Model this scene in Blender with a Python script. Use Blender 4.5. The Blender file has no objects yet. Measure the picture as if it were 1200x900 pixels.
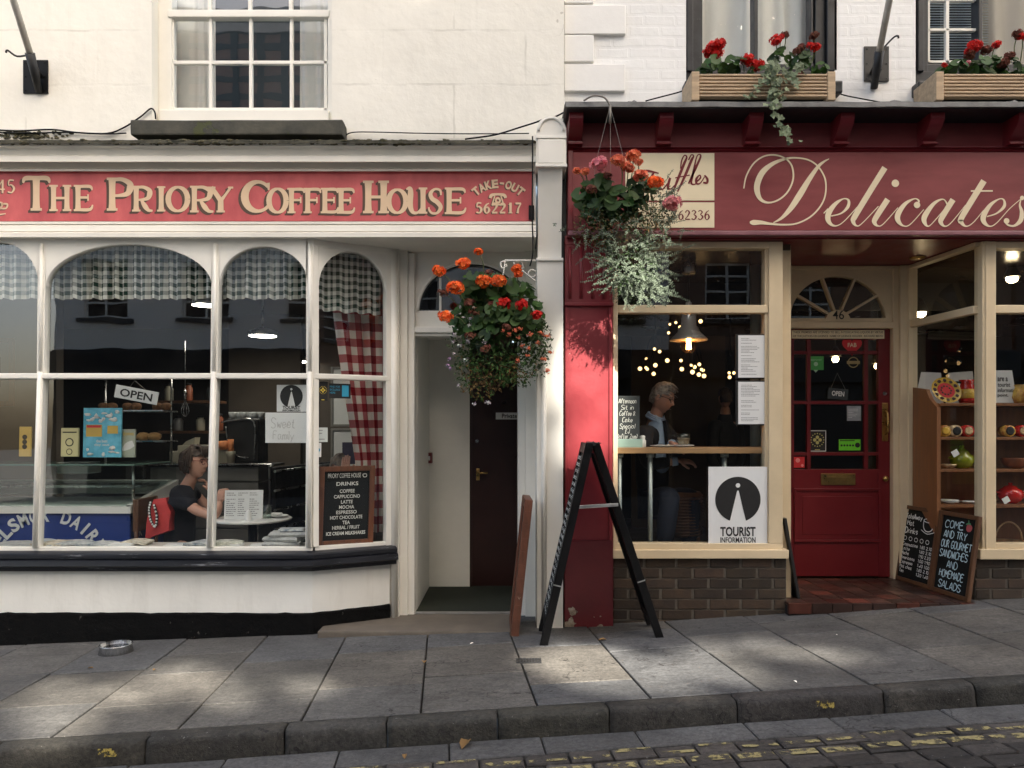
import bpy, bmesh, math, random
from mathutils import Vector, Matrix, noise
random.seed(7)
R = math.radians
SC = bpy.context.scene
COL = SC.collection
# ---------------------------------------------------------------- camera
CD, CZ, FP = 5.5, 1.406, 900.0          # metres to the facade, eye height, focal length in photo pixels
cam_d = bpy.data.cameras.new('camera'); cam_d.sensor_width = 36; cam_d.lens = 27
cam_d.shift_y = 55/1200; cam_d.clip_end = 500; cam_d.clip_start = .05
cam = bpy.data.objects.new('camera', cam_d); COL.objects.link(cam)
cam.location = (0, -CD, CZ); cam.rotation_euler = (R(90), 0, 0)
SC.camera = cam
# ---------------------------------------------------------------- sky, sun, exposure
SUN = Vector((.28, -.68, .66)).normalized()          # direction to the sun
w = bpy.data.worlds.new('World'); SC.world = w; w.use_nodes = True
nt = w.node_tree; nt.nodes.clear()
sky = nt.nodes.new('ShaderNodeTexSky'); sky.sky_type = 'NISHITA'; sky.sun_disc = False
sky.sun_elevation = math.asin(SUN.z); sky.sun_rotation = math.atan2(SUN.x, SUN.y)
sky.air_density = .8; sky.dust_density = 4.0; sky.ozone_density = .3
wm = nt.nodes.new('ShaderNodeMix'); wm.data_type = 'RGBA'; wm.blend_type = 'MULTIPLY'; wm.inputs[0].default_value = 1
wm.inputs[7].default_value = (1.0, .965, .865, 1)
bg = nt.nodes.new('ShaderNodeBackground'); bg.inputs[1].default_value = .14
wo = nt.nodes.new('ShaderNodeOutputWorld')
nt.links.new(sky.outputs[0], wm.inputs[6]); nt.links.new(wm.outputs[2], bg.inputs[0]); nt.links.new(bg.outputs[0], wo.inputs[0])
sd = bpy.data.lights.new('sun', 'SUN'); sd.energy = 4.4; sd.angle = R(.75); sd.color = (1, .94, .84)
so = bpy.data.objects.new('sun', sd); COL.objects.link(so)
so.rotation_euler = SUN.to_track_quat('Z', 'Y').to_euler(); so.location = (8, -12, 14)
SC.view_settings.view_transform = 'Standard'; SC.view_settings.look = 'None'
SC.view_settings.gamma = 1; SC.view_settings.exposure = 2.2
SC.view_settings.use_curve_mapping = False
SC.cycles.max_bounces = 10; SC.cycles.transparent_max_bounces = 24
SC.cycles.diffuse_bounces = 5; SC.cycles.glossy_bounces = 4
SC.cycles.use_denoising = True
SC.cycles.sample_clamp_indirect = 6
# ---------------------------------------------------------------- helpers
def XP(px, Y): return (px-600)/FP*(CD+Y)
def ZP(py, Y): return CZ+(505-py)/FP*(CD+Y)
def P(px, py, Y): return Vector((XP(px, Y), Y, ZP(py, Y)))
WL = {}
def tag(o, label=None, cat=None, group=None, kind=None, category=None):
    cat = cat or category
    if label: o['label'] = label
    if cat: o['category'] = cat
    if group: o['group'] = group
    if kind: o['kind'] = kind
    return o
def thing(name, loc, label, cat, group=None, rz=0):
    o = bpy.data.objects.new(name, None); COL.objects.link(o); o.location = loc; o.rotation_euler.z = rz
    o.empty_display_size = .1
    WL[o] = Vector(loc); return tag(o, label, cat, group)
def kids(o): return [c for c in COL.objects if c.parent is o]
def copy_tree(o, parent=None):
    c = o.copy(); COL.objects.link(c)
    if parent: c.parent = parent
    for ch in kids(o): copy_tree(ch, c)
    return c
def cr(pts, n=6, closed=False):
    """smooth curve through points of any dimension"""
    pts = [tuple(p) for p in pts]; L = len(pts); out = []
    if L < 3: return pts
    for i in range(L if closed else L-1):
        if closed: a, b, c, d = pts[i-1], pts[i], pts[(i+1) % L], pts[(i+2) % L]
        else: a, b, c, d = pts[max(i-1, 0)], pts[i], pts[i+1], pts[min(i+2, L-1)]
        for k in range(n):
            t = k/n
            out.append(tuple(.5*((2*q)+(-p+r)*t+(2*p-5*q+4*r-s)*t*t+(-p+3*q-3*r+s)*t**3) for p, q, r, s in zip(a, b, c, d)))
    if not closed: out.append(pts[-1])
    return out
def frame(o, u, v=(0, 0, 1)):
    """local (x along u, y away from the viewer, z along v) -> world"""
    o, u, v = Vector(o), Vector(u).normalized(), Vector(v).normalized()
    n = v.cross(u).normalized()
    return lambda p: o+u*p[0]+n*p[1]+v*p[2]
_tx = {}
def text_geo(s, bold=0., space=1.):
    k = (s, bold, space)
    if k not in _tx:
        c = bpy.data.curves.new('txt', 'FONT'); c.body = s; c.offset = bold; c.resolution_u = 3; c.space_character = space
        o = bpy.data.objects.new('txt', c); COL.objects.link(o)
        me = bpy.data.meshes.new_from_object(o.evaluated_get(bpy.context.evaluated_depsgraph_get()))
        vs = [(v.co.x, v.co.y) for v in me.vertices]; fs = [tuple(p.vertices) for p in me.polygons]
        bpy.data.objects.remove(o); bpy.data.curves.remove(c); bpy.data.meshes.remove(me)
        _tx[k] = (vs, fs)
    return _tx[k]
class MB:
    def __init__(s, T=None):
        s.bm = bmesh.new(); s.T = T; s.cl = s.bm.loops.layers.float_color.new('Col'); s.c = (1, 1, 1, 1); s.mi = 0; s.sm = False
    def v(s, p):
        p = s.T(p) if s.T else p
        return s.bm.verts.new(p)
    def f(s, vs, sm=None, cols=None):
        try: f = s.bm.faces.new(vs)
        except ValueError: return None
        f.material_index = s.mi; f.smooth = s.sm if sm is None else sm
        for i, l in enumerate(f.loops): l[s.cl] = cols[i] if cols else s.c
        return f
    def face(s, pts, sm=None, cols=None): return s.f([s.v(p) for p in pts], sm, cols)
    def add(s, bm):
        mp = {v: s.v(v.co) for v in bm.verts}
        for f in bm.faces: s.f([mp[v] for v in f.verts], f.smooth)
        bm.free()
    def box(s, x0, x1, y0, y1, z0, z1, b=0.):
        t = bmesh.new()
        if x0 > x1: x0, x1 = x1, x0
        if y0 > y1: y0, y1 = y1, y0
        if z0 > z1: z0, z1 = z1, z0
        vs = [t.verts.new((x, y, z)) for x in (x0, x1) for y in (y0, y1) for z in (z0, z1)]
        for q in ((0, 1, 3, 2), (4, 6, 7, 5), (0, 4, 5, 1), (2, 3, 7, 6), (0, 2, 6, 4), (1, 5, 7, 3)): t.faces.new([vs[i] for i in q])
        if b:
            b = min(b, (x1-x0)*.4, (y1-y0)*.4, (z1-z0)*.4)
            bmesh.ops.bevel(t, geom=t.edges[:], offset=b, segments=2, affect='EDGES', profile=.6)
        s.add(t); return s
    def prism(s, poly, y0, y1):
        """polygon in x,z pushed along y"""
        a = [s.v((x, y0, z)) for x, z in poly]; b = [s.v((x, y1, z)) for x, z in poly]; n = len(poly)
        s.f(a); s.f(b[::-1])
        for i in range(n): s.f([a[i], b[i], b[(i+1) % n], a[(i+1) % n]])
        return s
    def flat(s, poly, y): s.face([(x, y, z) for x, z in poly]); return s
    def rect(s, x0, x1, z0, z1, y): return s.flat([(x0, z0), (x1, z0), (x1, z1), (x0, z1)], y)
    def disc(s, cx, cz, r, y, n=24, rz=None):
        return s.flat([(cx+r*math.cos(2*math.pi*i/n), cz+(rz or r)*math.sin(2*math.pi*i/n)) for i in range(n)], y)
    def sweep(s, path, prof, cap=True):
        """profile of (outward offset, z) along a level path of (x,y); outward is to the right of travel"""
        path = [Vector((p[0], p[1])) for p in path]; rings = []
        for i, p in enumerate(path):
            ds = []
            if i > 0: ds.append((p-path[i-1]).normalized())
            if i < len(path)-1: ds.append((path[i+1]-p).normalized())
            ns = [Vector((d.y, -d.x)) for d in ds]
            m = sum(ns, Vector((0, 0))).normalized(); k = 1/max(.3, m.dot(ns[0])); m = m*k
            rings.append([s.v((p.x+m.x*o, p.y+m.y*o, z)) for o, z in prof])
        n = len(prof)
        for a, b in zip(rings, rings[1:]):
            for i in range(n): s.f([a[i], b[i], b[(i+1) % n], a[(i+1) % n]])
        if cap: s.f(rings[0]); s.f(rings[-1][::-1])
        return s
    def tube(s, pts, r, n=8, cap=True, sm=True):
        pts = [Vector(p[:3]) for p in pts]; L = len(pts)
        rs = [r]*L if not isinstance(r, (list, tuple)) else list(r)
        up = None; rings = []
        for i, p in enumerate(pts):
            d = (pts[min(i+1, L-1)]-pts[max(i-1, 0)])
            if d.length < 1e-9: d = Vector((0, 0, 1))
            d.normalize()
            if up is None: up = d.orthogonal().normalized()
            else:
                up = up-d*up.dot(d)
                up = up.normalized() if up.length > 1e-6 else d.orthogonal().normalized()
            w = d.cross(up)
            rings.append([s.v(p+(up*math.cos(2*math.pi*k/n)+w*math.sin(2*math.pi*k/n))*rs[i]) for k in range(n)])
        for a, b in zip(rings, rings[1:]):
            for i in range(n): s.f([a[i], a[(i+1) % n], b[(i+1) % n], b[i]], sm)
        if cap: s.f(rings[0][::-1]); s.f(rings[-1])
        return s
    def lathe(s, prof, c=(0, 0, 0), n=24, sm=True):
        rings = []
        for r, z in prof:
            rings.append([s.v((c[0]+r*math.cos(2*math.pi*k/n), c[1]+r*math.sin(2*math.pi*k/n), c[2]+z)) for k in range(n)])
        for a, b in zip(rings, rings[1:]):
            for i in range(n): s.f([a[i], a[(i+1) % n], b[(i+1) % n], b[i]], sm)
        s.f(rings[0][::-1]); s.f(rings[-1]); return s
    def ball(s, c, r, n=10, jit=0.):
        rx, ry, rz = (r, r, r) if not isinstance(r, (tuple, list)) else r
        rings = []; c = Vector(c)
        top = s.v(c+Vector((0, 0, rz))); bot = s.v(c-Vector((0, 0, rz)))
        for i in range(1, n//2+1):
            a = math.pi*i/(n//2+1)
            rings.append([s.v(c+Vector((rx*math.sin(a)*math.cos(2*math.pi*k/n), ry*math.sin(a)*math.sin(2*math.pi*k/n), rz*math.cos(a)))*(1+random.uniform(-jit, jit))) for k in range(n)])
        for i in range(n):
            s.f([top, rings[0][i], rings[0][(i+1) % n]], True); s.f([bot, rings[-1][(i+1) % n], rings[-1][i]], True)
        for a, b in zip(rings, rings[1:]):
            for i in range(n): s.f([a[i], b[i], b[(i+1) % n], a[(i+1) % n]], True)
        return s
    def stroke(s, pts, y, n=6, smooth=True):
        """painted stroke: (x,z,width) points on the plane y"""
        if smooth: pts = cr(pts, n)
        L = len(pts); prev = None
        for i, (x, z, w) in enumerate(pts):
            a, b = pts[max(i-1, 0)], pts[min(i+1, L-1)]
            dx, dz = b[0]-a[0], b[1]-a[1]; l = math.hypot(dx, dz) or 1
            nx, nz = -dz/l*w/2, dx/l*w/2
            cur = (s.v((x+nx, y, z+nz)), s.v((x-nx, y, z-nz)))
            if prev: s.f([prev[0], prev[1], cur[1], cur[0]])
            prev = cur
        return s
    def text(s, t, x, z, w, h, y=-.002, bold=0., anchor='c', space=1.):
        vs, fs = text_geo(t, bold, space)
        x0 = min(v[0] for v in vs); x1 = max(v[0] for v in vs); z0 = min(v[1] for v in vs); z1 = max(v[1] for v in vs)
        k = h/(z1-z0); kx = w/(x1-x0) if w else k
        ox = {'c': x-(x1-x0)*kx/2, 'l': x, 'r': x-(x1-x0)*kx}[anchor]
        vv = [s.v((ox+(a-x0)*kx, y, z+(b-z0)*k)) for a, b in vs]
        for f in fs: s.f([vv[i] for i in f])
        return s
    def arch(s, x0, x1, zs, za, zt, y0, y1, n=28, e=2.):
        """solid between an elliptic arch (springing zs, crown za) and a level top zt"""
        c, h = (x0+x1)/2, (x1-x0)/2; pr = None
        for i in range(n+1):
            t = -math.cos(math.pi*i/n); x = c+h*t; z = zs+(za-zs)*max(0, 1-abs(t)**e)**(1/e)
            cur = [s.v((x, y0, z)), s.v((x, y0, zt)), s.v((x, y1, zt)), s.v((x, y1, z))]
            if pr:
                for k in range(4): s.f([pr[k], cur[k], cur[(k+1) % 4], pr[(k+1) % 4]], k == 3)
            pr = cur
        return s
    def build(s, name, mat, parent=None, origin=None, **kw):
        bm = s.bm
        bmesh.ops.recalc_face_normals(bm, faces=bm.faces[:])
        if origin is None:
            xs = [v.co for v in bm.verts]
            lo = Vector((min(c[i] for c in xs) for i in range(3))); hi = Vector((max(c[i] for c in xs) for i in range(3)))
            origin = Vector(((lo.x+hi.x)/2, (lo.y+hi.y)/2, lo.z))
        origin = Vector(origin)
        for v in bm.verts: v.co -= origin
        me = bpy.data.meshes.new(name); bm.to_mesh(me); bm.free()
        for m in (mat if isinstance(mat, (list, tuple)) else [mat]): me.materials.append(m)
        o = bpy.data.objects.new(name, me); COL.objects.link(o); WL[o] = origin
        if parent: o.parent = parent; o.location = origin-WL[parent]
        else: o.location = origin
        return tag(o, **kw)
def part(name, mat, parent, *boxes, b=.004, T=None, **kw):
    m = MB(T)
    for q in boxes: m.box(*q, b=b)
    return m.build(name, mat, parent, **kw)
# hand lettering: grid glyphs, base 2, x-height 6, cap 9
GL = {}
for ln in '''A 022942 1434|B 020929382606 2635342202|C 48391907041232 3243|D 02092947442202|E 49090242 0636|F 490902 0636|G 4839190704123243 434525|H 0902 4942 0646|I 1912|J 3933221203|K 0902 490542|L 090242|M 0209254942|N 02094249|O 190704123244473919|P 020929382606|Q 190704123244473919 2441|R 020929382606 1642|S 483919080716354443321203|T 0949 2922|U 090412324449|V 092249|W 0912273249|X 0942 4902|Y 092649 2622|Z 09490242
a 361605031222 343336 3342|b 0902 05162635332212|c 3526160503122233|d 3932 352616050312 2233|e 04343526160503122233|f 38291812 0626|g 3631201001 35261605031222|h 0902 0516263532|i 1612 1818|j 261110 2828|k 0902 360432|l 1912|m 0602 05162522 25364542|n 0602 0516263532|o 160503122233352616|p 0600 051626353322|r 0602 051626|s 352616051424332212|t 18132232 0626|u 0603122233 3632|v 062246|w 0612253246|x 0632 3602|y 0622 4610|z 06360232
0 190704122233372919|1 182922|2 081929383702 0242|3 0819293837 26353322120 3|4 39320444|5 390906263533221203|6 38291907031222333526|7 094912|8 192938261604031222332616081 9|9 35261607082938363322|. 1212|/ 0149|- 1535|& 4207182836041222 45|( 29171422|) 09171402|£ 393819131202 0242 0636|, 1211|' 1918'''.replace('\n', '|').split('|'):
    k, rest = ln[0], ln[2:]
    GL[k] = [[(int(q[i]), int(q[i+1])) for i in range(0, len(q)-1, 2)] for q in rest.split(' ') if len(q) >= 4]
def scrawl(m, t, x, z, h, w=None, y=-.002, sw=.06, anchor='l', jit=.25, slant=.08, sp=1.6):
    """chalk handwriting; h is the cap height"""
    k = h/7; adv = []
    for ch in t:
        g = GL.get(ch); adv.append((max(p[0] for q in g for p in q)-min(p[0] for q in g for p in q)+sp) if g else 3)
    W = sum(adv)-sp; kx = w/W if w else k*.85
    if anchor == 'c': x -= W*kx/2
    for ch, a in zip(t, adv):
        g = GL.get(ch)
        if g:
            x0 = min(p[0] for q in g for p in q); dz = random.uniform(-jit, jit)*.8
            for q in g:
                pts = [((p[0]-x0+random.uniform(-jit, jit)*.6), p[1]-2+dz+random.uniform(-jit, jit)*.6) for p in q]
                if len(pts) == 2 and pts[0] == pts[1] or (len(q) == 2 and q[0] == q[1]): pts = [(pts[0][0]-.3, pts[0][1]), (pts[0][0]+.4, pts[0][1])]
                m.stroke([(x+px*kx+pz*k*slant, z+pz*k, h*sw*2*random.uniform(.8, 1.2)) for px, pz in pts], y-random.uniform(0, .0006), n=4)
        x += a*kx
def skin(name, J, E, mat, parent, sub=2, smooth=True, extra=None, noise_amt=0):
    """one continuous body grown from joints J={name:(co,radius)} and bones E"""
    names = list(J); idx = {k: i for i, k in enumerate(names)}
    me = bpy.data.meshes.new(name); me.from_pydata([tuple(J[k][0]) for k in names], [(idx[a], idx[b]) for a, b in E], [])
    o = bpy.data.objects.new(name, me); COL.objects.link(o)
    sk = o.modifiers.new('s', 'SKIN'); sk.use_smooth_shade = True; sk.branch_smoothing = .4
    for i, k in enumerate(names):
        r = J[k][1]; sv = me.skin_vertices[0].data[i]
        sv.radius = (r, r) if not isinstance(r, tuple) else r
        sv.use_root = (i == 0)
    ss = o.modifiers.new('u', 'SUBSURF'); ss.levels = sub; ss.render_levels = sub
    m2 = bpy.data.meshes.new_from_object(o.evaluated_get(bpy.context.evaluated_depsgraph_get()))
    bpy.data.objects.remove(o)
    m = MB(); vs = [m.v(v.co) for v in m2.vertices]
    for p in m2.polygons: m.f([vs[i] for i in p.vertices], True)
    bpy.data.meshes.remove(m2)
    if noise_amt:
        for v in m.bm.verts: v.co += noise.noise_vector(v.co*14)*noise_amt
    if extra: extra(m)
    return m.build(name, mat, parent)
# ---------------------------------------------------------------- materials
def NT(name):
    m = bpy.data.materials.new(name); m.use_nodes = True; t = m.node_tree; t.nodes.clear()
    o = t.nodes.new('ShaderNodeOutputMaterial'); return m, t, o
def N(t, typ, **kw):
    n = t.nodes.new('ShaderNode'+typ)
    for k, v in kw.items():
        if k.startswith('i_'):
            key = k[2:]; n.inputs[int(key) if key.isdigit() else key.replace('_', ' ')].default_value = v
        else: setattr(n, k, v)
    return n
def ramp(t, src, stops, interp='LINEAR'):
    r = N(t, 'ValToRGB'); t.links.new(src, r.inputs[0]); r.color_ramp.interpolation = interp
    e = r.color_ramp.elements
    while len(e) < len(stops): e.new(.5)
    for q, (p, c) in zip(e, stops):
        q.position = p; q.color = (c, c, c, 1) if isinstance(c, (int, float)) else (*c[:3], 1)
    return r.outputs[0]
def mix(t, fac, a, b, mode='MIX'):
    n = N(t, 'Mix', data_type='RGBA', blend_type=mode)
    for i, x in ((0, fac), (6, a), (7, b)):
        if hasattr(x, 'is_linked') or isinstance(x, bpy.types.NodeSocket): t.links.new(x, n.inputs[i])
        elif i == 0: n.inputs[0].default_value = x
        else: n.inputs[i].default_value = (*x[:3], 1)
    return n.outputs[2]
def nz(t, co, scale, detail=6, rough=.6, sc=None):
    if sc:
        mp = N(t, 'Mapping'); mp.inputs['Scale'].default_value = sc; t.links.new(co, mp.inputs[0]); co = mp.outputs[0]
    n = N(t, 'TexNoise'); n.inputs['Scale'].default_value = scale; n.inputs['Detail'].default_value = detail; n.inputs['Roughness'].default_value = rough
    t.links.new(co, n.inputs['Vector']); return n.outputs[0]
def M(name, col, rough=.55, var=.18, scale=6., bump=.15, bscale=70., metal=0., col2=None, attr=False, sc=None,
      wear=None, wearamt=.38, wscale=9., wsc=None, spec=.5, emit=None, es=0., bdist=.004, alpha=None, trans=0., rvar=.12, grain=0.):
    m, t, o = NT(name); L = t.links
    co = N(t, 'TexCoord').outputs['Object']
    b = N(t, 'BsdfPrincipled'); L.new(b.outputs[0], o.inputs[0])
    n1 = nz(t, co, scale, 7, .62, sc)
    lo = [c*(1-var) for c in col]; hi = [min(1, c*(1+var)) for c in (col2 or col)]
    c = ramp(t, n1, [(.3, lo), (.7, hi)])
    if attr:
        a = N(t, 'Attribute', attribute_name='Col'); c = mix(t, 1, c, a.outputs[0], 'MULTIPLY')
    r = ramp(t, n1, [(.25, max(0, rough-rvar)), (.75, min(1, rough+rvar))])
    if wear:
        wn = nz(t, co, wscale, 9, .7, wsc); mk = ramp(t, wn, [(wearamt-.03, 1), (wearamt, 0)]); c = mix(t, mk, c, wear)
        r = mix(t, mk, r, (.85,)*3)
    L.new(c, b.inputs['Base Color']); L.new(r, b.inputs['Roughness'])
    b.inputs['Metallic'].default_value = metal; b.inputs['Specular IOR Level'].default_value = spec
    if bump:
        bn = nz(t, co, bscale, 8, .65, sc if grain else None); bp = N(t, 'Bump'); bp.inputs['Strength'].default_value = bump; bp.inputs['Distance'].default_value = bdist
        L.new(bn, bp.inputs['Height'])
        if wear:
            b2 = N(t, 'Bump', invert=True); b2.inputs['Strength'].default_value = .5; b2.inputs['Distance'].default_value = .0015
            L.new(mk, b2.inputs['Height']); L.new(bp.outputs[0], b2.inputs['Normal']); bp = b2
        L.new(bp.outputs[0], b.inputs['Normal'])
    if emit: b.inputs['Emission Color'].default_value = (*emit, 1); b.inputs['Emission Strength'].default_value = es
    if trans: b.inputs['Transmission Weight'].default_value = trans
    return m
def glassM(name, ior=1.9, tint=(.93, .95, .94), wav=.0016, rough=0., scale=1.7, dirt=0.):
    m, t, o = NT(name); L = t.links
    co = N(t, 'TexCoord').outputs['Object']
    bn = nz(t, co, scale, 2, .5); bp = N(t, 'Bump'); bp.inputs['Strength'].default_value = 1; bp.inputs['Distance'].default_value = wav; L.new(bn, bp.inputs['Height'])
    tr = N(t, 'BsdfTransparent'); tr.inputs[0].default_value = (*tint, 1)
    gl = N(t, 'BsdfGlossy'); gl.inputs['Roughness'].default_value = rough; L.new(bp.outputs[0], gl.inputs['Normal'])
    fr = N(t, 'Fresnel'); ge = N(t, 'NewGeometry'); im = N(t, 'Mix', data_type='FLOAT'); im.inputs[2].default_value = ior; im.inputs[3].default_value = 1/ior
    L.new(ge.outputs['Backfacing'], im.inputs[0]); L.new(im.outputs[0], fr.inputs[0])     # a pane reflects alike from both sides
    mx = N(t, 'MixShader'); L.new(fr.outputs[0], mx.inputs[0]); L.new(tr.outputs[0], mx.inputs[1]); L.new(gl.outputs[0], mx.inputs[2])
    out = mx.outputs[0]
    if dirt:
        d = N(t, 'BsdfDiffuse'); d.inputs[0].default_value = (.5, .48, .44, 1)
        dn = ramp(t, nz(t, co, 5, 8, .7), [(.4, 0), (.8, dirt)]); m2 = N(t, 'MixShader')
        L.new(dn, m2.inputs[0]); L.new(out, m2.inputs[1]); L.new(d.outputs[0], m2.inputs[2]); out = m2.outputs[0]
    L.new(out, o.inputs[0]); return m
def gingham(name, dark, light, n, mid=None):
    """woven checks; the sheet's own u,v is kept in its colour layer"""
    m, t, o = NT(name); L = t.links
    a = N(t, 'Attribute', attribute_name='Col'); sp = N(t, 'SeparateXYZ'); L.new(a.outputs[1], sp.inputs[0])
    ss = []
    for i in (0, 1):
        k = N(t, 'Math', operation='MULTIPLY'); k.inputs[1].default_value = n; L.new(sp.outputs[i], k.inputs[0])
        f = N(t, 'Math', operation='FRACT'); L.new(k.outputs[0], f.inputs[0])
        g = N(t, 'Math', operation='GREATER_THAN'); g.inputs[1].default_value = .5; L.new(f.outputs[0], g.inputs[0]); ss.append(g.outputs[0])
    ad = N(t, 'Math', operation='ADD'); L.new(ss[0], ad.inputs[0]); L.new(ss[1], ad.inputs[1])
    h = N(t, 'Math', operation='MULTIPLY'); h.inputs[1].default_value = .5; L.new(ad.outputs[0], h.inputs[0])
    mid = mid or tuple((p+q)/2*.9 for p, q in zip(dark, light))
    c = ramp(t, h.outputs[0], [(0, light), (.3, mid), (.8, dark)], 'CONSTANT')
    d = N(t, 'BsdfDiffuse'); L.new(c, d.inputs[0]); tl = N(t, 'BsdfTranslucent'); L.new(c, tl.inputs[0])
    mx = N(t, 'MixShader'); mx.inputs[0].default_value = .25; L.new(d.outputs[0], mx.inputs[1]); L.new(tl.outputs[0], mx.inputs[2]); L.new(mx.outputs[0], o.inputs[0]); return m
def leafM(name, col, rough=.5, tr=.3):
    m, t, o = NT(name); L = t.links
    a = N(t, 'Attribute', attribute_name='Col'); c = mix(t, 1, col, a.outputs[0], 'MULTIPLY')
    b = N(t, 'BsdfPrincipled'); L.new(c, b.inputs['Base Color']); b.inputs['Roughness'].default_value = rough; b.inputs['Specular IOR Level'].default_value = .35
    tl = N(t, 'BsdfTranslucent'); L.new(c, tl.inputs[0]); mx = N(t, 'MixShader'); mx.inputs[0].default_value = tr
    L.new(b.outputs[0], mx.inputs[1]); L.new(tl.outputs[0], mx.inputs[2]); L.new(mx.outputs[0], o.inputs[0]); return m
def emitM(name, col, s):
    m, t, o = NT(name); e = N(t, 'Emission'); e.inputs[0].default_value = (*col, 1); e.inputs[1].default_value = s; t.links.new(e.outputs[0], o.inputs[0]); return m
def cracks(t, co, scale, width, gate=.52, seed=3.):
    mp = N(t, 'Mapping'); mp.inputs['Location'].default_value = (seed, seed*2, seed*3); t.links.new(co, mp.inputs[0])
    a = ramp(t, nz(t, mp.outputs[0], scale, 5, .55), [(.5-width, 0), (.5, 1), (.5+width, 0)])
    b = ramp(t, nz(t, mp.outputs[0], scale*.6, 2, .5), [(gate, 0), (gate+.06, 1)])
    n = N(t, 'Math', operation='MULTIPLY'); t.links.new(a, n.inputs[0]); t.links.new(b, n.inputs[1]); return n.outputs[0]
def stoneM(name, lo, hi, rough, bd, crack=.55, pit=.45, sc=1.):
    """worn stone: blotches, grain, pale and dark specks, hairline cracks"""
    m, t, o = NT(name); L = t.links; co = N(t, 'TexCoord').outputs['Object']
    a = N(t, 'Attribute', attribute_name='Col')
    c = ramp(t, nz(t, co, 2.6*sc, 8, .68), [(.28, lo), (.72, hi)])
    c = mix(t, 1, c, ramp(t, nz(t, co, 48*sc, 5, .75), [(.25, .42), (.5, 1.0), (.78, 1.65)]), 'MULTIPLY')
    c = mix(t, 1, c, ramp(t, nz(t, co, 9*sc, 9, .72, (1, 2.4, 1)), [(.30, .62), (.46, 1.0), (.70, 1.18)]), 'MULTIPLY')
    c = mix(t, 1, c, a.outputs[0], 'MULTIPLY')
    c = mix(t, ramp(t, nz(t, co, 85*sc, 2, .5), [(.725, 0), (.75, .55)]), c, (.30, .29, .27))
    c = mix(t, ramp(t, nz(t, co, 60*sc, 2, .5, (1.3, 1, 1)), [(.26, .8), (.29, 0)]), c, (.012, .011, .010))
    c = mix(t, ramp(t, nz(t, co, 11*sc, 1, .3, (1, 1, 1)), [(.80, 0), (.815, .45)]), c, (.02, .02, .02))
    ck = cracks(t, co, 1.5*sc, .0035, crack); c = mix(t, ck, c, (.012, .010, .009))
    b = N(t, 'BsdfPrincipled'); L.new(c, b.inputs['Base Color']); L.new(b.outputs[0], o.inputs[0]); b.inputs['Specular IOR Level'].default_value = .4
    L.new(ramp(t, nz(t, co, 3.1*sc, 6, .6), [(.3, rough-.16), (.7, rough+.1)]), b.inputs['Roughness'])
    b1 = N(t, 'Bump'); b1.inputs['Strength'].default_value = .8; b1.inputs['Distance'].default_value = bd; L.new(nz(t, co, 16*sc, 10, .72, (1, 1.7, 1)), b1.inputs['Height'])
    b2 = N(t, 'Bump'); b2.inputs['Strength'].default_value = .7; b2.inputs['Distance'].default_value = bd*.35; L.new(nz(t, co, 80*sc, 4, .7), b2.inputs['Height']); L.new(b1.outputs[0], b2.inputs['Normal'])
    L.new(b2.outputs[0], b.inputs['Normal']); return m
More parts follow.
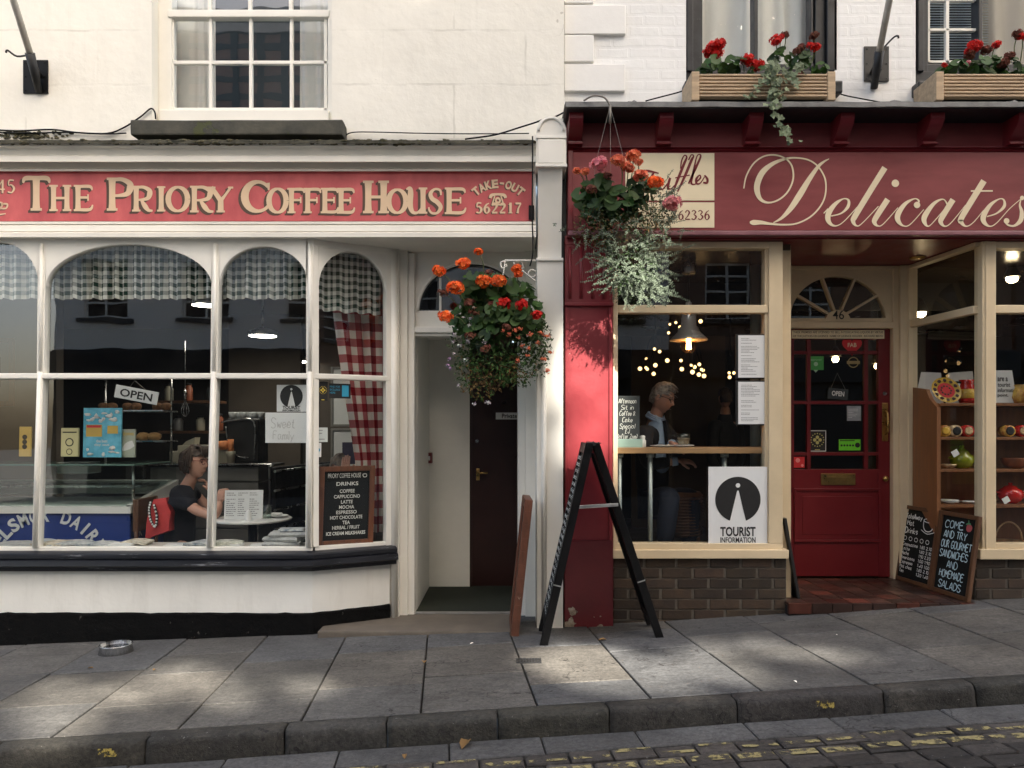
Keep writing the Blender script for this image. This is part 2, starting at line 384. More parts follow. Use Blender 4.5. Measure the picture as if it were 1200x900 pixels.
def wallM(name, col, bw, bh, mort, brick_bump, stain=(.35, .33, .27), stamt=.12, colour_joint=.0, var=.05, rough=.75):
    """painted masonry: soft courses under the paint, rain stains, small flaws"""
    m, t, o = NT(name); L = t.links
    co = N(t, 'TexCoord').outputs['Object']
    mp = N(t, 'Mapping'); mp.inputs['Rotation'].default_value = (R(90), 0, 0); L.new(co, mp.inputs[0])
    dn = N(t, 'TexNoise'); dn.inputs['Scale'].default_value = 5; L.new(mp.outputs[0], dn.inputs['Vector'])
    vm = N(t, 'VectorMath', operation='MULTIPLY_ADD'); vm.inputs[1].default_value = (.035,)*3; L.new(dn.outputs['Color'], vm.inputs[0]); L.new(mp.outputs[0], vm.inputs[2])
    br = N(t, 'TexBrick'); L.new(vm.outputs[0], br.inputs['Vector'])
    br.inputs['Scale'].default_value = 1; br.inputs['Brick Width'].default_value = bw; br.inputs['Row Height'].default_value = bh
    br.inputs['Mortar Size'].default_value = mort; br.inputs['Mortar Smooth'].default_value = .4
    br.inputs['Color1'].default_value = (1, 1, 1, 1); br.inputs['Color2'].default_value = (.85,)*3+(1,); br.inputs['Mortar'].default_value = (0, 0, 0, 1)
    n1 = nz(t, co, 1.3, 6, .6); n2 = nz(t, co, 30, 8, .7)
    c = ramp(t, n1, [(.3, [q*(1-var) for q in col]), (.7, [q*(1+var) for q in col])])
    st = ramp(t, nz(t, co, 2.2, 8, .68, (2.5, 2.5, .5)), [(.5, 0), (.85, stamt)]); c = mix(t, st, c, stain)
    sp = ramp(t, nz(t, co, 26, 3, .5), [(.76, 0), (.80, .35)]); c = mix(t, sp, c, stain)
    if colour_joint:
        gate = N(t, 'Math', operation='MULTIPLY'); gate.inputs[1].default_value = colour_joint
        g2 = N(t, 'Math', operation='MULTIPLY'); L.new(br.outputs['Fac'], g2.inputs[0]); L.new(ramp(t, nz(t, co, 2.7, 4, .6), [(.45, 0), (.62, 1)]), g2.inputs[1])
        L.new(g2.outputs[0], gate.inputs[0]); c = mix(t, gate.outputs[0], c, stain)
    c = mix(t, cracks(t, co, 1.1, .0016, .60), c, (.46, .43, .36)); c = mix(t, ramp(t, nz(t, co, 1.0, 9, .7, (9, 9, .35)), [(.56, 0), (.80, .20)]), c, stain)
    b = N(t, 'BsdfPrincipled'); L.new(c, b.inputs['Base Color']); b.inputs['Roughness'].default_value = rough; L.new(b.outputs[0], o.inputs[0])
    b1 = N(t, 'Bump'); b1.inputs['Strength'].default_value = brick_bump; b1.inputs['Distance'].default_value = .008; L.new(br.outputs[0], b1.inputs['Height'])
    b2 = N(t, 'Bump'); b2.inputs['Strength'].default_value = .25; b2.inputs['Distance'].default_value = .004; L.new(n2, b2.inputs['Height']); L.new(b1.outputs[0], b2.inputs['Normal'])
    b3 = N(t, 'Bump'); b3.inputs['Strength'].default_value = .5; b3.inputs['Distance'].default_value = .02; L.new(nz(t, co, 4, 4, .5), b3.inputs['Height']); L.new(b2.outputs[0], b3.inputs['Normal'])
    L.new(b3.outputs[0], b.inputs['Normal']); return m
m_stucco = wallM('cream stucco', (.81, .785, .705), 1.05, .40, .010, .07, colour_joint=.30)
m_wbrick = wallM('white painted brick', (.81, .81, .785), .235, .081, .014, .15, stain=(.5, .49, .45), stamt=.15)
m_white = M('white gloss paint', (.78, .76, .69), .42, .06, 2.5, .12, 40, wear=(.33, .30, .24), wearamt=.285, wscale=7)
m_cornice = M('dirty white paint', (.76, .73, .65), .5, .08, 2.5, .18, 40, sc=(1, 1, 3), wear=(.25, .23, .18), wearamt=.31, wscale=8, wsc=(.6, 1, 3))
m_riser = wallM('white masonry paint', (.78, .775, .73), 9, 9, .001, .02, stain=(.30, .28, .23), stamt=.30, var=.05)
m_plinth = M('black masonry paint', (.0035, .0035, .0035), .8, .4, 9, .9, 26, wear=(.10, .09, .08), wearamt=.35, wscale=14, bdist=.018, spec=.12)
m_bsill = M('weathered black gloss', (.007, .008, .012), .42, .4, 8, .3, 40, sc=(.35, 1, 4), wear=(.22, .23, .25), wearamt=.39, wscale=10, wsc=(.28, 1, 4))
m_black = M('black paint', (.0045, .0045, .005), .5, .3, 10, .15, spec=.18, wear=(.10, .09, .08), wearamt=.29, wscale=14)
m_iron = M('black iron', (.015, .015, .016), .5, .4, 20, .2)
m_moss = M('moss', (.045, .048, .022), .95, .5, 30, .6, 60, col2=(.09, .08, .045))
m_stone = M('mossy stone', (.030, .033, .030), .85, .45, 5, .6, 40, col2=(.065, .062, .048), wear=(.055, .062, .022), wearamt=.44, wscale=5)
m_signred = M('faded red board', (.46, .055, .062), .55, .22, 3.2, .06, 50, col2=(.52, .105, .105), sc=(1, 1, .55), wear=(.52, .17, .15), wearamt=.33, wscale=5, wsc=(.5, 1, 2.5))
m_sand = M('sand lettering', (.70, .51, .33), .5, .06, 8, 0)
m_brown = M('brown letter shade', (.085, .048, .030), .6, .15, 8, 0)
m_dred = M('oxblood paint', (.165, .014, .020), .36, .14, 3, .08, 40)
m_dredw = M('worn oxblood paint', (.19, .017, .022), .42, .2, 3, .1, 40, wear=(.42, .37, .30), wearamt=.30, wscale=11)
m_fascia = M('fascia oxblood', (.175, .020, .023), .5, .16, 2.0, .12, 30, col2=(.225, .042, .044), sc=(.5, 1, 2.2), wear=(.30, .12, .12), wearamt=.27, wscale=9)
m_doorred = M('door red gloss', (.135, .008, .011), .38, .14, 3, .08, 40, wear=(.33, .2, .16), wearamt=.27, wscale=16)
m_cream = M('cream timber paint', (.66, .535, .35), .42, .09, 3, .1, 40, wear=(.22, .14, .08), wearamt=.275, wscale=9)
m_csign = M('cream lettering', (.78, .66, .45), .5, .04, 8, 0)
m_cpanel = M('cream panel', (.80, .69, .47), .5, .05, 4, .03)
m_mosslead = M('mossy lead', (.030, .031, .022), .9, .5, 14, .8, 50, col2=(.07, .066, .05), spec=.2)
m_lead = M('lead sheet', (.075, .078, .08), .55, .4, 6, .35, 30, col2=(.14, .14, .135))
m_dframe = M('dark window paint', (.020, .021, .023), .45, .4, 10, .15, wear=(.13, .12, .11), wearamt=.34, wscale=16)
m_glass = glassM('old window glass', 1.95, dirt=.010)
m_glassd = glassM('shop glass', 1.75, wav=.0008, scale=1.1, dirt=.008)
m_glasst = glassM('thin glass', 1.5, (.88, .93, .91), .001)
m_brick = M('brown brick', (.042, .028, .018), .85, .4, 14, .6, 60, attr=True, bdist=.006)
m_mortar = M('mortar', (.12, .105, .085), .95, .25, 20, .6, 80)
m_slab = M('paving stone', (.058, .055, .050), .78, .36, 3.4, .55, 30, attr=True, col2=(.090, .084, .076), wear=(.030, .027, .024), wearamt=.345, wscale=4.5, bdist=.006, rvar=.2)
m_slab = stoneM('paving stone', (.060, .058, .055), (.122, .118, .111), .74, .006, .52)
m_joint = M('joint dirt', (.018, .016, .013), .95, .5, 30, .6)
m_kerb = M('kerb stone', (.026, .024, .021), .75, .5, 7, .9, 22, attr=True, col2=(.058, .053, .046), bdist=.012)
m_kerb = stoneM('kerb stone', (.020, .019, .017), (.072, .067, .059), .75, .018, .47)
m_sett = stoneM('road setts', (.054, .050, .046), (.108, .099, .090), .75, .006, .9)
m_road = M('asphalt', (.05, .05, .05), .85, .25, 30, .6, 90)
m_step = M('sandstone step', (.125, .105, .082), .85, .25, 6, .5, 40)
m_mat = M('dark green matting', (.013, .018, .010), .95, .4, 30, .8, 160)
m_wood = M('brown stained wood', (.14, .05, .022), .5, .35, 5, .3, 30, sc=(6, 6, .8), grain=1)
m_wood2 = M('chalkboard frame wood', (.10, .045, .020), .5, .3, 5, .3, 30, sc=(6, 6, 1), grain=1)
m_pine = M('pine shelf wood', (.21, .085, .032), .45, .25, 4, .2, 25, sc=(5, 5, .6), grain=1)
m_deck = M('pale decking timber', (.46, .335, .21), .7, .28, 5, .35, 26, sc=(.7, 5, 6), grain=1)
m_oak = M('counter timber', (.42, .25, .12), .4, .2, 4, .1, 25, sc=(.6, 5, 5), grain=1)
m_slate = M('chalkboard', (.009, .010, .009), .75, .4, 5, .05, spec=.2)
m_greyslate = M('grey slate board', (.035, .042, .045), .65, .3, 5, .05)
m_chalk = M('chalk', (.72, .72, .68), .9, .15, 60, 0)
m_chalkb = M('pale blue chalk', (.52, .68, .72), .9, .15, 60, 0)
m_paper = M('paper', (.74, .75, .74), .7, .03, 5, 0)
m_pencil = M('pencil grey', (.48, .48, .47), .8, .2, 60, 0)
m_ink = M('grey print', (.25, .25, .25), .8, .2, 60, 0)
m_inkb = M('black print', (.012, .012, .012), .6, .1, 20, 0)
m_steel = M('brushed steel', (.42, .42, .41), .28, .12, 6, .05, metal=1)
m_alum = M('dull aluminium', (.55, .55, .54), .4, .12, 20, .05, metal=1)
m_pipe = M('galvanised pipe', (.33, .37, .36), .42, .2, 14, .1, metal=.8)
m_brass = M('aged brass', (.50, .33, .12), .32, .25, 10, .05, metal=1)
m_rope = M('chain', (.22, .2, .17), .5, .2, 20, 0, metal=.6)
m_leaf = leafM('geranium leaf', (.034, .080, .018))
m_dleaf = leafM('dark leaf', (.030, .060, .018))
m_dry = leafM('dry foliage', (.17, .105, .045), .8, .2)
m_silver = leafM('silver leaf', (.165, .205, .15), .7, .2)
m_ivy = leafM('variegated ivy', (.20, .25, .15), .55, .25)
m_orange = leafM('orange petals', (.95, .20, .03), .6, .25)
m_redp = leafM('red petals', (.70, .022, .014), .6, .25)
m_pinkp = leafM('pink petals', (.80, .30, .29), .6, .25)
m_peach = leafM('peach petals', (.85, .25, .11), .6, .25)
m_whitep = leafM('white petals', (.75, .74, .72), .6, .2)
m_lilac = leafM('lilac petals', (.45, .32, .45), .6, .2)
m_curtw = M('white net curtain', (.86, .85, .82), .9, .05, 3, .1)
m_curtb = M('pale lined curtain', (.50, .46, .41), .9, .06, 3, .1)
m_curtg = M('grey curtain lining', (.66, .65, .63), .9, .05, 3, .1)
m_inner = M('dim plaster', (.12, .098, .078), .9, .2, 2, .1)
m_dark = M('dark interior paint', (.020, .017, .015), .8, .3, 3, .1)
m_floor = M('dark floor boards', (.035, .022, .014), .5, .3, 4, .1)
m_skin = M('skin', (.50, .275, .20), .5, .08, 12, .05, 90)
m_hairb = M('brown hair', (.018, .010, .006), .55, .5, 30, .6, 60, sc=(1, 1, .3), col2=(.045, .026, .016))
m_hairg = M('grey hair', (.13, .12, .105), .55, .4, 40, .6, 60, col2=(.27, .255, .235))
m_navy = M('navy cloth', (.006, .007, .012), .95, .25, 20, .3, 120)
m_suit = M('dark suit cloth', (.014, .015, .020), .85, .25, 20, .3, 120)
m_shirt = M('pale blue shirt', (.36, .48, .66), .8, .1, 20, .2, 100)
m_jean = M('dark blue trousers', (.010, .015, .030), .85, .25, 20, .3, 120)
m_red = M('coral red cloth', (.52, .045, .045), .7, .15, 10, .2)
m_blue = M('royal blue panel', (.012, .036, .20), .35, .1, 4, .02)
m_grey = M('grey laminate', (.16, .16, .155), .4, .15, 5, .03)
m_beige = M('beige plastic', (.42, .39, .30), .5, .08, 8, .03)
# ---------------------------------------------------------------- ground: pavement, kerb, gutter, road
ZT = [(-9, -.34), (-3.667, -.122), (-1.436, -.043), (0, -.005), (.733, -.005), (1.956, .073), (3.42, .177), (9, .42)]
def zf(x):
    for (a, za), (b, zb) in zip(ZT, ZT[1:]):
        if x <= b: return za+(zb-za)*(x-a)/(b-a)
    return ZT[-1][1]
KE = Vector((1, .089)).normalized(); KN = Vector((-KE.y, KE.x))
def K(s, t): return Vector((0, -1.74))+KE*s+KN*t
def zk(x): return .0527+.033*x
def gz(x, y):
    t = (Vector((x, y+1.74))).dot(KN)
    if t <= 0: return zk(x)
    q = min(t/1.72, 1.); return zk(x)*(1-q)+zf(x)*q
def stone(m, q, zfun, dz=0, bv=.006, drop=.05, jit=.0):
    """one laid stone from four plan corners"""
    c = sum((Vector(p) for p in q), Vector((0, 0)))/4
    tl = [random.uniform(-jit, jit) for _ in q]
    out = [Vector(p) for p in q]; inn = [p+(c-p).normalized()*bv*1.5 for p in out]
    a = [m.v((p.x, p.y, zfun(p.x, p.y)+dz-drop)) for p in out]
    b = [m.v((p.x, p.y, zfun(p.x, p.y)+dz+d-bv)) for p, d in zip(out, tl)]
    e = [m.v((p.x, p.y, zfun(p.x, p.y)+dz+d)) for p, d in zip(inn, tl)]
    for i in range(4):
        j = (i+1) % 4; m.f([a[i], a[j], b[j], b[i]]); m.f([b[i], b[j], e[j], e[i]])
    m.f(e)
m = MB()
for s0 in range(-14, 14):                                   # bed under the slabs
    for k in range(6):
        q = [K(s0*.6, -.05+k*.6), K(s0*.6+.6, -.05+k*.6), K(s0*.6+.6, .55+k*.6), K(s0*.6, .55+k*.6)]
        m.face([(p.x, p.y, gz(p.x, p.y)-.022) for p in q])
m.build('pavement_bed', m_joint, kind='structure')
JS = [.126+.57*k for k in range(-12, 13)]
ROWS = {4: (.52, 1.25), 5: (.3, .9, 1.5), 6: (.55, 1.2), 7: (.5, 1.15), 8: (.42, 1.0, 1.45), 9: (.35, 1.15), 10: (.5, 1.25), 11: (.62, 1.3), 12: (.36, 1.18), 13: (.98, 1.5), 14: (.80, 1.22), 15: (1.05, 1.45), 16: (.55, 1.4), 17: (.75, 1.3)}
TINT = [(1, 1, 1), (.92, .95, 1.0), (1.05, 1.0, .92), (.97, .96, .94), (.88, .91, .96), (1.06, 1.0, .91), (.95, .92, .87)]
random.seed(21)
m = MB()
for i in range(len(JS)-1):
    rows = (0,)+ROWS.get(i, (.5, 1.2))+(1.9, 2.5, 3.1)
    for t0, t1 in zip(rows, rows[1:]):
        g = .005; f = random.uniform(.86, 1.12); tt = random.choice(TINT); m.c = (tt[0]*f, tt[1]*f, tt[2]*f, 1)
        sk = random.uniform(-.006, .006)
        stone(m, [K(JS[i]+g, t0+g), K(JS[i+1]-g, t0+g+sk), K(JS[i+1]-g, t1-g+sk), K(JS[i]+g, t1-g)], gz, 0, .004, .05, .003)
m.build('pavement', m_slab, kind='structure')
KJ = [-4.4, -3.7, -3.0, -2.35, -1.69, -1.07, -.6, -.075, .464, 1.10, 1.85, 2.34, 2.95, 3.6, 4.3]
m = MB()
for a, b in zip(KJ, KJ[1:]):
    f = random.uniform(.75, 1.15); m.c = (f, f*random.uniform(.94, 1), f*random.uniform(.86, 1), 1)
    prof = [(-.002, -.18), (-.002, 0), (-.03, .002), (-.072, .001), (-.092, -.004), (-.102, -.014), (-.107, -.032), (-.109, -.07), (-.111, -.11), (-.113, -.21)]
    rings = []; n = 18
    for i in range(n+1):
        s = a+.004+(b-a-.008)*i/n; e = 1-.8*max(0, 1-min(i, n-i)/1.2)*.12; ring = []
        for t, z in prof:
            p = K(s, t*e); q = Vector((p.x, p.y, zk(p.x)+z*(1 if z < -.15 else 1)-(.006 if i in (0, n) and z > -.1 else 0)))
            if -.2 < z and t < -.01: q += noise.noise_vector(q*9)*.007+noise.noise_vector(q*31)*.006+noise.noise_vector(q*3)*.006
            ring.append(m.v(q))
        rings.append(ring)
    for r0, r1 in zip(rings, rings[1:]):
        for i in range(len(prof)-1): m.f([r0[i], r0[i+1], r1[i+1], r1[i]], True)
    m.f(rings[0]); m.f(rings[-1])
m.build('kerb', m_kerb, kind='structure')
gu = lambda x, y: zk(x)-.108
m = MB(); s = -4.6
while s < 4.6:
    l = random.uniform(.38, .58); f = random.uniform(.7, 1.0); m.c = (f, f, f*1.02, 1)
    stone(m, [K(s+.004, -.305), K(s+l-.004, -.305), K(s+l-.004, -.118), K(s+.004, -.118)], gu, 0, .005, .05, .003); s += l
m.build('gutter', m_slab, kind='structure')
m = MB(); ml = MB()
for r in range(9):
    t1 = -.312-.108*r; s = -4.6+(.1 if r % 2 else 0)+random.uniform(0, .03)
    while s < 4.4:
        l = random.uniform(.185, .215); f = random.uniform(.42, .85)*(1 if r < 2 else .8); m.c = (f*1.02, f*.96, f*.92, 1)
        q = [K(s+.005, t1-.100), K(s+l-.005, t1-.100), K(s+l-.005, t1-.004), K(s+.005, t1-.004)]
        dz = random.uniform(-.005, .004)
        stone(m, q, gu, dz, .006, .05, .003)
        for row, ta, tb in ((0, -.082, -.012), (1, -.085, -.035)):
            if r == row:
                w = random.uniform(-.008, .008)
                qq = [K(s+.016, t1+ta+w), K(s+l-.016, t1+ta+w), K(s+l-.016, t1+tb+w), K(s+.016, t1+tb+w)]
                if row == 0: qq = [K(s+.016, t1-.040+w), K(s+l-.016, t1-.040+w), K(s+l-.016, t1-.014), K(s+.016, t1-.014)] if random.random() < .5 else [K(s+.016, t1-.086), K(s+l-.016, t1-.086), K(s+l-.016, t1-.058+w), K(s+.016, t1-.058+w)]
                ml.face([(p.x, p.y, gu(p.x, p.y)+dz+.0045) for p in qq])
        s += l
m.build('road', m_sett, kind='structure')
def wornpaint(name, col, thr, scale=20):
    mm, t, o = NT(name); L = t.links; co = N(t, 'TexCoord').outputs['Object']
    b = N(t, 'BsdfPrincipled'); b.inputs['Roughness'].default_value = .8
    L.new(ramp(t, nz(t, co, 40, 4), [(.3, [c*.6 for c in col]), (.7, col)]), b.inputs['Base Color'])
    tr = N(t, 'BsdfTransparent'); mk = ramp(t, nz(t, co, scale, 8, .75), [(thr-.03, 0), (thr+.03, 1)])
    mx = N(t, 'MixShader'); L.new(mk, mx.inputs[0]); L.new(tr.outputs[0], mx.inputs[1]); L.new(b.outputs[0], mx.inputs[2]); L.new(mx.outputs[0], o.inputs[0]); return mm
m_yellow = wornpaint('worn yellow paint', (.36, .30, .13), .50, 15)
ml.build('yellow_line_marking', m_yellow, kind='structure')
m = MB()                                                    # dirt under the setts, then the carriageway
for s0 in range(-16, 16):
    q = [K(s0*.6, -1.4), K(s0*.6+.6, -1.4), K(s0*.6+.6, -.09), K(s0*.6, -.09)]
    m.face([(p.x, p.y, gu(p.x, p.y)-.02) for p in q])
m.build('road_bed', m_joint, kind='structure')
m = MB()
for s0 in range(-20, 20):
    q = [K(s0, -8), K(s0+1, -8), K(s0+1, -1.285), K(s0, -1.285)]
    m.face([(p.x, p.y, gu(p.x, p.y)-.006) for p in q])
m.build('road_carriageway', m_road, kind='structure')
m = MB(); m.face([(-150, -150, -2.2), (150, -150, -2.2), (150, 150, -2.2), (-150, 150, -2.2)]); m.build('ground', m_road, kind='structure')
# yellow dabs on the kerb, drain grate
m = MB()
for px, D in ((129, 3.6), (943, 3.9)):
    s = (px-600)/900*D*1.004
    for k in range(2):
        p = K(s+k*.03, -.1065-.003*k); q = K(s+.06+k*.03, -.1065-.003*k)
        a = zk(p.x)-.024-k*.010
        m.face([(p.x, p.y-.014, a-.026), (q.x, q.y-.014, a-.026), (q.x, q.y-.010, a), (p.x, p.y-.010, a)])
m.build('yellow_kerb_marking', wornpaint('kerb dab paint', (.50, .38, .09), .50, 26), kind='structure')
c = K(.175, .83); o = thing('drain_grate', (c.x, c.y, gz(c.x, c.y)), 'small black iron drain grate set in a paving slab', 'drain grate')
m = MB(lambda p: Vector((c.x+p[0], c.y+p[1], gz(c.x+p[0], c.y+p[1])+p[2])))
m.box(-.075, .075, -.05, -.04, -.02, .006, .001); m.box(-.075, .075, .04, .05, -.02, .006, .001)
for i in range(9): x = -.07+i*.0175; m.box(x-.004, x+.004, -.042, .042, -.02, .005)
m.build('grating', m_iron, o); m = MB(lambda p: Vector((c.x+p[0], c.y+p[1], gz(c.x+p[0], c.y+p[1])+p[2]))); m.face([(-.072, -.045, .0035), (.072, -.045, .0035), (.072, .045, .0035), (-.072, .045, .0035)]); m.build('drain_pit', m_joint, o)
# ---------------------------------------------------------------- coffee house (left building)
LB = thing('coffee_house', (-2.2, .5, 0), 'cream rendered house with white arched bay shopfront and red name board', 'building')
YW = .14
zt = ZP(166, YW); HX1 = XP(661, YW)
wx0, wx1 = XP(178, YW), XP(389, YW); wz0 = ZP(143, YW); wz1 = wz0+1.75
part('wall', m_stucco, LB, (-7.5, wx0, YW, .5, zt, 7.6), (wx1, HX1, YW, .5, zt, 7.6), (wx0, wx1, YW, .5, wz1, 7.6), (wx0, wx1, YW, .5, zt, wz0-.03), b=0)
m = MB(); m.prism([(-7.6, 7.6), (HX1, 7.6), (HX1, 9.4), (-7.6, 9.4)], .5, .55); m.build('roof', m_lead, LB)
# sash window
YF = .24
fx0, fx1 = XP(193, YF), XP(388, YF); fz0 = ZP(141, YF)
wn = MB(); X = lambda p: XP(p, YF+.03); Z = lambda p: ZP(p, YF+.03)
wn.box(wx0, X(203), YF, YF+.1, fz0-.02, wz1, .006); wn.box(X(385), wx1+.01, YF, YF+.1, fz0-.02, wz1, .006)
wn.box(X(203), X(385), YF, YF+.1, wz1-.08, wz1, .005)
wn.box(X(192), X(388), YF-.045, YF+.1, fz0-.05, Z(133), .008); wn.box(X(203), X(385), YF+.015, YF+.05, Z(134), Z(127), .004)
wn.box(X(199), X(387), YF-.01, YF+.06, Z(23), Z(14.5), .006)
for px in (203, 382): wn.box(X(px)-.012, X(px)+.012, YF+.015, YF+.05, Z(130), Z(22), .003)
for px in (247.5, 294.5, 342): wn.box(X(px)-.012, X(px)+.012, YF+.012, YF+.05, Z(130), Z(22), .005); wn.box(X(px)-.014, X(px)+.014, YF-.005, YF+.03, Z(16), wz1-.07, .005)
wn.box(X(203), X(385), YF+.015, YF+.045, Z(76), Z(72), .004); wn.box(X(203), X(385), YF, YF+.03, Z(-42), Z(-38), .004)
win = wn.build('window', m_white, LB)
m = MB(); m.rect(X(203), X(385), Z(130), Z(20), YF+.035); m.build('pane', m_glass, win)
m = MB(); m.rect(X(203), X(385), Z(18), wz1-.05, YF+.01); m.build('pane', m_glass, win)
m = MB(); m.box(XP(154, .02), XP(402, .02), -.0, .2, ZP(159, .02), ZP(141.5, .02), .012)
bmesh.ops.subdivide_edges(m.bm, edges=m.bm.edges[:], cuts=3, use_grid_fill=True)
for v in m.bm.verts: v.co += noise.noise_vector(v.co*7)*.006
m.build('window_sill', m_stone, LB)
# cornice, fascia back and architrave in one run of mouldings
pr = [(YW+.05, 168), (-.13, 168), (-.125, 171), (-.10, 175), (-.085, 182), (-.105, 183), (-.105, 189.5), (-.03, 190.5), (-.02, 197), (-.04, 198), (-.04, 200.5), (.0, 201), (.0, 259.5), (-.035, 260), (-.035, 262.5), (-.02, 263.5), (-.05, 265), (-.055, 271), (-.045, 272), (-.075, 273), (-.075, 277.8), (.43, 277.8), (.43, 240), (YW+.05, 240)]
# offsets here are depths: outward is -Y
zz = [(-y, ZP(p, min(y, 0.05))) for y, p in pr]; zz = zz[:-3]+[(-.43, zz[-4][1]), (-.43, zz[-4][1]+.15), (-YW-.05, zz[-4][1]+.15)]
m = MB(); m.sweep([(-7.5, 0), (XP(628, 0), 0)], zz); m.build('cornice', m_cornice, LB)
m = MB()                                                     # lead capping with a ragged lip
xs = [-7.5+i*.045 for i in range(int((XP(629, 0)+7.5)/.045)+1)]; pv = None
for x in xs:
    a = noise.noise(Vector((x*5, 0, 3)))*.006; b = noise.noise(Vector((x*9, 4, 3)))*.008
    cur = [m.v((x, y, z)) for y, z in ((YW+.02, ZP(164, 0)+.03+a), (-.12, ZP(164, -.12)+a), (-.152+b, ZP(164.5, -.15)+a), (-.155+b, ZP(168.5, -.15)+b), (-.12, ZP(168.4, -.12)+b), (YW+.02, ZP(168, 0)))]
    if pv:
        for i in range(6): m.f([pv[i], pv[(i+1) % 6], cur[(i+1) % 6], cur[i]])
    pv = cur
m.build('lead_capping', m_mosslead, LB)
m = MB(); random.seed(5)
for i in range(900):
    x = random.uniform(-4.4, XP(625, 0)); n = noise.noise(Vector((x*1.6, 0, 0)))
    if random.random() > .65+n: continue
    r = random.uniform(.004, .013)*(1.3+n); f = random.random()
    m.c = (1, 1, 1, 1); m.ball((x, -.147+random.uniform(0, .03), ZP(random.uniform(163.5, 168), -.15)), (r*1.6, r, r*.7), 5, .3)
for i in range(120):
    x = XP(random.gauss(35, 22), .13); m.ball((x, .13, ZP(random.uniform(154, 162), .13)), (random.uniform(.006, .02), .008, .008), 5, .3)
m.build('moss', m_moss, LB, kind='stuff')
# bay window: flat run then a splay to the right
S0 = Vector((XP(366, 0), 0, 0)); S1 = Vector((XP(456, .28), .28, 0)); sd_ = (S1-S0).normalized(); SL = (S1-S0).length
TS = frame(S0, sd_)
zt0 = ZP(277.8, 0); zsp = ZP(332, 0); zap = ZP(287, 0); zt1 = ZP(437.5, 0); zt2 = ZP(444, 0); zb = ZP(641, 0); zb2 = ZP(646, 0)
X0 = lambda p: XP(p, 0)
bay = MB()
for a, b, ap in ((-150, -56, 285), (-48, 46, 284), (55, 249, 286.5), (258, 361, 289)):
    bay.arch(X0(a), X0(b), ZP(336, 0) if b-a > 150 else ZP(333, 0), ZP(ap, 0), zt0, -.012, .05)
def slat(mb, xa, xb, za, xc, xd, zc, y0, y1):
    """upright bar from (xa..xb at za) up to (xc..xd at zc)"""
    mb.prism([(xa, za), (xb, za), (xd, zc), (xc, zc)], y0, y1)
for pt, pm, pb in ((-52, -54, -57), (50.5, 48.5, 42.5), (253.5, 251.5, 246), (364, 363.5, 362)):
    slat(bay, X0(pm-4.2), X0(pm+4.2), zt2, X0(pt-4.6), X0(pt+4.6), zt0, -.012, .05)
    slat(bay, X0(pb-3.6), X0(pb+3.6), zb, X0(pm-3.8), X0(pm+3.8), zt1, -.014, .05)
    bay.tube([(X0(pb), -.014, zb), (X0(pm), -.014, zt1+.01)], .018, 8); bay.tube([(X0(pm), -.012, zt2), (X0(pt), -.012, zt0-.05)], .014, 8)
bay.box(-4.6, S0.x, -.022, .05, zt1, zt2, .008); bay.box(-4.6, S0.x, -.004, .05, zb2-.02, zb, .004)
bay.T = TS
bay.arch(.045, SL-.03, ZP(334, 0), ZP(289.5, 0), zt0-.06, -.012, .05); bay.box(0, SL, -.016, .05, zt0-.065, zt0-.012, .006)
bay.box(.02, SL, -.022, .05, zt1, zt2, .008); bay.box(.02, SL, -.004, .05, zb2-.02, zb, .004)
bay.box(.004, .045, -.014, .05, zb, zt0-.06, .006); bay.box(SL-.03, SL+.03, -.02, .06, zb2, zt0-.012, .006)
bf = bay.build('bay_window', m_white, LB)
part('end_panel', m_white, LB, (-7.5, X0(-153), -.010, .05, zb2-.01, zt0-.002), b=.004)
for a, b in ((-56, -4), (-5, 50), (50, 252), (252, 364)):
    if a == -56: a, b = -150, -52
    elif a == -5: a = -52
    m = MB(); m.rect(X0(a), X0(b), zt1, zt0-.05, .022); m.build('pane', m_glass, bf)
    m = MB(); m.flat([(X0(a-6), zb), (X0(b-6), zb), (X0(b), zt2), (X0(a), zt2)], .022); m.build('pane', m_glass, bf)
m = MB(TS); m.rect(.03, SL-.01, zt1, zt0-.08, .022); m.build('pane', m_glass, bf)
m = MB(TS); m.rect(.03, SL-.01, zb, zt2, .022); m.build('pane', m_glass, bf)
path = [(-7.5, 0), (S0.x, 0), (S1.x, S1.y)]
zz = [(o, ZP(p, 0)) for o, p in ((-.12, 643.5), (.03, 645.5), (.07, 647), (.085, 648.5), (.085, 652.5), (.075, 653.5), (.105, 655), (.11, 660.5), (.09, 662), (.07, 663), (.065, 667.5), (-.12, 667.5))]
m = MB(); m.sweep(path[:2]+[(S1.x+.03, S1.y+.015)], zz); m.build('bay_sill', m_bsill, LB)
m = MB(); m.sweep(path, [(-.1, ZP(666.5, 0)), (.012, ZP(666.5, 0)), (.012, ZP(720, 0)), (-.1, ZP(720, 0))]); m.build('stall_riser', m_riser, LB)
m = MB(); pv = None                                          # rough tarred plinth, wavy top edge
pp = [Vector((-7.5+i*.06, 0)) for i in range(int((S0.x+7.5)/.06))]+[Vector((S0.x, 0))]+[Vector((S0.x, 0)).lerp(Vector((S1.x, S1.y)), k/9) for k in range(1, 10)]
nm = lambda i: Vector((0, -1)) if i < len(pp)-10 else (Vector((sd_.y, -sd_.x)) if i > len(pp)-10 else (Vector((0, -1))+Vector((sd_.y, -sd_.x))).normalized())
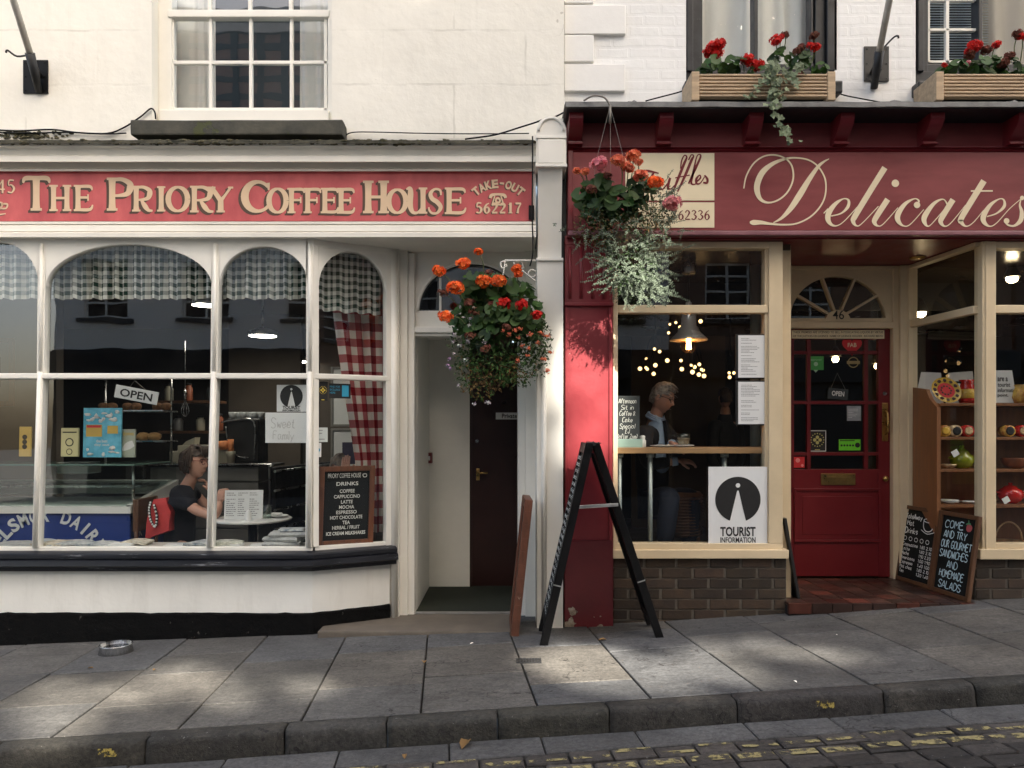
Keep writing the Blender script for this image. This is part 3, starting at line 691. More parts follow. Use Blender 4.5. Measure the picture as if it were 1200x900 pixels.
for i, p in enumerate(pp):
    n_ = nm(i); ring = []
    wz = noise.noise(Vector((p.x*3, 1, 0)))*.010+noise.noise(Vector((p.x*17, 1, 0)))*.004
    zg = zf(p.x)-.03; z1 = ZP(717.5, 0)+wz
    for o_, z in ((-.05, z1+.004), (.016, z1), (.026, z1-.012), (.024, z1-.05), (.027, (z1+zg)/2), (.03, zg+.02), (.03, zg-.1)):
        q = Vector((p.x+n_.x*o_, p.y+n_.y*o_, z)); q += noise.noise_vector(q*22)*.006 if o_ > 0 else Vector((0, 0, 0)); ring.append(m.v(q))
    if pv:
        for k in range(6): m.f([pv[k], pv[k+1], ring[k+1], ring[k]])
    pv = ring
m.build('plinth', m_plinth, LB)
# door surround beside the bay
YD = .40
m = MB(); g = ZP(718, .3)
zg = zf(-1)-.05
m.box(XP(456, .3), XP(468, .3), .29, .46, zg, zt0-.002, .006); m.tube([(XP(462, .28), .285, zg), (XP(462, .28), .285, zt0-.04)], .028, 10)
m.box(XP(468, .35), XP(478, .35), .335, .5, zg, ZP(293, .35), .008); m.box(XP(478, .37), XP(486, .37), .36, .5, zg, ZP(296, .36), .01)
m.box(XP(607, YD), XP(615.5, YD), YD-.02, .5, zg, ZP(391, YD), .006); m.box(XP(615.5, YD), XP(628, YD), YD-.05, .5, zg, zt0-.002, .004)
m.box(XP(486, YD), XP(607, YD), YD-.035, .5, ZP(390.5, YD), ZP(383.5, YD), .008); m.box(XP(486, YD), XP(607, YD), YD-.012, .49, ZP(394, YD), ZP(390.7, YD), .004)
m.arch(XP(490, YD), XP(616, YD), ZP(364, YD), ZP(308, YD), ZP(293, YD), YD-.006, YD+.05, 32); m.box(XP(478, YD), XP(490.2, YD), YD, YD+.05, ZP(383.5, YD), ZP(293, YD)); m.box(XP(476, YD), XP(628, YD), YD-.02, YD+.06, ZP(292.9, YD), zt0-.003, .004)
n = 30; c_, h_ = XP(553, YD), (XP(616, YD)-XP(490, YD))/2
m.tube([(c_-h_*math.cos(math.pi*i/n), YD-.008, ZP(364, YD)+(ZP(308, YD)-ZP(364, YD))*math.sin(math.pi*i/n)) for i in range(n+1)], .012, 6)
m.box(XP(490, YD), XP(615.5, YD), YD, YD+.04, ZP(383.4, YD), ZP(364, YD), .003)
for px in (515.5,): m.box(XP(px, YD)-.008, XP(px, YD)+.008, YD+.02, YD+.04, ZP(364, YD), ZP(325, YD))
df = m.build('door_frame', m_white, LB)
m = MB(); m.rect(XP(489, YD), XP(616, YD), ZP(364, YD), ZP(306, YD), YD+.028); m.build('fanlight', m_glass, df)
# lobby
YB = 1.38; lx0, lx1 = XP(487, YD), XP(607, YD)
zl = .012; zc = ZP(384, YD)+.02
part('lobby_wall', m_white, LB, (lx0-.06, lx0, .5, YB, zl-.1, zc), (lx1, lx1+.06, .5, YB, zl-.1, zc), (XP(487, YB)-.2, XP(552, YB), YB, YB+.06, zl-.1, zc), (lx0-.06, lx1+.06, .5, YB+.06, zc, zc+.05), (XP(498, YB)-.03, XP(498, YB), YB-.03, YB-.002, zl, zc), b=.003)
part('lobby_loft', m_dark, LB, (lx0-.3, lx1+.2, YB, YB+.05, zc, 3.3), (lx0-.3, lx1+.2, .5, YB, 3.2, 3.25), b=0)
part('lobby_floor', m_mat, LB, (lx0-.05, lx1+.05, YD+.02, YB+.05, -.2, zl), b=0)
part('threshold', m_alum, LB, (lx0, lx1, YD-.02, YD+.012, zl-.05, zl+.006), b=.002)
d = MB(); d.box(XP(552, YB), lx1+.05, YB+.012, YB+.05, zl+.004, zc-.02, .004); d.box(XP(550.5, YB), XP(553, YB), YB-.004, YB+.012, zl, zc-.02)
door = d.build('door', M('dark brown door', (.028, .008, .006), .35, .3, 4, .05), LB)
m = MB(); hx, hz = XP(560, YB), ZP(555, YB)
m.box(hx-.016, hx+.016, YB, YB+.012, hz-.06, hz+.045, .004); m.tube([(hx, YB, hz+.01), (hx, YB-.05, hz+.01), (hx+.09, YB-.055, hz+.008)], .009, 8); m.build('handle', m_brass, door)
m = MB(); m.tube([(XP(559, YB), YB-.004, ZP(517, YB)), (XP(559, YB), YB+.012, ZP(517, YB))], .016, 12); m.build('lock', m_steel, door)
part('doorstep', m_step, LB, (-1.36, .03, -.14, YD-.02, -.25, .006), b=.012)
# party pilaster with its console block
pl = MB(); YP = -.02
px0, px1 = XP(629, YP), XP(660, YP); zg2 = ZP(702, 0)
pl.box(px0, px1, YP, .5, -.2, ZP(304.5, YP), .006); pl.box(px0+.01, px1-.012, YP+.015, .5, ZP(304.5, YP)+.002, ZP(196, YP), .006)
pl.tube([(XP(637.5, YP), YP-.012, -.03), (XP(637.5, YP), YP-.012, ZP(380, YP))], .018, 10)
pl.build('pilaster', m_white, LB)
cs = MB(); cx0, cx1 = XP(628, -.12), XP(663.5, -.12); za, zb_ = ZP(196, -.12), ZP(155, -.12)
prof = [(.3, za), (-.13, za), (-.14, za+.01), (-.14, zb_), (.3, zb_)]
cs.prism([(cx0, za), (cx1, za), (cx1, zb_)]+[((cx0+cx1)/2+(cx1-cx0)/2*math.cos(math.pi*i/16), zb_+(ZP(137, -.12)-zb_)*math.sin(math.pi*i/16)) for i in range(1, 16)]+[(cx0, zb_)], -.14, .3)
mid = (cx0+cx1)/2; rw = (cx1-cx0)/2-.02
cs.tube([(mid+rw*math.cos(math.pi*i/16), -.142, zb_+.0+(ZP(140, -.12)-zb_)*math.sin(math.pi*i/16)) for i in range(17)], .010, 6)
cs.box(cx0+.012, cx1-.012, -.150, -.13, ZP(193, -.12), ZP(165, -.12), .006); cs.box(cx0, cx1, -.152, -.13, ZP(164, -.12), ZP(161, -.12), .003); cs.box(cx0-.006, cx1+.004, -.152, .2, za-.006, za+.016, .004)
pv = None
for i in range(13):
    t = i/12; y = -.115+.105*math.sin(t*math.pi/2); z = za+(ZP(304, YP)-za)*t
    cur = [cs.v((px0+.008, y, z)), cs.v((px1-.012, y, z)), cs.v((px1-.012, .1, z)), cs.v((px0+.008, .1, z))]
    if pv:
        for k in range(4): cs.f([pv[k], pv[(k+1) % 4], cur[(k+1) % 4], cur[k]])
    pv = cur
cs.box(px0-.004, px1, -.035, .1, ZP(306, YP), ZP(302.5, YP), .004)
cs.build('console_block', m_white, LB)
# the room behind the bay
X1 = XP(470, .4)
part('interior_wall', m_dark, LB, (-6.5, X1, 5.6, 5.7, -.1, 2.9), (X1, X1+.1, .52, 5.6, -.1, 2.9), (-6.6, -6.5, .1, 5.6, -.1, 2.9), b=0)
for q in ((-6.5, XP(66, 2.0), 2.0, 2.12, -.1, 2.88), (XP(268, 4.2), XP(352, 4.2), 4.2, 4.3, -.1, 2.88), (XP(375, 4.6), XP(440, 4.6), 4.6, 4.7, -.1, 2.88)): part('partition_wall', m_inner, LB, q, b=0)
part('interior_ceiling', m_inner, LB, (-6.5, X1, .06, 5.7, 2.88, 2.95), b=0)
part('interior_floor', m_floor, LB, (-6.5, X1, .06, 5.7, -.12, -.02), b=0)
part('display_ledge', M('white ledge', (.5, .48, .44), .5, .1, 4, .05), LB, (-5, XP(362, .1), .05, .34, ZP(647, .05), ZP(642, .05)), b=.003)
# ---------------------------------------------------------------- delicatessen (right building)
RB = thing('delicatessen', (2.4, .6, .1), 'white painted brick house over an oxblood and cream delicatessen shopfront', 'building')
YR = .22; RX1 = 7.5
zt = ZP(119, YR)-.02
w1 = (XP(804, YR), XP(978, YR)); w2 = (XP(1073, YR), XP(1290, YR)); wt = 5.4; rx0 = XP(660.5, YR)
rwall = part('wall', m_wbrick, RB, (rx0, w1[0], YR, .6, zt, 7.2), (w1[1], w2[0], YR, .6, zt, 7.2), (w2[1], RX1, YR, .6, zt, 7.2), (w1[0], w1[1], YR, .6, wt, 7.2), (w2[0], w2[1], YR, .6, wt, 7.2), b=0)
m = MB(); m.prism([(rx0, 7.2), (7.6, 7.2), (7.6, 9), (rx0, 9)], .6, .65); m.build('roof', m_lead, RB)
m = MB(); yq = YR
for a, b, t, u in ((661, 695, -30, 6), (661, 732.5, 8, 42), (661, 695.5, 43, 74), (661, 732, 77, 108.5), (661, 733, -64, -32)):
    m.box(XP(a, yq), XP(b, yq), YR-.028, YR+.05, ZP(u, yq), ZP(t, yq), .006)
m.build('quoin', M('quoin paint', (.80, .79, .755), .7, .05, 3, .3, 24, wear=(.36, .27, .16), wearamt=.30, wscale=6), RB)
def rwindow(x0, x1, bars, cols):
    f = MB(); X = lambda p: XP(p, .26); Z = lambda p: ZP(p, .26)
    for a, b, y in bars: f.box(X(a), X(b), .24+y, .36, Z(86), wt, .006)
    f.box(x0, x1, .27, .36, Z(86), Z(74), .006); f.box(x0, x1, .25, .36, wt-.08, wt, .006); f.box(x0-.03, x1+.02, .12, .3, Z(118), Z(104), .012); f.box(x0, x1, .24, .33, Z(105), Z(85), .004)
    o = f.build('window', m_dframe, RB)
    m = MB(); m.rect(x0, x1, Z(85), wt, .335); m.build('pane', m_glass, o)
    return o
wA = rwindow(*w1, ((804, 811, -.02), (811, 823, .01), (883.5, 888.5, .02), (950, 953, .02), (955, 966, .01), (967, 979, -.02)), 0)
wB = rwindow(*w2, ((1073, 1080, -.02), (1080, 1087, .01), (1147, 1151.5, .02), (1260, 1290, 0)), 0)
m = MB(); X = lambda p: XP(p, .30); Z = lambda p: ZP(p, .30)
for a, b, c, d_ in ((1087, 1089.5, 74, -60), (1144.5, 1147, 74, -60), (1108, 1112, 74, -60), (1087, 1147, 74, 71), (1087, 1147, 36.5, 33.5), (1087, 1147, 1.5, -1.5)): m.box(X(a), X(b), .295, .325, Z(c), Z(d_), .003)
m.build('sash', m_white, wB)
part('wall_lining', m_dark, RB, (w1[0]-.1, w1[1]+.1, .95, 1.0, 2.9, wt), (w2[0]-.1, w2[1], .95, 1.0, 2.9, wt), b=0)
# lead ledge, frieze, brackets
zlg0, zlg1 = ZP(126.5, -.22), ZP(119.5, -.22)
m = MB(); pv = None
for i in range(170):
    x = XP(661, -.1)+i*.045; a = noise.noise(Vector((x*4, 9, 0)))*.004
    cur = [m.v(p) for p in ((x, .3, zlg1+.05+a), (x, -.2, zlg1+a), (x, -.235, zlg1-.004+a), (x, -.24, zlg0+a), (x, -.2, zlg0-.004), (x, .3, zlg0-.004))]
    if pv:
        for k in range(6): m.f([pv[k], pv[(k+1) % 6], cur[(k+1) % 6], cur[k]])
    pv = cur
for px in (742, 1045, 1185): m.ball((XP(px, -.15), -.16, zlg1+.01), (.05, .04, .02), 8, .3)
m.build('ledge', m_lead, RB)
part('ledge_shadow_board', m_dframe, RB, (XP(662, 0), RX1, -.225, .29, zlg0-.0075, zlg0-.0045), b=0)  # dark board put in as the deep shadow under the ledge
fz0 = ZP(173, 0)
FRX0 = XP(665, 0)
part('frieze', m_fascia, RB, (FRX0, RX1, .02, .3, fz0, zlg0-.006), b=0)
m = MB(); m.sweep([(FRX0, 0), (RX1, 0)], [(-.02, ZP(172, 0)), (.012, ZP(172, 0)), (.03, ZP(173.5, 0)), (.03, ZP(174.5, 0)), (.012, ZP(175, 0)), (.02, ZP(176.5, 0)), (.008, ZP(178.5, 0)), (-.02, ZP(178.5, 0))]); m.build('moulding', m_dred, RB)
for px in (674, 778, 881.5, 986, 1089.5, 1191, 1296):
    m = MB(); c = XP(px, -.06); w_ = .048
    pr = [(.02, zlg0-.008), (-.165, zlg0-.008), (-.165, zlg0-.03)]+[(-.165+.12*(1-math.cos(t*math.pi/16)), zlg0-.03-(zlg0-.03-ZP(168, 0))*t/8) for t in range(1, 9)]+[(-.06, ZP(169, 0)), (-.06, ZP(171.5, 0)), (.02, ZP(171.5, 0))]
    m.sweep([(c-w_, 0), (c+w_, 0)], [(-y, z) for y, z in pr]); m.box(c-w_-.006, c+w_+.006, -.075, .0, ZP(170, -.05), ZP(168.3, -.05), .003)
    m.build('bracket', m_dred, RB)
# pilaster
YQ = .03; qx0, qx1 = XP(662, YQ), XP(718, YQ)
zq = ZP(633, YQ)
m = MB(); m.box(qx0, qx1, YQ, .3, zq-.002, ZP(277, YQ), .004); m.box(qx0-.004, qx1+.004, YQ-.022, .2, ZP(359, YQ), ZP(355, YQ), .006)
m.box(qx0, qx1, YQ-.004, .2, ZP(287, YQ), ZP(284, YQ), .003)
for px in (668, 681, 694.5, 708): m.tube([(XP(px, YQ), YQ+.002, ZP(350, YQ)), (XP(px, YQ), YQ+.002, ZP(290, YQ))], .013, 8)
for px in (664.5, 715.5): m.box(XP(px, YQ)-.012, XP(px, YQ)+.012, YQ-.01, .1, zq, ZP(360, YQ), .004)
m.box(XP(715, YQ), XP(718.4, YQ), YQ-.006, .1, ZP(605, YQ), ZP(577, YQ), .002)
pil = m.build('pilaster', m_dredw, RB)
m = MB(); m.box(qx0-.004, qx1+.002, YQ-.016, .2, -.2, zq, .006); bmesh.ops.subdivide_edges(m.bm, edges=m.bm.edges[:], cuts=2, use_grid_fill=True)
def peel(name):
    mm, t, o = NT(name); L = t.links; co = N(t, 'TexCoord').outputs['Object']; b = N(t, 'BsdfPrincipled'); b.inputs['Roughness'].default_value = .5
    sp = N(t, 'SeparateXYZ'); L.new(co, sp.inputs[0]); mr = N(t, 'MapRange'); mr.inputs[1].default_value = .19; mr.inputs[2].default_value = .40; mr.inputs[3].default_value = .16; mr.inputs[4].default_value = -.50; L.new(sp.outputs[2], mr.inputs[0])
    ad = N(t, 'Math', operation='ADD'); L.new(ramp(t, nz(t, co, 6, 9, .6), [(.3, 0), (.7, 1)]), ad.inputs[0]); L.new(mr.outputs[0], ad.inputs[1])
    mk = ramp(t, ad.outputs[0], [(.47, 0), (.50, 1)]); pl_ = ramp(t, nz(t, co, 22, 8, .7), [(.3, (.10, .075, .05)), (.5, (.40, .33, .25)), (.75, (.62, .58, .5))])
    red = ramp(t, nz(t, co, 4, 6), [(.3, (.12, .010, .015)), (.7, (.17, .014, .02))])
    L.new(mix(t, mk, red, pl_), b.inputs['Base Color']); bp = N(t, 'Bump', invert=True); bp.inputs['Distance'].default_value = .008; L.new(mk, bp.inputs['Height'])
    b2 = N(t, 'Bump'); b2.inputs['Strength'].default_value = .4; b2.inputs['Distance'].default_value = .006; L.new(nz(t, co, 30, 8), b2.inputs['Height']); L.new(bp.outputs[0], b2.inputs['Normal']); L.new(b2.outputs[0], b.inputs['Normal'])
    L.new(b.outputs[0], o.inputs[0]); return mm
m.build('pilaster_base', peel('peeling oxblood paint'), RB)
# fascia backing and soffit
part('fascia', m_fascia, RB, (FRX0, RX1, .0, .12, ZP(277.6, 0), ZP(178, 0)), b=0)
zsf = ZP(278.5, -.03)
part('soffit', m_dred, RB, (qx0, RX1, .03, 1.2, zsf+.004, zsf+.03), b=0)
# shop window
YS = .08; X = lambda p: XP(p, YS); Z = lambda p: ZP(p, YS)
m = MB(); zs0 = Z(654)
m.box(X(718.6), X(724), YS, YS+.09, Z(637), zsf, .004); m.box(X(901), X(917.5), YS, YS+.12, Z(637), zsf, .005); m.box(X(897.5), X(901), YS+.02, YS+.1, Z(637), Z(291), .003)
m.box(X(724), X(901), YS, YS+.09, Z(291), zsf, .005); m.box(X(724), X(901), YS+.01, YS+.09, Z(366.5), Z(357), .006)
m.box(X(718.6), X(917.5), YS-.0, YS+.1, Z(644), Z(637), .004); m.box(X(716), X(923), YS-.03, YS+.1, Z(654), Z(643.8), .006)
sw = m.build('shop_window', m_cream, RB)
for a, b in ((291, 357), (366, 638)):
    m = MB(); m.rect(X(723), X(899), Z(b), Z(a), YS+.05); m.build('pane', m_glassd, sw)
def bricks(name, x0, x1, z0, z1, y, ret=None):
    """laid bricks in stretcher bond, each its own slightly skewed block"""
    m = MB(); mo = MB(); ch = .0755; k = 0; z = z1
    mo.box(x0, x1, y+.008, y+.1, z0, z1)
    while z > z0:
        xx = x0-(.115 if k % 2 else 0)
        while xx < x1:
            a, b = max(xx, x0), min(xx+.222, x1)
            if b-a > .02:
                f = random.uniform(.6, 1.25); m.c = (f*random.uniform(.95, 1.1), f, f*random.uniform(.9, 1.05), 1)
                j = random.uniform(-.002, .002); m.box(a+.004, b-.004, y+j, y+.06, z-ch+.009, z, .005)
            xx += .234
        z -= ch; k += 1
    o = m.build(name, m_brick, RB); mo.build('mortar', m_mortar, o); return o
random.seed(11)
bricks('brick_base', X(718.5), X(922), -.1, zs0-.002, YS+.004)
# recessed doorway
YE = .92; zfl = ZP(706.5, .02)
fx0, fx1 = XP(905, .2), XP(1063, YE)
m = MB(); tm = MB()
nx, ny = 12, 8; tw = .152
x = XP(921, .05); 
for j in range(7):
    for i in range(10):
        a = x+i*tw-.02*j*0; f = random.choice((.45, .55, .6, .8, .5, 1.3)); g = random.random() < .28
        m.c = (f*(1.5 if g else 1), f*(.9 if g else 1), f*(.8 if g else 1), 1)
        y0 = .03+j*.135; m.box(a+.003, a+tw-.003, y0+.003, y0+.132, zfl-.02, zfl+random.uniform(-.001, .001), .003)
i = 0; a = x-.0
while a < XP(1150, 0):
    f = random.choice((.5, .55, .6)); g = random.random() < .5
    m.c = (1.0, .58, .46, 1) if g else (f, f, f, 1); l = random.choice((.145, .17)); m.box(a+.003, a+l-.003, .0, .03, zfl-.075, zfl-.001, .003); a += l
m.build('tiled_floor', M('quarry tiles', (.062, .030, .022), .38, .3, 12, .25, 30, attr=True), RB)
part('floor_bed', m_joint, RB, (x+.006, XP(1160, 0), .012, 1.1, -.2, zfl-.008), b=0)
XE = lambda p: XP(p, YE); ZE = lambda p: ZP(p, YE)
m = MB(); zd = ZE(385)
m.box(XE(905), XE(921.5), YE-.02, YE+.1, zfl, zsf, .005); m.box(XE(1045.5), XE(1052), YE-.02, YE+.1, zfl, zsf, .005); m.box(XE(1052), XE(1066), YE-.045, YE+.1, zfl, zsf, .006)
m.box(XE(921.5), XE(1045.5), YE-.03, YE+.1, ZE(385), ZE(377.5), .006)
m.arch(XE(926), XE(1037.5), ZE(373), ZE(323.5), ZE(316), YE-.008, YE+.06, 32); m.box(XE(921.5), XE(926.2), YE-.008, YE+.06, ZE(377.3), ZE(316)); m.box(XE(1037.3), XE(1045.5), YE-.008, YE+.06, ZE(377.3), ZE(316)); m.box(XE(926), XE(1037.5), YE-.008, YE+.06, ZE(377.3), ZE(373))
m.box(XE(905), XE(1066), YE-.025, YE+.08, ZE(315.9), zsf, .004)
cx, cz = XE(981.5), ZE(374)
rO = XE(1037.5)-cx; rz = ZE(323.5)-ZE(373)
for a in (34, 69, 108, 146):
    t = R(a); d = Vector((math.cos(t), 0, math.sin(t)*rz/rO)); u = Vector((-d.z, 0, d.x)).normalized()*.010
    p0 = Vector((cx, 0, cz))+d*.07; p1 = Vector((cx, 0, cz))+d*(rO+.01)
    m.prism([(p0.x-u.x, p0.z-u.z), (p1.x-u.x, p1.z-u.z), (p1.x+u.x, p1.z+u.z), (p0.x+u.x, p0.z+u.z)], YE-.004, YE+.04)
m.prism([(cx+.105*math.cos(math.pi*i/16), ZE(377)+.098*math.sin(math.pi*i/16)) for i in range(17)], YE-.014, YE+.04)
dfr = m.build('door_frame', m_cream, RB)
m = MB(); m.rect(XE(925), XE(1038), ZE(374), ZE(320), YE+.022); m.build('fanlight', m_glassd, dfr)
m = MB(); m.T = lambda p: Vector((p[0], YE-.0165, p[2])); m.text('46', cx, ZE(374.5), .095, .075, 0, .002); m.build('house_number', m_inkb, dfr)
# the red door
d = MB(); y0 = YE+.03; y1 = YE+.075
d.box(XE(922), XE(932), y0, y1, zfl+.01, zd, .003); d.box(XE(1031.5), XE(1045), y0, y1, zfl+.01, zd, .003)
d.box(XE(932), XE(1031.5), y0, y1, ZE(397), zd, .003); d.box(XE(932), XE(1031.5), y0, y1, ZE(676), ZE(550), .003)
for px in (950, 1017.5): d.box(XE(px-2.2), XE(px+2.2), y0+.006, y1-.004, ZE(550), ZE(397), .003)
for py in (412.5, 471.5, 532): d.box(XE(932), XE(1031.5), y0+.007, y1-.005, ZE(py+2), ZE(py-2), .003)
for a, b, c, e in ((932, 1034, 575.5, 572.5), (932, 1034, 636, 633), (932, 935, 633, 575.5), (1031, 1034, 633, 575.5)): d.box(XE(a), XE(b), y0-.012, y0+.004, ZE(c), ZE(e), .004)
d.box(XE(942), XE(1024), y0-.004, y0+.004, ZE(627), ZE(582), .003)
door = d.build('door', m_doorred, RB)
m = MB(); m.rect(XE(931), XE(1032), ZE(551), ZE(396), y0+.024); m.build('pane', m_glassd, door)
m = MB(); m.box(XE(1035.5), XE(1042.5), y0-.006, y0+.002, ZE(517), ZE(472), .003)
hx = XE(1039); m.tube(cr([(hx, y0-.004, ZE(481)), (hx, y0-.045, ZE(484)), (hx, y0-.055, ZE(495)), (hx, y0-.045, ZE(506)), (hx, y0-.004, ZE(509))], 5), [.006]*5+[.009]*5+[.012]*5+[.009]*5+[.006], 8); m.build('handle', m_brass, door)
m = MB(); m.ball((XE(1038.5), y0-.02, ZE(561)), (.024, .02, .024), 12); m.tube([(XE(1038.5), y0-.02, ZE(561)), (XE(1038.5), y0+.01, ZE(561))], .012, 8); m.build('knob', m_brass, door)
m = MB(); m.tube([(XE(1038.5), y0-.008, ZE(461)), (XE(1038.5), y0+.01, ZE(461))], .016, 12); m.build('lock', m_steel, door)
m = MB(); m.box(XE(963.5), XE(1004), y0-.008, y0+.002, ZE(568.5), ZE(555), .004); m.box(XE(968), XE(999.5), y0-.014, y0-.002, ZE(565), ZE(559), .003); m.build('letterbox', m_brass, door)
# right side: splayed light and corner window
A0 = Vector((XP(1063, .9), .9, 0)); A1 = Vector((XP(1142, .1), .1, 0)); ad_ = (A1-A0).normalized(); AL = (A1-A0).length
TA = frame(A0, ad_)
zA0, zA1 = Z(637), Z(291)
m = MB(TA)
zz1, zz2 = Z(366.5), Z(357)
m.box(0, AL, -.0, .07, zsf-.03, zsf, .004); m.box(.03, AL-.02, .005, .06, zz1, zz2, .006); m.box(0, AL, 0, .07, zs0, zA0, .005); m.box(-.01, .035, -.01, .07, zfl, zsf, .005)
m.T = None
m.box(XP(1141.5, YS+.09), X(1166.5), YS-.01, YS+.09, Z(654), zsf, .006); m.box(X(1153.5), X(1156), YS-.018, YS, Z(645), zsf, .003)
m.box(X(1166.5), RX1, YS, YS+.09, Z(291), zsf, .005); m.box(X(1166.5), RX1, YS+.01, YS+.09, Z(366.5), Z(357), .006); m.box(X(1146), RX1, YS-.03, YS+.1, Z(655), Z(643), .006); m.box(X(1166.5), RX1, YS, YS+.09, Z(643), Z(637), .004)
cw = m.build('corner_window', m_cream, RB)
m = MB(TA); m.rect(.03, AL-.01, zA0, zsf-.02, .03); m.build('pane', m_glassd, cw)
for a, b in ((291, 357), (366, 638)):
    m = MB(); m.rect(X(1166), RX1, Z(b), Z(a), YS+.05); m.build('pane', m_glassd, cw)
random.seed(12)
bricks('brick_base', X(1144), RX1, -.05, zs0-.004, YS+.006)
m = MB(TA); m.box(0, AL-.02, .012, .08, zfl-.1, zs0, .0); m.build('side_base', m_brick, RB)
m = MB(); m.box(XP(917.5, .2), XP(917.5, .2)+.06, YS+.122, YE, zfl-.1, zsf, .0); m.build('side_panel', m_cream, RB)
part('party_filler', m_dframe, RB, (XP(656, .25), XP(667, .25), .12, .35, -.1, zlg0-.01), b=0)
m = MB()
for k in range(9): m.box(XP(1069, 1.0), XP(1078, 1.0), 1.0, 1.02, ZP(608-k*17, 1.0)+.004, ZP(591-k*17, 1.0), .003); m.box(XP(1078.6, 1.0), XP(1092, 1.0), .985, 1.02, ZP(615-k*17, 1.0)+.004, ZP(598-k*17, 1.0), .003)
m.build('wall_tiles', M('grey white wall tile', (.36, .355, .34), .3, .12, 4, .05), RB)
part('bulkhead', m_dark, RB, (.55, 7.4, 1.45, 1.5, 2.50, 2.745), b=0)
# rooms behind
wl = m_dark
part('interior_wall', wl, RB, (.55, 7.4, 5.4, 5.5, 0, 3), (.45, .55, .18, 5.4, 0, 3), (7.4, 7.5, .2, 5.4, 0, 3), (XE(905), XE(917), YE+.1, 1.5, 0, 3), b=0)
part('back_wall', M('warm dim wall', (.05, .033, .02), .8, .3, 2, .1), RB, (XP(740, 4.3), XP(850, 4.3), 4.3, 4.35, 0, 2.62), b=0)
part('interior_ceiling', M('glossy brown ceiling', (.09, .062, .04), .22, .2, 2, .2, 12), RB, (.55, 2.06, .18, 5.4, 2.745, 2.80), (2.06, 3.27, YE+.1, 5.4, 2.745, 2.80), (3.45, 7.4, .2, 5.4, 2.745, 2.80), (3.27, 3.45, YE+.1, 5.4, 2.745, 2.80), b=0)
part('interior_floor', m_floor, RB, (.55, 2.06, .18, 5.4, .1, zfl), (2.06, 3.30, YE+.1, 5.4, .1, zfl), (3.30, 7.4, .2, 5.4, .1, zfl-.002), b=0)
# ---------------------------------------------------------------- name boards and lettering
def serif(m, ch, x, z, w, h, y):
    """fat flared capitals built from strokes on a unit box"""
    S = .30*min(1, .62*h/w) if w < h else .2
    def st(*p, wd=None): m.stroke([(x+a*w, z+b*h, c*h) for a, b, c in p], y-random.uniform(0, .0004), smooth=len(p) > 2)
    V = .21; T = .09
    def stem(a, b0=0, b1=1, v=V): st((a, b0, v*1.15), (a, b0+(b1-b0)*.25, v*.92), (a, b0+(b1-b0)*.75, v*.92), (a, b1, v*1.15)); ser(a, b0, v); ser(a, b1-0, v, -1)
    def ser(a, b, v=V, d=1): q = (v*.78)*h/w; st((a-q, b+d*.035, .075), (a+q, b+d*.035, .075))
    if ch == 'T': stem(.5); st((.02, .80, .05), (.10, .93, .13), (.5, .94, .12), (.90, .93, .13), (.98, .80, .05))
    elif ch == 'H': stem(.2); stem(.8); st((.2, .5, T), (.8, .5, T))
    elif ch in 'EF':
        stem(.25); st((.25, .94, .11), (.85, .94, .12), (.97, .80, .05)); st((.25, .52, T), (.75, .52, T)); st((.76, .40, .06), (.76, .64, .06))
        if ch == 'E': st((.25, .055, .11), (.85, .06, .12), (1.0, .24, .05))
    elif ch in 'PR':
        stem(.24); st((.24, .93, .10), (.58, .95, .12), (.86, .84, .17), (.9, .70, .21), (.80, .52, .16), (.5, .46, .09), (.24, .46, .08))
        if ch == 'R': st((.48, .46, .08), (.66, .22, .19), (.84, .05, .13), (1.04, .03, .07))
    elif ch == 'I': stem(.5)
    elif ch == 'O': m.stroke([(x+w*(.5+.42*math.cos(t)), z+h*(.5+.45*math.sin(t)), h*(.09+.12*abs(math.cos(t)))) for t in [2*math.pi*k/24 for k in range(25)]], y, smooth=False)
    elif ch == 'C': m.stroke([(x+w*(.55+.47*math.cos(t)), z+h*(.5+.45*math.sin(t)), h*(.08+.14*max(0, -math.cos(t))+.02)) for t in [R(42+k*276/24) for k in range(25)]], y, smooth=False); st((.93, .70, .05), (.90, .92, .12))
    elif ch == 'Y': st((.08, .97, .19), (.3, .72, .18), (.5, .45, .19)); st((.93, .97, .10), (.72, .70, .10), (.5, .45, .16)); st((.5, .48, V), (.5, 0, V*1.1)); ser(.5, 0); ser(.1, .93, .2); ser(.93, .93, .13)
    elif ch == 'U': st((.02, .93, .06), (.18, .97, .15), (.22, .8, V), (.2, .35, V), (.3, .08, .15), (.5, .03, .10), (.68, .14, .09), (.78, .3, .09)); stem(.80)
    elif ch == 'S': st((.84, .74, .06), (.78, .93, .09), (.45, .965, .09), (.20, .80, .15), (.30, .60, .17), (.62, .46, .18), (.82, .26, .16), (.62, .05, .10), (.30, .035, .09), (.12, .16, .08), (.10, .27, .05))
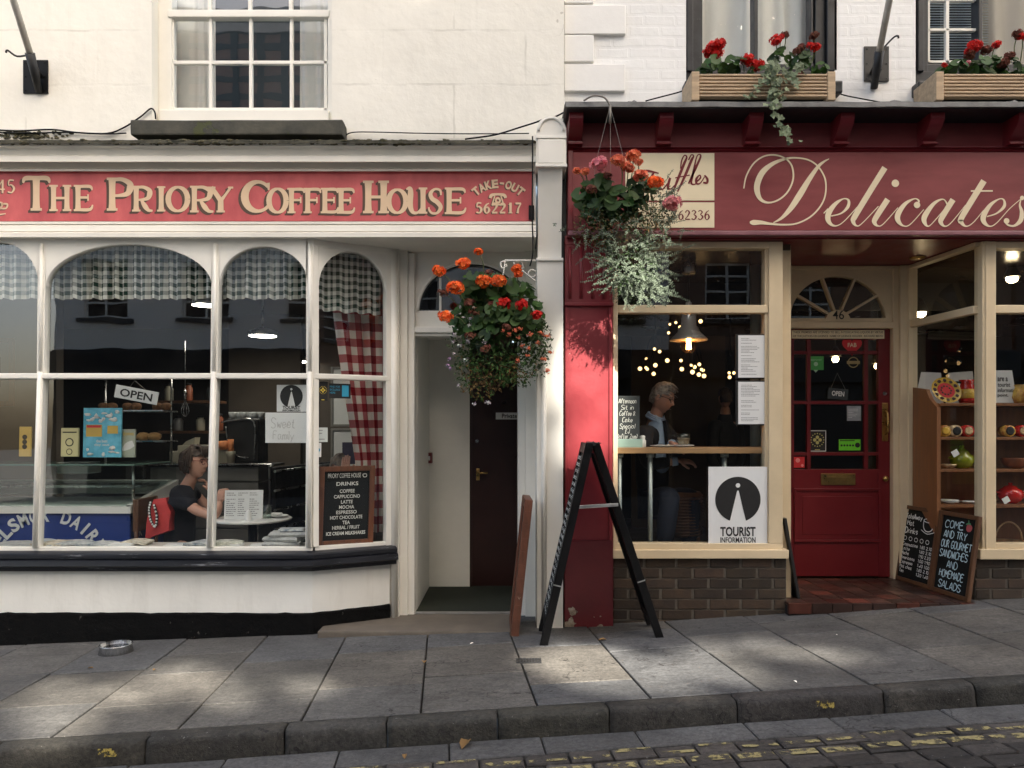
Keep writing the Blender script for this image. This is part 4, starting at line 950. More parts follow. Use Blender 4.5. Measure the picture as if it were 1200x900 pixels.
def numeral(m, ch, x, z, w, h, y, bold=1.):
    def st(*p): m.stroke([(x+a*w, z+b*h, c*h*bold) for a, b, c in p], y-random.uniform(0, .0004))
    if ch == '5': st((.85, .96, .10), (.3, .96, .12), (.22, .6, .07), (.55, .62, .1), (.86, .36, .18), (.6, .05, .11), (.12, .1, .12))
    elif ch == '6': st((.82, .95, .06), (.4, .78, .12), (.16, .4, .17), (.32, .06, .1), (.6, .04, .1), (.84, .3, .17), (.6, .58, .09), (.22, .42, .07))
    elif ch == '2': st((.14, .74, .14), (.45, .97, .09), (.8, .78, .16), (.6, .45, .12), (.1, .08, .07)); st((.1, .06, .13), (.9, .06, .13))
    elif ch == '1': st((.5, 0, .17), (.5, 1, .17)); st((.25, .8, .05), (.5, .94, .1)); st((.2, .03, .06), (.8, .03, .06))
    elif ch == '7': st((.08, .93, .14), (.9, .93, .12)); st((.88, .93, .08), (.5, .45, .12), (.4, 0, .17))
    elif ch == '3': st((.14, .84, .11), (.45, .97, .09), (.78, .78, .14), (.45, .56, .07)); st((.45, .56, .07), (.86, .32, .17), (.5, .03, .1), (.1, .14, .12))
    elif ch == '4': st((.68, 0, .15), (.68, 1, .15)); st((.66, .98, .07), (.05, .3, .07)); st((.05, .29, .1), (.95, .29, .1))
BASE = ('T', 28, 60, 206.5, 247), ('H', 59, 85, 217, 247.5), ('E', 87, 110, 217, 247.5), ('P', 125, 157, 208.5, 247), ('R', 155, 179, 218, 248), ('I', 183, 197, 218.5, 248), ('O', 196, 223, 218, 249), ('R', 222, 250, 218, 249), ('Y', 246, 273, 219, 249), ('C', 285, 318, 211.5, 249.5), ('O', 314, 338, 220, 250.5), ('F', 337, 358, 220.5, 250), ('F', 356, 377, 220.5, 250), ('E', 376, 397, 220.5, 250), ('E', 395, 416, 220.5, 250.5), ('H', 426, 456, 212, 250), ('O', 454, 478, 221, 251), ('U', 476, 501, 220, 250.5), ('S', 501, 520, 221, 251), ('E', 520, 546, 220, 251)
sg = thing('shop_sign', (-2, -.02, ZP(260, 0)), 'faded red name board with sand serif capitals above the arched bay', 'shop sign')
YG = -.012
m = MB(); m.box(-4.3, XP(624.5, 0), YG, .01, ZP(260, 0)+.003, ZP(200.8, 0), .003); m.build('board', m_signred, sg)
ms, mt = MB(), MB()
random.seed(2)
for ch, a, b, t, u in BASE:
    w_, h_ = XP(b, 0)-XP(a, 0), (u-t)/163.64; z = ZP(u, 0)-.003
    serif(mt, ch, XP(a, 0), z, w_, h_, YG-.0022); serif(ms, ch, XP(a-3.2, 0), z-.015, w_, h_, YG-.0008); serif(ms, ch, XP(a-1.8, 0), z-.009, w_, h_, YG-.0013)
for mm, dx, yy, dz in ((mt, 0, YG-.0022, 0), (ms, -.008, YG-.0008, -.006)):
    T0 = mm.T
    for i, ch in enumerate('562217'): numeral(mm, ch, XP(557.5+i*9.2, 0)+dx, ZP(250.5, 0)+dz, .048, .075, yy, 1.35)
    for i, ch in enumerate('TAKE-OUT'):
        a = R(129-i*11.2); cx, cz = XP(584, 0), ZP(255, 0); r = .225
        o_ = Vector((cx+r*math.cos(a)*.98, 0, cz+r*math.sin(a)*.92))
        th = a-math.pi/2; fr = frame(o_+Vector((dx, yy, dz)), (math.cos(th), 0, math.sin(th)), (-math.sin(th), 0, math.cos(th)))
        mm.T = fr; mm.text(ch, 0, 0 if ch != '-' else .028, .046 if ch != '-' else .03, .062 if ch != '-' else .014, 0, .045)
        mm.T = T0
    for i, ch in enumerate('45'): numeral(mm, ch, XP(-2+i*11.5, 0)+dx, ZP(227, 0)+dz, .06, .095, yy, .95)
    cx, cz = XP(-8, 0)+dx, ZP(248, 0)+dz                        # cup with steam lines
    mm.stroke([(cx-.07, cz+.06, .012), (cx-.05, cz+.01, .014), (cx, cz-.005, .014), (cx+.05, cz+.01, .014), (cx+.07, cz+.06, .012), (cx-.07, cz+.06, .01)], yy)
    mm.stroke([(cx+.065, cz+.05, .012), (cx+.11, cz+.05, .012), (cx+.10, cz+.02, .012), (cx+.055, cz+.02, .012)], yy); mm.stroke([(cx-.1, cz-.018, .008), (cx, cz-.03, .014), (cx+.1, cz-.018, .008)], yy)
    cx, cz = XP(583.5, 0)+dx, ZP(238.5, 0)+dz                   # telephone
    mm.stroke([(cx-.055, cz+.035, .02), (cx-.045, cz+.055, .022), (cx, cz+.062, .016), (cx+.045, cz+.055, .022), (cx+.055, cz+.035, .02)], yy)
    for k in range(10):
        a0, a1 = 2*math.pi*k/10, 2*math.pi*(k+1)/10
        mm.flat([(cx+.009*math.cos(a0), cz+.018+.009*math.sin(a0)), (cx+.022*math.cos(a0), cz+.018+.024*math.sin(a0)), (cx+.022*math.cos(a1), cz+.018+.024*math.sin(a1)), (cx+.009*math.cos(a1), cz+.018+.009*math.sin(a1))], yy)
    mm.stroke([(cx-.045, cz-.012, .012), (cx+.045, cz-.012, .012)], yy-.0002)
    mm.stroke([(cx-.022, cz+.05, .008), (cx-.04, cz-.01, .010)], yy-.0003); mm.stroke([(cx+.022, cz+.05, .008), (cx+.04, cz-.01, .010)], yy-.0003)
ms.build('letter_shade', m_brown, sg); mt.build('lettering', m_sand, sg)
# delicatessen board
dg = thing('shop_sign', (2.5, -.03, ZP(277, 0)), 'long oxblood fascia sign with cream copperplate script above the red door', 'shop sign')
YG = -.035
m = MB(); m.box(FRX0+.005, RX1-.1, YG, -.001, ZP(271.5, 0), ZP(180.5, 0), .004); m.build('board', m_fascia, dg)
m = MB(); m.box(FRX0+.003, RX1-.1, YG-.014, -.002, ZP(277.5, 0), ZP(272, 0), .008); m.build('drip_rail', M('greyed oxblood', (.24, .10, .115), .45, .2, 5, .1), dg)
part('end_stile', m_dred, dg, (FRX0+.001, XP(671, 0), YG-.01, -.001, ZP(271.8, 0), ZP(179, 0)), b=.004)
m = MB()
def script(m, pts, ox, oy, sc, y, k=1.):
    m.stroke([(XP(ox+a/sc, 0), ZP(oy+b/sc, 0), c/sc/163.64*k) for a, b, c in pts], y-random.uniform(0, .0008), n=7)
C3 = [[(65, 352, 9), (85, 255, 11), (140, 160, 12), (215, 105, 12), (300, 92, 12), (380, 115, 12), (432, 165, 13), (450, 240, 13), (440, 310, 13), (400, 385, 13), (335, 440, 13), (260, 462, 14), (200, 440, 26), (170, 380, 42), (172, 310, 46), (212, 225, 44), (290, 160, 30), (390, 122, 18), (480, 115, 12), (570, 132, 12), (640, 180, 12), (690, 260, 12), (703, 340, 12), (690, 430, 12), (645, 510, 12), (570, 580, 12), (470, 625, 12), (370, 633, 14), (270, 626, 18), (200, 616, 30), (140, 616, 40), (112, 614, 14)],
      [(727, 122, 6), (685, 145, 16), (640, 185, 26), (570, 285, 38), (500, 400, 48), (430, 505, 40), (360, 580, 22), (295, 618, 8)],
      [(742, 566, 9), (820, 545, 12), (872, 495, 24), (878, 445, 18), (840, 432, 9), (780, 468, 28), (728, 535, 42), (718, 590, 40), (745, 632, 22), (790, 640, 9), (850, 600, 7), (960, 480, 7)],
      [(685, 545, 7), (720, 510, 12)], [(1160, 190, 46), (1050, 365, 44), (932, 560, 44), (914, 605, 34), (938, 640, 13), (980, 625, 7), (1110, 490, 7)],
      [(1182, 436, 44), (1090, 578, 42), (1080, 618, 32), (1108, 643, 12), (1150, 625, 7), (1262, 500, 6)]]
C4 = [[(345, 478, 12), (356, 448, 14), (322, 432, 9), (252, 470, 28), (198, 545, 42), (194, 598, 38), (235, 641, 12), (290, 630, 7), (395, 515, 6)],
      [(580, 480, 14), (545, 436, 9), (475, 468, 26), (408, 556, 42), (398, 606, 36), (430, 645, 10), (490, 590, 7), (590, 470, 8)], [(622, 438, 44), (538, 574, 42), (528, 616, 32), (560, 645, 11), (610, 615, 7), (720, 480, 6)],
      [(862, 292, 48), (694, 568, 44), (686, 612, 34), (725, 645, 11), (780, 615, 7), (860, 520, 6)], [(760, 372, 12), (930, 371, 12)],
      [(885, 570, 9), (960, 545, 12), (1018, 492, 24), (1016, 442, 14), (980, 434, 9), (912, 480, 28), (862, 558, 42), (860, 608, 36), (905, 645, 12), (960, 620, 7), (1060, 510, 6), (1150, 432, 6)],
      [(1150, 436, 7), (1140, 480, 15), (1155, 535, 30), (1147, 598, 36), (1100, 640, 18), (1055, 638, 13), (1030, 618, 13)],
      [(1110, 640, 8), (1210, 540, 6), (1315, 432, 6)], [(1315, 436, 7), (1305, 480, 15), (1320, 535, 30), (1312, 598, 36), (1265, 640, 18), (1220, 638, 13), (1195, 618, 13)]]
random.seed(4)
for q in C3: script(m, q, 860, 170, 6.667, YG-.0025)
for q in C4: script(m, q, 1020, 170, 6.667, YG-.0025)
for ox, px, py, r in ((1020, 174, 312, 29), (1020, 342, 480, 25), (1020, 1158, 426, 17), (1020, 1037, 604, 22), (1020, 1323, 426, 17), (1020, 1202, 604, 22)):
    m.disc(XP(ox+px/6.667, 0), ZP(170+py/6.667, 0), r/6.667/163.64, YG-.0036)
m.build('lettering', m_csign, dg)
m = MB(); m.box(XP(732, 0), XP(835.5, 0), YG-.004, YG-.0005, ZP(236.8, 0), ZP(178.4, 0)-.02, .001); m.box(XP(732, 0), XP(835.5, 0), YG-.004, YG-.0005, ZP(268.5, 0), ZP(239, 0), .001); m.build('cream_panel', m_cpanel, dg)
m = MB(); YT = YG-.0055
TR = [[(375, 190, 6), (400, 170, 13), (440, 160, 11), (490, 170, 5)], [(470, 163, 8), (440, 215, 12), (405, 240, 9), (390, 225, 8)], [(470, 200, 6), (480, 190, 10), (462, 238, 10)], [(478, 205, 6), (492, 190, 10)],
      [(505, 190, 9), (494, 225, 11), (506, 240, 6), (528, 215, 5)], [(540, 190, 9), (530, 228, 11), (542, 238, 5), (562, 220, 5)],
      [(555, 245, 6), (572, 200, 11), (600, 130, 11), (612, 100, 7), (602, 92, 5), (590, 115, 6), (585, 150, 5)], [(572, 250, 6), (605, 180, 11), (632, 115, 11), (642, 95, 6), (632, 90, 5), (620, 112, 6)],
      [(562, 190, 5), (625, 178, 5)], [(620, 215, 6), (650, 150, 10), (672, 100, 8), (668, 88, 5), (655, 100, 5), (640, 170, 9), (632, 212, 8), (648, 218, 5), (655, 205, 4)],
      [(654, 208, 6), (672, 190, 7), (668, 178, 5), (654, 195, 10), (656, 215, 8), (672, 212, 5), (690, 185, 4)], [(690, 178, 6), (702, 195, 10), (700, 211, 9), (684, 210, 7)]]
for q in TR: script(m, q, 640, 160, 3.75, YT, 1.05)
for i, ch in enumerate('762336'): numeral(m, ch, XP(785.5+i*7.6, 0), ZP(259.5, 0), .042, .07, YT, .95)
m.build('panel_lettering', m_dred, dg)
# ---------------------------------------------------------------- street objects and shop contents
m_poto0 = M('rust tin', (.25, .07, .03), .5, .2, 8, 0)
# flagpoles
def flagpole(c, pl, top, hook, plate, label, rz):
    o = thing('flagpole', c, label, 'flagpole', 'angled flagpoles on wall brackets')
    m = MB(); m.box(pl[0], pl[1], c[1]-.012, c[1]-.001, pl[2], pl[3], .003)
    for x in (pl[0]+.02, pl[1]-.02):
        for z in (pl[2]+.02, pl[3]-.02, (pl[2]+pl[3])/2): m.ball((x, c[1]-.014, z), .006, 6)
    m.build('bracket_plate', plate, o)
    a, b = Vector(c), Vector(top); d = (b-a).normalized()
    m = MB(); m.tube([a+d*.0+Vector((0, -.01, -.05)), a+d*.23], [.026, .034], 10); m.tube([a+Vector((-.02*rz, -.012, .06)), a+d*.17], .014, 6); m.tube([a+Vector((.05*rz, -.012, .09)), a+d*.2], .012, 6); m.build('socket', m_iron, o)
    m = MB(); m.tube([a+d*.2, b], [.023, .023], 10); m.build('pole', M('weathered pole timber', (.62, .58, .51), .7, .2, 5, .2, 30, sc=(4, 4, .5)), o)
    m = MB(); m.tube(cr([a+d*.22]+[Vector(q) for q in hook], 4), .007, 6); m.build('hook', m_iron, o)
flagpole((XP(43, .1), YW, ZP(98, .1)), (XP(28, YW), XP(57, YW), ZP(110, YW), ZP(71, YW)), P(-6, -70, -.5), [P(20, 66, .02), P(9, 59, -.02), P(7, 62, -.02)], m_black, 'weathered flagpole slanting left from a black plate on the cream wall', -1)
flagpole((XP(1028, .16), YR, ZP(92, .16)), (XP(1012, YR), XP(1041, YR), ZP(96, YR), ZP(55, YR)), P(1056, -70, -.5), [P(1046, 45, .05), P(1052, 42, .03), P(1053, 45, .03)], M('grey metal plate', (.03, .028, .025), .5, .3, 9, .2), 'weathered flagpole slanting right between the two flower boxes', 1)
# cables
m = MB(); m.tube(cr([(XP(p, .12), .125, ZP(q, .12)) for p, q in ((-20, 151), (20, 153), (60, 151.5), (90, 155), (125, 156), (145, 149), (165, 136), (176, 127), (181, 131), (182, 139))], 5), .006, 6)
m.tube(cr([(XP(p, .12), .12, ZP(q, .12)) for p, q in ((-20, 154), (30, 156), (80, 155), (120, 157), (148, 156))], 5), .005, 6); m.build('cable', m_black, label='black cable looping along the cornice up to the sash window', category='cable')
m = MB(); m.tube(cr([(XP(p, .11), .115, ZP(q, .11)) for p, q in ((404, 160), (412, 155), (440, 154.5), (500, 156), (560, 156.5), (620, 156))], 5), .004, 6)
m.tube(cr([(XP(p, y), y, ZP(q, y)) for p, q, y in ((545, 163, .1), (580, 158, .06), (610, 149, .0), (629, 143, -.1), (640, 138.5, -.12), (650, 137, -.1), (660, 132, 0))], 5), .006, 6)
m.tube(cr([(XP(p, -.16), -.165, ZP(q, -.16)) for p, q in ((624, 160), (624, 200), (623.5, 250), (624.5, 282), (624, 300), (621, 312))], 5), .005, 6); m.box(XP(619.5, -.02), XP(626, -.02), -.03, -.02, ZP(258, -.02), ZP(241, -.02), .003)
m.build('cable', m_black, label='thin black cable running to the white console and down past the sign end', category='cable')
m = MB(); m.tube(cr([(XP(p, .15), .17, ZP(q, .15)) for p, q in ((757, 117), (772, 113), (795, 107), (806, 103))], 4), .005, 6); m.build('cable', m_black, label='short cable on white brick below the left deli window', category='cable')
m = MB(); m.tube(cr([(XP(p, .15), .17, ZP(q, .15)) for p, q in ((981, 106), (990, 110), (1012, 114.5), (1034, 118.5))], 4), .005, 6); m.build('cable', m_black, label='short cable running down to the ledge below the right flagpole', category='cable')
# curtains
def sheet(name, mat, x0, x1, z0, z1, y, folds, amp, label, cat, group=None, T=None, pinch=None, hem=0., nu=90, nv=14, us=1., parent=None):
    m = MB(T); rows = []
    for j in range(nv+1):
        t = j/nv; z = z0+(z1-z0)*t; row = []
        for i in range(nu+1):
            u = i/nu; xa, xb = (pinch(t) if pinch else (x0, x1)); x = xa+(xb-xa)*u
            ph = folds*2*math.pi*u+1.3*math.sin(u*9+t*.8)
            yy = y+amp*math.sin(ph)*(1-.35*t)+amp*.4*math.sin(ph*.47+2)
            zz = z+(hem*math.sin(ph*.5)*(1-t))
            row.append((m.v((x, yy, zz)), (u*us*abs(x1-x0), t*(z1-z0), 0, 1)))
        rows.append(row)
    for a, b in zip(rows, rows[1:]):
        for i in range(nu): m.f([a[i][0], a[i+1][0], b[i+1][0], b[i][0]], True, [a[i][1], a[i+1][1], b[i+1][1], b[i][1]])
    return m.build(name, mat, parent, label=label, category=cat, group=group)
m_gg = gingham('green gingham', (.018, .046, .032), (.74, .75, .70), 17)
m_rg = gingham('red gingham', (.20, .005, .010), (.70, .64, .58), 8, (.40, .12, .12))
zg0, zg1 = ZP(350, .1), ZP(281, .1)
for a, b, ph, lb in ((-110, 44, 9, 'green gingham pelmet curtain in the cut-off leftmost arch'), (58, 248, 17, 'widest green gingham pelmet curtain behind the broad arch'), (260, 360, 9, 'green gingham pelmet curtain in the narrow arch left of the bay corner')):
    sheet('gingham_curtain', m_gg, XP(a, .1), XP(b, .1), zg0, zg1, .115, ph, .024, lb, 'curtain', 'green gingham pelmet curtains', us=1.35, hem=.008, parent=None)
sheet('gingham_curtain', m_gg, .05, SL-.03, ZP(363, .1), ZP(293, .1), .10, 8, .013, 'green gingham pelmet curtain in the angled arch above the red curtain', 'curtain', 'green gingham pelmet curtains', T=TS, us=1.35, hem=.008)
xa_ = lambda t: (.245+.10*(1-t)**1.3+(.04 if t > .75 else 0)*0, SL-.02)
sheet('gingham_curtain', m_rg, .25, SL-.02, ZP(632, .1), ZP(352, .1), .25, 4, .022, 'long red and white gingham curtain at the right end of the bay', 'curtain', T=TS, pinch=lambda t: (SL*((.70-.12*t) if t < .33 else (.66-.5*(t-.33)) if t < .65 else (.50-.43*(t-.65)))+.015, SL+.05), nv=40, us=1.5)
# upstairs curtains
sheet('net_curtain', m_curtg, XP(203, .5), XP(254, .5), ZP(140, .5), 5.1, .48, 3, .012, 'grey curtain lining at the left of the cream house sash window', 'curtain')
sheet('net_curtain', m_curtg, XP(352, .5), XP(392, .5), ZP(140, .5), 5.1, .48, 3, .012, 'grey curtain lining at the right of the cream house sash window', 'curtain')
sheet('net_curtain', m_curtw, w1[0], w1[1]+.05, 3.6, wt, .42, 7, .02, 'white hanging curtain behind the left dark framed upstairs window', 'curtain')
sheet('net_curtain', m_curtb, XP(1150, .42), w2[1]+.05, 3.6, wt, .42, 5, .02, 'beige curtain in the right upstairs window beside the blind', 'curtain')
o = thing('window_blind', (XP(1118, .4), .4, 3.7), 'grey slatted blind behind small white panes of right upstairs window', 'blind')
m = MB()
for i in range(70):
    z = 3.78+i*.02; m.face([(XP(1080, .4), .39, z), (XP(1158, .4), .39, z), (XP(1158, .4), .404, z+.0165), (XP(1080, .4), .404, z+.0165)])
m.build('slats', M('blind slat', (.30, .33, .34), .5, .08, 4, 0), o)
part('upper_room', M('dim blue grey room', (.07, .08, .085), .9, .2, 2, 0), LB, (XP(170, .9), XP(400, .9), 1.2, 1.25, zt, 5.6), b=0)
# ---- paper, posters and stickers
def poster_T(o, n_in=(0, 1, 0), up=(0, 0, 1)):
    u = Vector(up).cross(Vector(n_in)); u = Vector(n_in).cross(Vector(up)) if False else Vector((1, 0, 0)); return frame(o, u, up)
def tourist(name, px0, px1, py0, py1, Y, label, T=None):
    x0, x1, z0, z1 = XP(px0, Y), XP(px1, Y), ZP(py1, Y), ZP(py0, Y); w_, h_ = x1-x0, z1-z0; c = (x0+x1)/2
    o = thing(name, (c, Y, z0), label, 'poster')
    part('sheet', m_paper, o, (x0, x1, Y-.004, Y, z0, z1), b=.001)
    m = MB(); y = Y-.0055; r = w_*.385; cz = z0+h_*.575; top = cz+r*.62
    # black disc with the white tapering spire left open
    n = 40; hw0, hw1 = .014*w_, .135*w_
    def half(sg):
        pts = []
        for k in range(n+1):
            a = math.pi/2-sg*math.pi*k/n; pts.append((c+r*math.cos(a), cz+r*math.sin(a)))
        inner = []; zb_ = cz-r*.93
        pts = [p for p in pts if not (p[1] < zb_ and abs(p[0]-c) < hw1)]
        return pts+[(c+sg*hw1, zb_), (c+sg*hw0, cz+r*.38), (c, cz+r*.40)]
    L_ = half(1); R_ = half(-1); m.flat(L_, y); m.flat(R_, y-.0003)
    m.text('TOURIST', c, z0+h_*.095, w_*.60, h_*.125, y, .03); m.text('INFORMATION', c, z0+h_*.012, w_*.60, h_*.072, y, .02)
    m.build('print', m_inkb, o)
    m = MB(); m.disc(c, cz+r*.62, r*.10, y-.0012); m.build('spire_dot', m_paper, o)
tourist('tourist_poster', 830, 899, 547, 637, .10, 'white tourist information poster low in the delicatessen window')
tourist('tourist_poster', 324.5, 359, 451, 482.5, .045, 'small white tourist information sheet hung high in the coffee house window')
def dashes(m, x0, x1, z0, z1, y, rows, fill=.8, cols=1, h=.35):
    dz = (z1-z0)/rows
    for i in range(rows):
        if random.random() > fill: continue
        for c in range(cols):
            xa = x0+(x1-x0)*c/cols; xe = x0+(x1-x0)*(c+.85)/cols; x = xa; end = xa+(xe-xa)*random.uniform(.35, 1)
            while x < end:
                l = random.uniform(.02, .08)*(x1-x0); m.rect(x, min(x+l, xe), z1-dz*(i+.5+h/2), z1-dz*(i+.5-h/2), y); x += l+.012*(x1-x0)
def sheet_of(name, px0, px1, py0, py1, Y, label, cat, rows, cols=1, mat=None, ink=None, T=None, fill=.8, thick=.003, group=None):
    x0, x1, z0, z1 = XP(px0, Y), XP(px1, Y), ZP(py1, Y), ZP(py0, Y)
    o = thing(name, ((x0+x1)/2, Y, z0), label, cat, group)
    part('sheet', mat or m_paper, o, (x0, x1, Y-thick, Y, z0, z1), b=.0008)
    if rows:
        m = MB(); dashes(m, x0+(x1-x0)*.1, x1-(x1-x0)*.1, z0+(z1-z0)*.06, z1-(z1-z0)*.06, Y-thick-.001, rows, fill, cols); m.build('print', ink or m_ink, o)
    return o
random.seed(31)
for a, b, lb in ((393, 442.5, 'upper white menu sheet in a black holder beside the window post'), (447.5, 497, 'lower white menu sheet in a black holder above the tourist poster')):
    part('menu_holder', m_inkb, None, (XP(862, .118), XP(901, .118), .116, .125, ZP(b+1.5, .118), ZP(a-1.5, .118)), label=lb.replace('white menu sheet in a black holder', 'black acrylic holder behind the white menu'), category='menu holder', group='menu holders in the deli window')
    sheet_of('menu_sheet', 865, 898, a, b, .114, lb, 'menu', 24, 1)
# hand-drawn notice
Y = .044; o = sheet_of('notice', 311, 359, 483.5, 519, Y, 'white hand-written notice directly under the small tourist sheet', 'notice', 0)
m = MB(); random.seed(8); scrawl(m, 'Sweet', XP(318, Y), ZP(501, Y), .07, .17, Y-.0045, .035, jit=.4); scrawl(m, 'Family', XP(320, Y), ZP(515, Y), .06, .15, Y-.0045, .035, jit=.4); m.build('handwriting', m_pencil, o)
def sticker(name, T, x0, x1, z0, z1, mat, label, fn=None, ink=None):
    o = thing(name, T((( x0+x1)/2, 0, z0)), label, 'sticker')
    m = MB(T); m.box(x0, x1, -.0015, 0, z0, z1); m.build('sheet', mat, o)
    if fn: m = MB(T); fn(m, x0, x1, z0, z1); m.build('print', ink, o)
m_cyan = M('cyan print', (.03, .33, .52), .6, .05, 5, 0); m_yel = M('yellow print', (.62, .48, .06), .6, .05, 5, 0); m_green = M('green print', (.07, .34, .08), .5, .05, 5, 0); m_lime = M('lime print', (.16, .62, .03), .5, .05, 5, 0); m_rprint = M('red print', (.62, .03, .035), .5, .08, 5, 0)
def ring_dots(m, x0, x1, z0, z1):
    cx, cz = (x0+x1)/2, (z0+z1)/2+.008; r = (x1-x0)*.38
    for k in range(16): a = k*math.pi/8; m.disc(cx+r*math.cos(a), cz+r*math.sin(a), r*.10, -.003, 6)
    for k in range(4): a = k*math.pi/2+math.pi/2; m.disc(cx+r*.42*math.cos(a), cz+r*.42*math.sin(a), r*.27, -.003, 12)
    m.rect(cx-r*.4, cx+r*.4, z0+.006, z0+.012, -.003)
TG = lambda p: TS((p[0], p[1]+.016, p[2]))
sticker('award_sticker', TG, .045, .115, ZP(470, .05), ZP(447, .05), m_inkb, 'black square sticker with a yellow ring of dots beside the bay corner', ring_dots, m_yel)
def tt(m, x0, x1, z0, z1):
    m.text('FIND FOR', x0+.006, z1-.03, .075, .014, -.003, 0, 'l'); m.text('EXCELLENCE', x0+.006, z1-.052, .075, .014, -.003, 0, 'l'); m.text('HERE', x0+.006, z1-.074, .04, .014, -.003, 0, 'l'); m.rect(x0+.095, x0+.145, z0+.014, z1-.012, -.003)
sticker('award_sticker', TG, .125, .285, ZP(466.5, .05), ZP(449, .05), m_inkb, 'wide black and pale blue sticker beside the red gingham curtain', tt, m_cyan)
sticker('card_sticker', TG, .035, .115, ZP(518, .05), ZP(501, .05), M('pale card', (.55, .6, .58), .7, .05, 5, 0), 'pale grey card sticker above the blue dot sticker', lambda m, a, b, c, d: dashes(m, a+.01, b-.01, c+.01, d-.01, -.003, 4, .9), m_ink)
sticker('dot_sticker', TG, .012, .068, ZP(535.5, .05), ZP(519, .05), m_paper, 'white square sticker with a bright blue dot at the bay corner', lambda m, a, b, c, d: m.disc((a+b)/2, (c+d)/2, .019, -.003), m_cyan)
# ---- hanging OPEN sign, coffee house
c = P(160, 463, .16); o = thing('open_sign', c, 'white OPEN sign hanging askew in the broad arched window', 'open sign')
T = frame(c, (1, 0, -.19), (.19, 0, 1)); m = MB(T); m.box(-.16, .16, -.004, .004, -.045, .05, .003); m.build('panel', m_paper, o)
m = MB(T); m.text('OPEN', 0, -.028, .24, .058, -.006, .02); m.build('lettering', m_inkb, o)
m = MB(); m.tube([T((-.06, 0, .05)), P(158, 446, .16), T((.06, 0, .05))], .0025, 5); m.build('cord', m_rope, o)
# ---- drinks board in the bay
D0 = TS((.045, .16, ZP(640, .12)))
o = thing('drinks_board', D0, 'brown framed drinks blackboard leaning in the angled bay window', 'chalkboard')
dT = frame(P(371, 641, .10), (.93, .34, 0.01), (.02, .06, 1)); Wd, Hd = .41, .585
m = MB(dT)
for q in ((0, .04, 0, Hd), (Wd-.04, Wd, 0, Hd), (.04, Wd-.04, 0, .04), (.04, Wd-.04, Hd-.04, Hd)): m.box(q[0], q[1], -.014, .014, q[2], q[3], .004)
m.build('frame', m_wood, o)
m = MB(dT); m.box(.03, Wd-.03, 0, .01, .03, Hd-.03); m.build('slate', m_slate, o)
m = MB(dT); z = Hd-.075
m.text('PRIORY COFFEE HOUSE', .065, z-.012, .24, .034, -.002, .0, 'l')
m.stroke([(.325, z-.01, .005), (.32, z+.01, .005), (.345, z+.012, .005), (.345, z-.008, .005), (.325, z-.01, .005)], -.002)
for t, w_, zz_ in (('DRINKS', .16, .145), ('COFFEE', .11, .198), ('CAPPUCCINO', .19, .238), ('LATTE', .085, .278), ('MOCHA', .11, .316), ('ESPRESSO', .15, .354), ('HOT CHOCOLATE', .235, .392), ('TEA', .055, .430), ('HERBAL / FRUIT', .20, .466), ('ICE CREAM MILKSHAKES', .285, .508)):
    m.text(t, Wd/2+.002, Hd-zz_-.0, w_, .026 if t != 'DRINKS' else .028, -.002, .02 if 'ICE' not in t else .03)
m.build('lettering', m_chalk, o)
# ---- Private sign, call point
YB = 1.38
o = thing('private_sign', P(595, 487, YB), 'small white Private sign high on the dark brown door', 'sign')
m = MB(); m.box(XP(581, YB), XP(607, YB), YB+.004, YB+.0115, ZP(491.5, YB), ZP(483.5, YB), .001); m.build('plate', m_paper, o)
m = MB(); m.text('Private', XP(597, YB), ZP(490, YB), .135, .04, YB+.002, .02); m.build('lettering', m_inkb, o)
o = thing('fire_call_point', P(500, 537, 1.3), 'dark red fire alarm call point on the lobby wall', 'alarm')
m = MB(); m.box(XP(495, 1.3), XP(506, 1.3), 1.3, 1.378, ZP(543, 1.3), ZP(530.5, 1.3), .005); m.build('case', M('dull red plastic', (.16, .02, .018), .4, .1, 6, 0), o)
m = MB(); m.box(XP(497.5, 1.3), XP(504, 1.3), 1.296, 1.302, ZP(539.5, 1.3), ZP(534.5, 1.3), .002); m.build('window', m_paper, o)
# ---- display counter with dairy panel
YC = .62; T = None
x1c = XP(152, YC); x0c = -5.2; zr0, zr1 = ZP(601.5, YC), ZP(593.5, YC); zgt = ZP(546, YC); yb = YC+.85
o = thing('display_counter', (-4, YC, 0), 'glass topped refrigerated counter with white rim and royal blue lettered front', 'display counter')
m = MB(); m.box(x0c, x1c, YC+.01, yb, -.02, zr0-.002, .01); m.build('front_panel', m_blue, o)
m = MB(); m.sweep([(x0c, YC-.0), (x1c+.0, YC), (x1c+.04, yb)], [(-.06, zr0), (.015, zr0), (.015, zr1), (-.06, zr1)]); m.prism([(x0c, zr1-.01), (x1c, zr1-.01), (x1c, zr1+.005), (x0c, zr1+.005)], YC+.06, yb)
m.face([(x1c+.01, YC, zr0), (x1c+.01, YC, zr1+.01), (x1c+.02, yb, zr1+.16), (x1c+.02, yb, zr0)]); m.face([(x1c-.03, YC, zr0), (x1c-.03, YC, zr1+.01), (x1c-.02, yb, zr1+.16), (x1c-.02, yb, zr0)]); m.face([(x1c+.01, YC, zr1+.01), (x1c-.03, YC, zr1+.01), (x1c-.02, yb, zr1+.16), (x1c+.02, yb, zr1+.16)])
m.box(x0c, x1c-.03, yb-.1, yb, zr1+.04, zr1+.16, .01); m.build('rim', M('white laminate', (.70, .71, .69), .35, .04, 5, 0), o)
m = MB(); m.box(x0c, x1c, YC+.05, YC+.056, zr1, zgt); m.box(x1c-.006, x1c, YC+.06, yb, zr1+.1, zgt); m.build('glass_front', m_glasst, o)
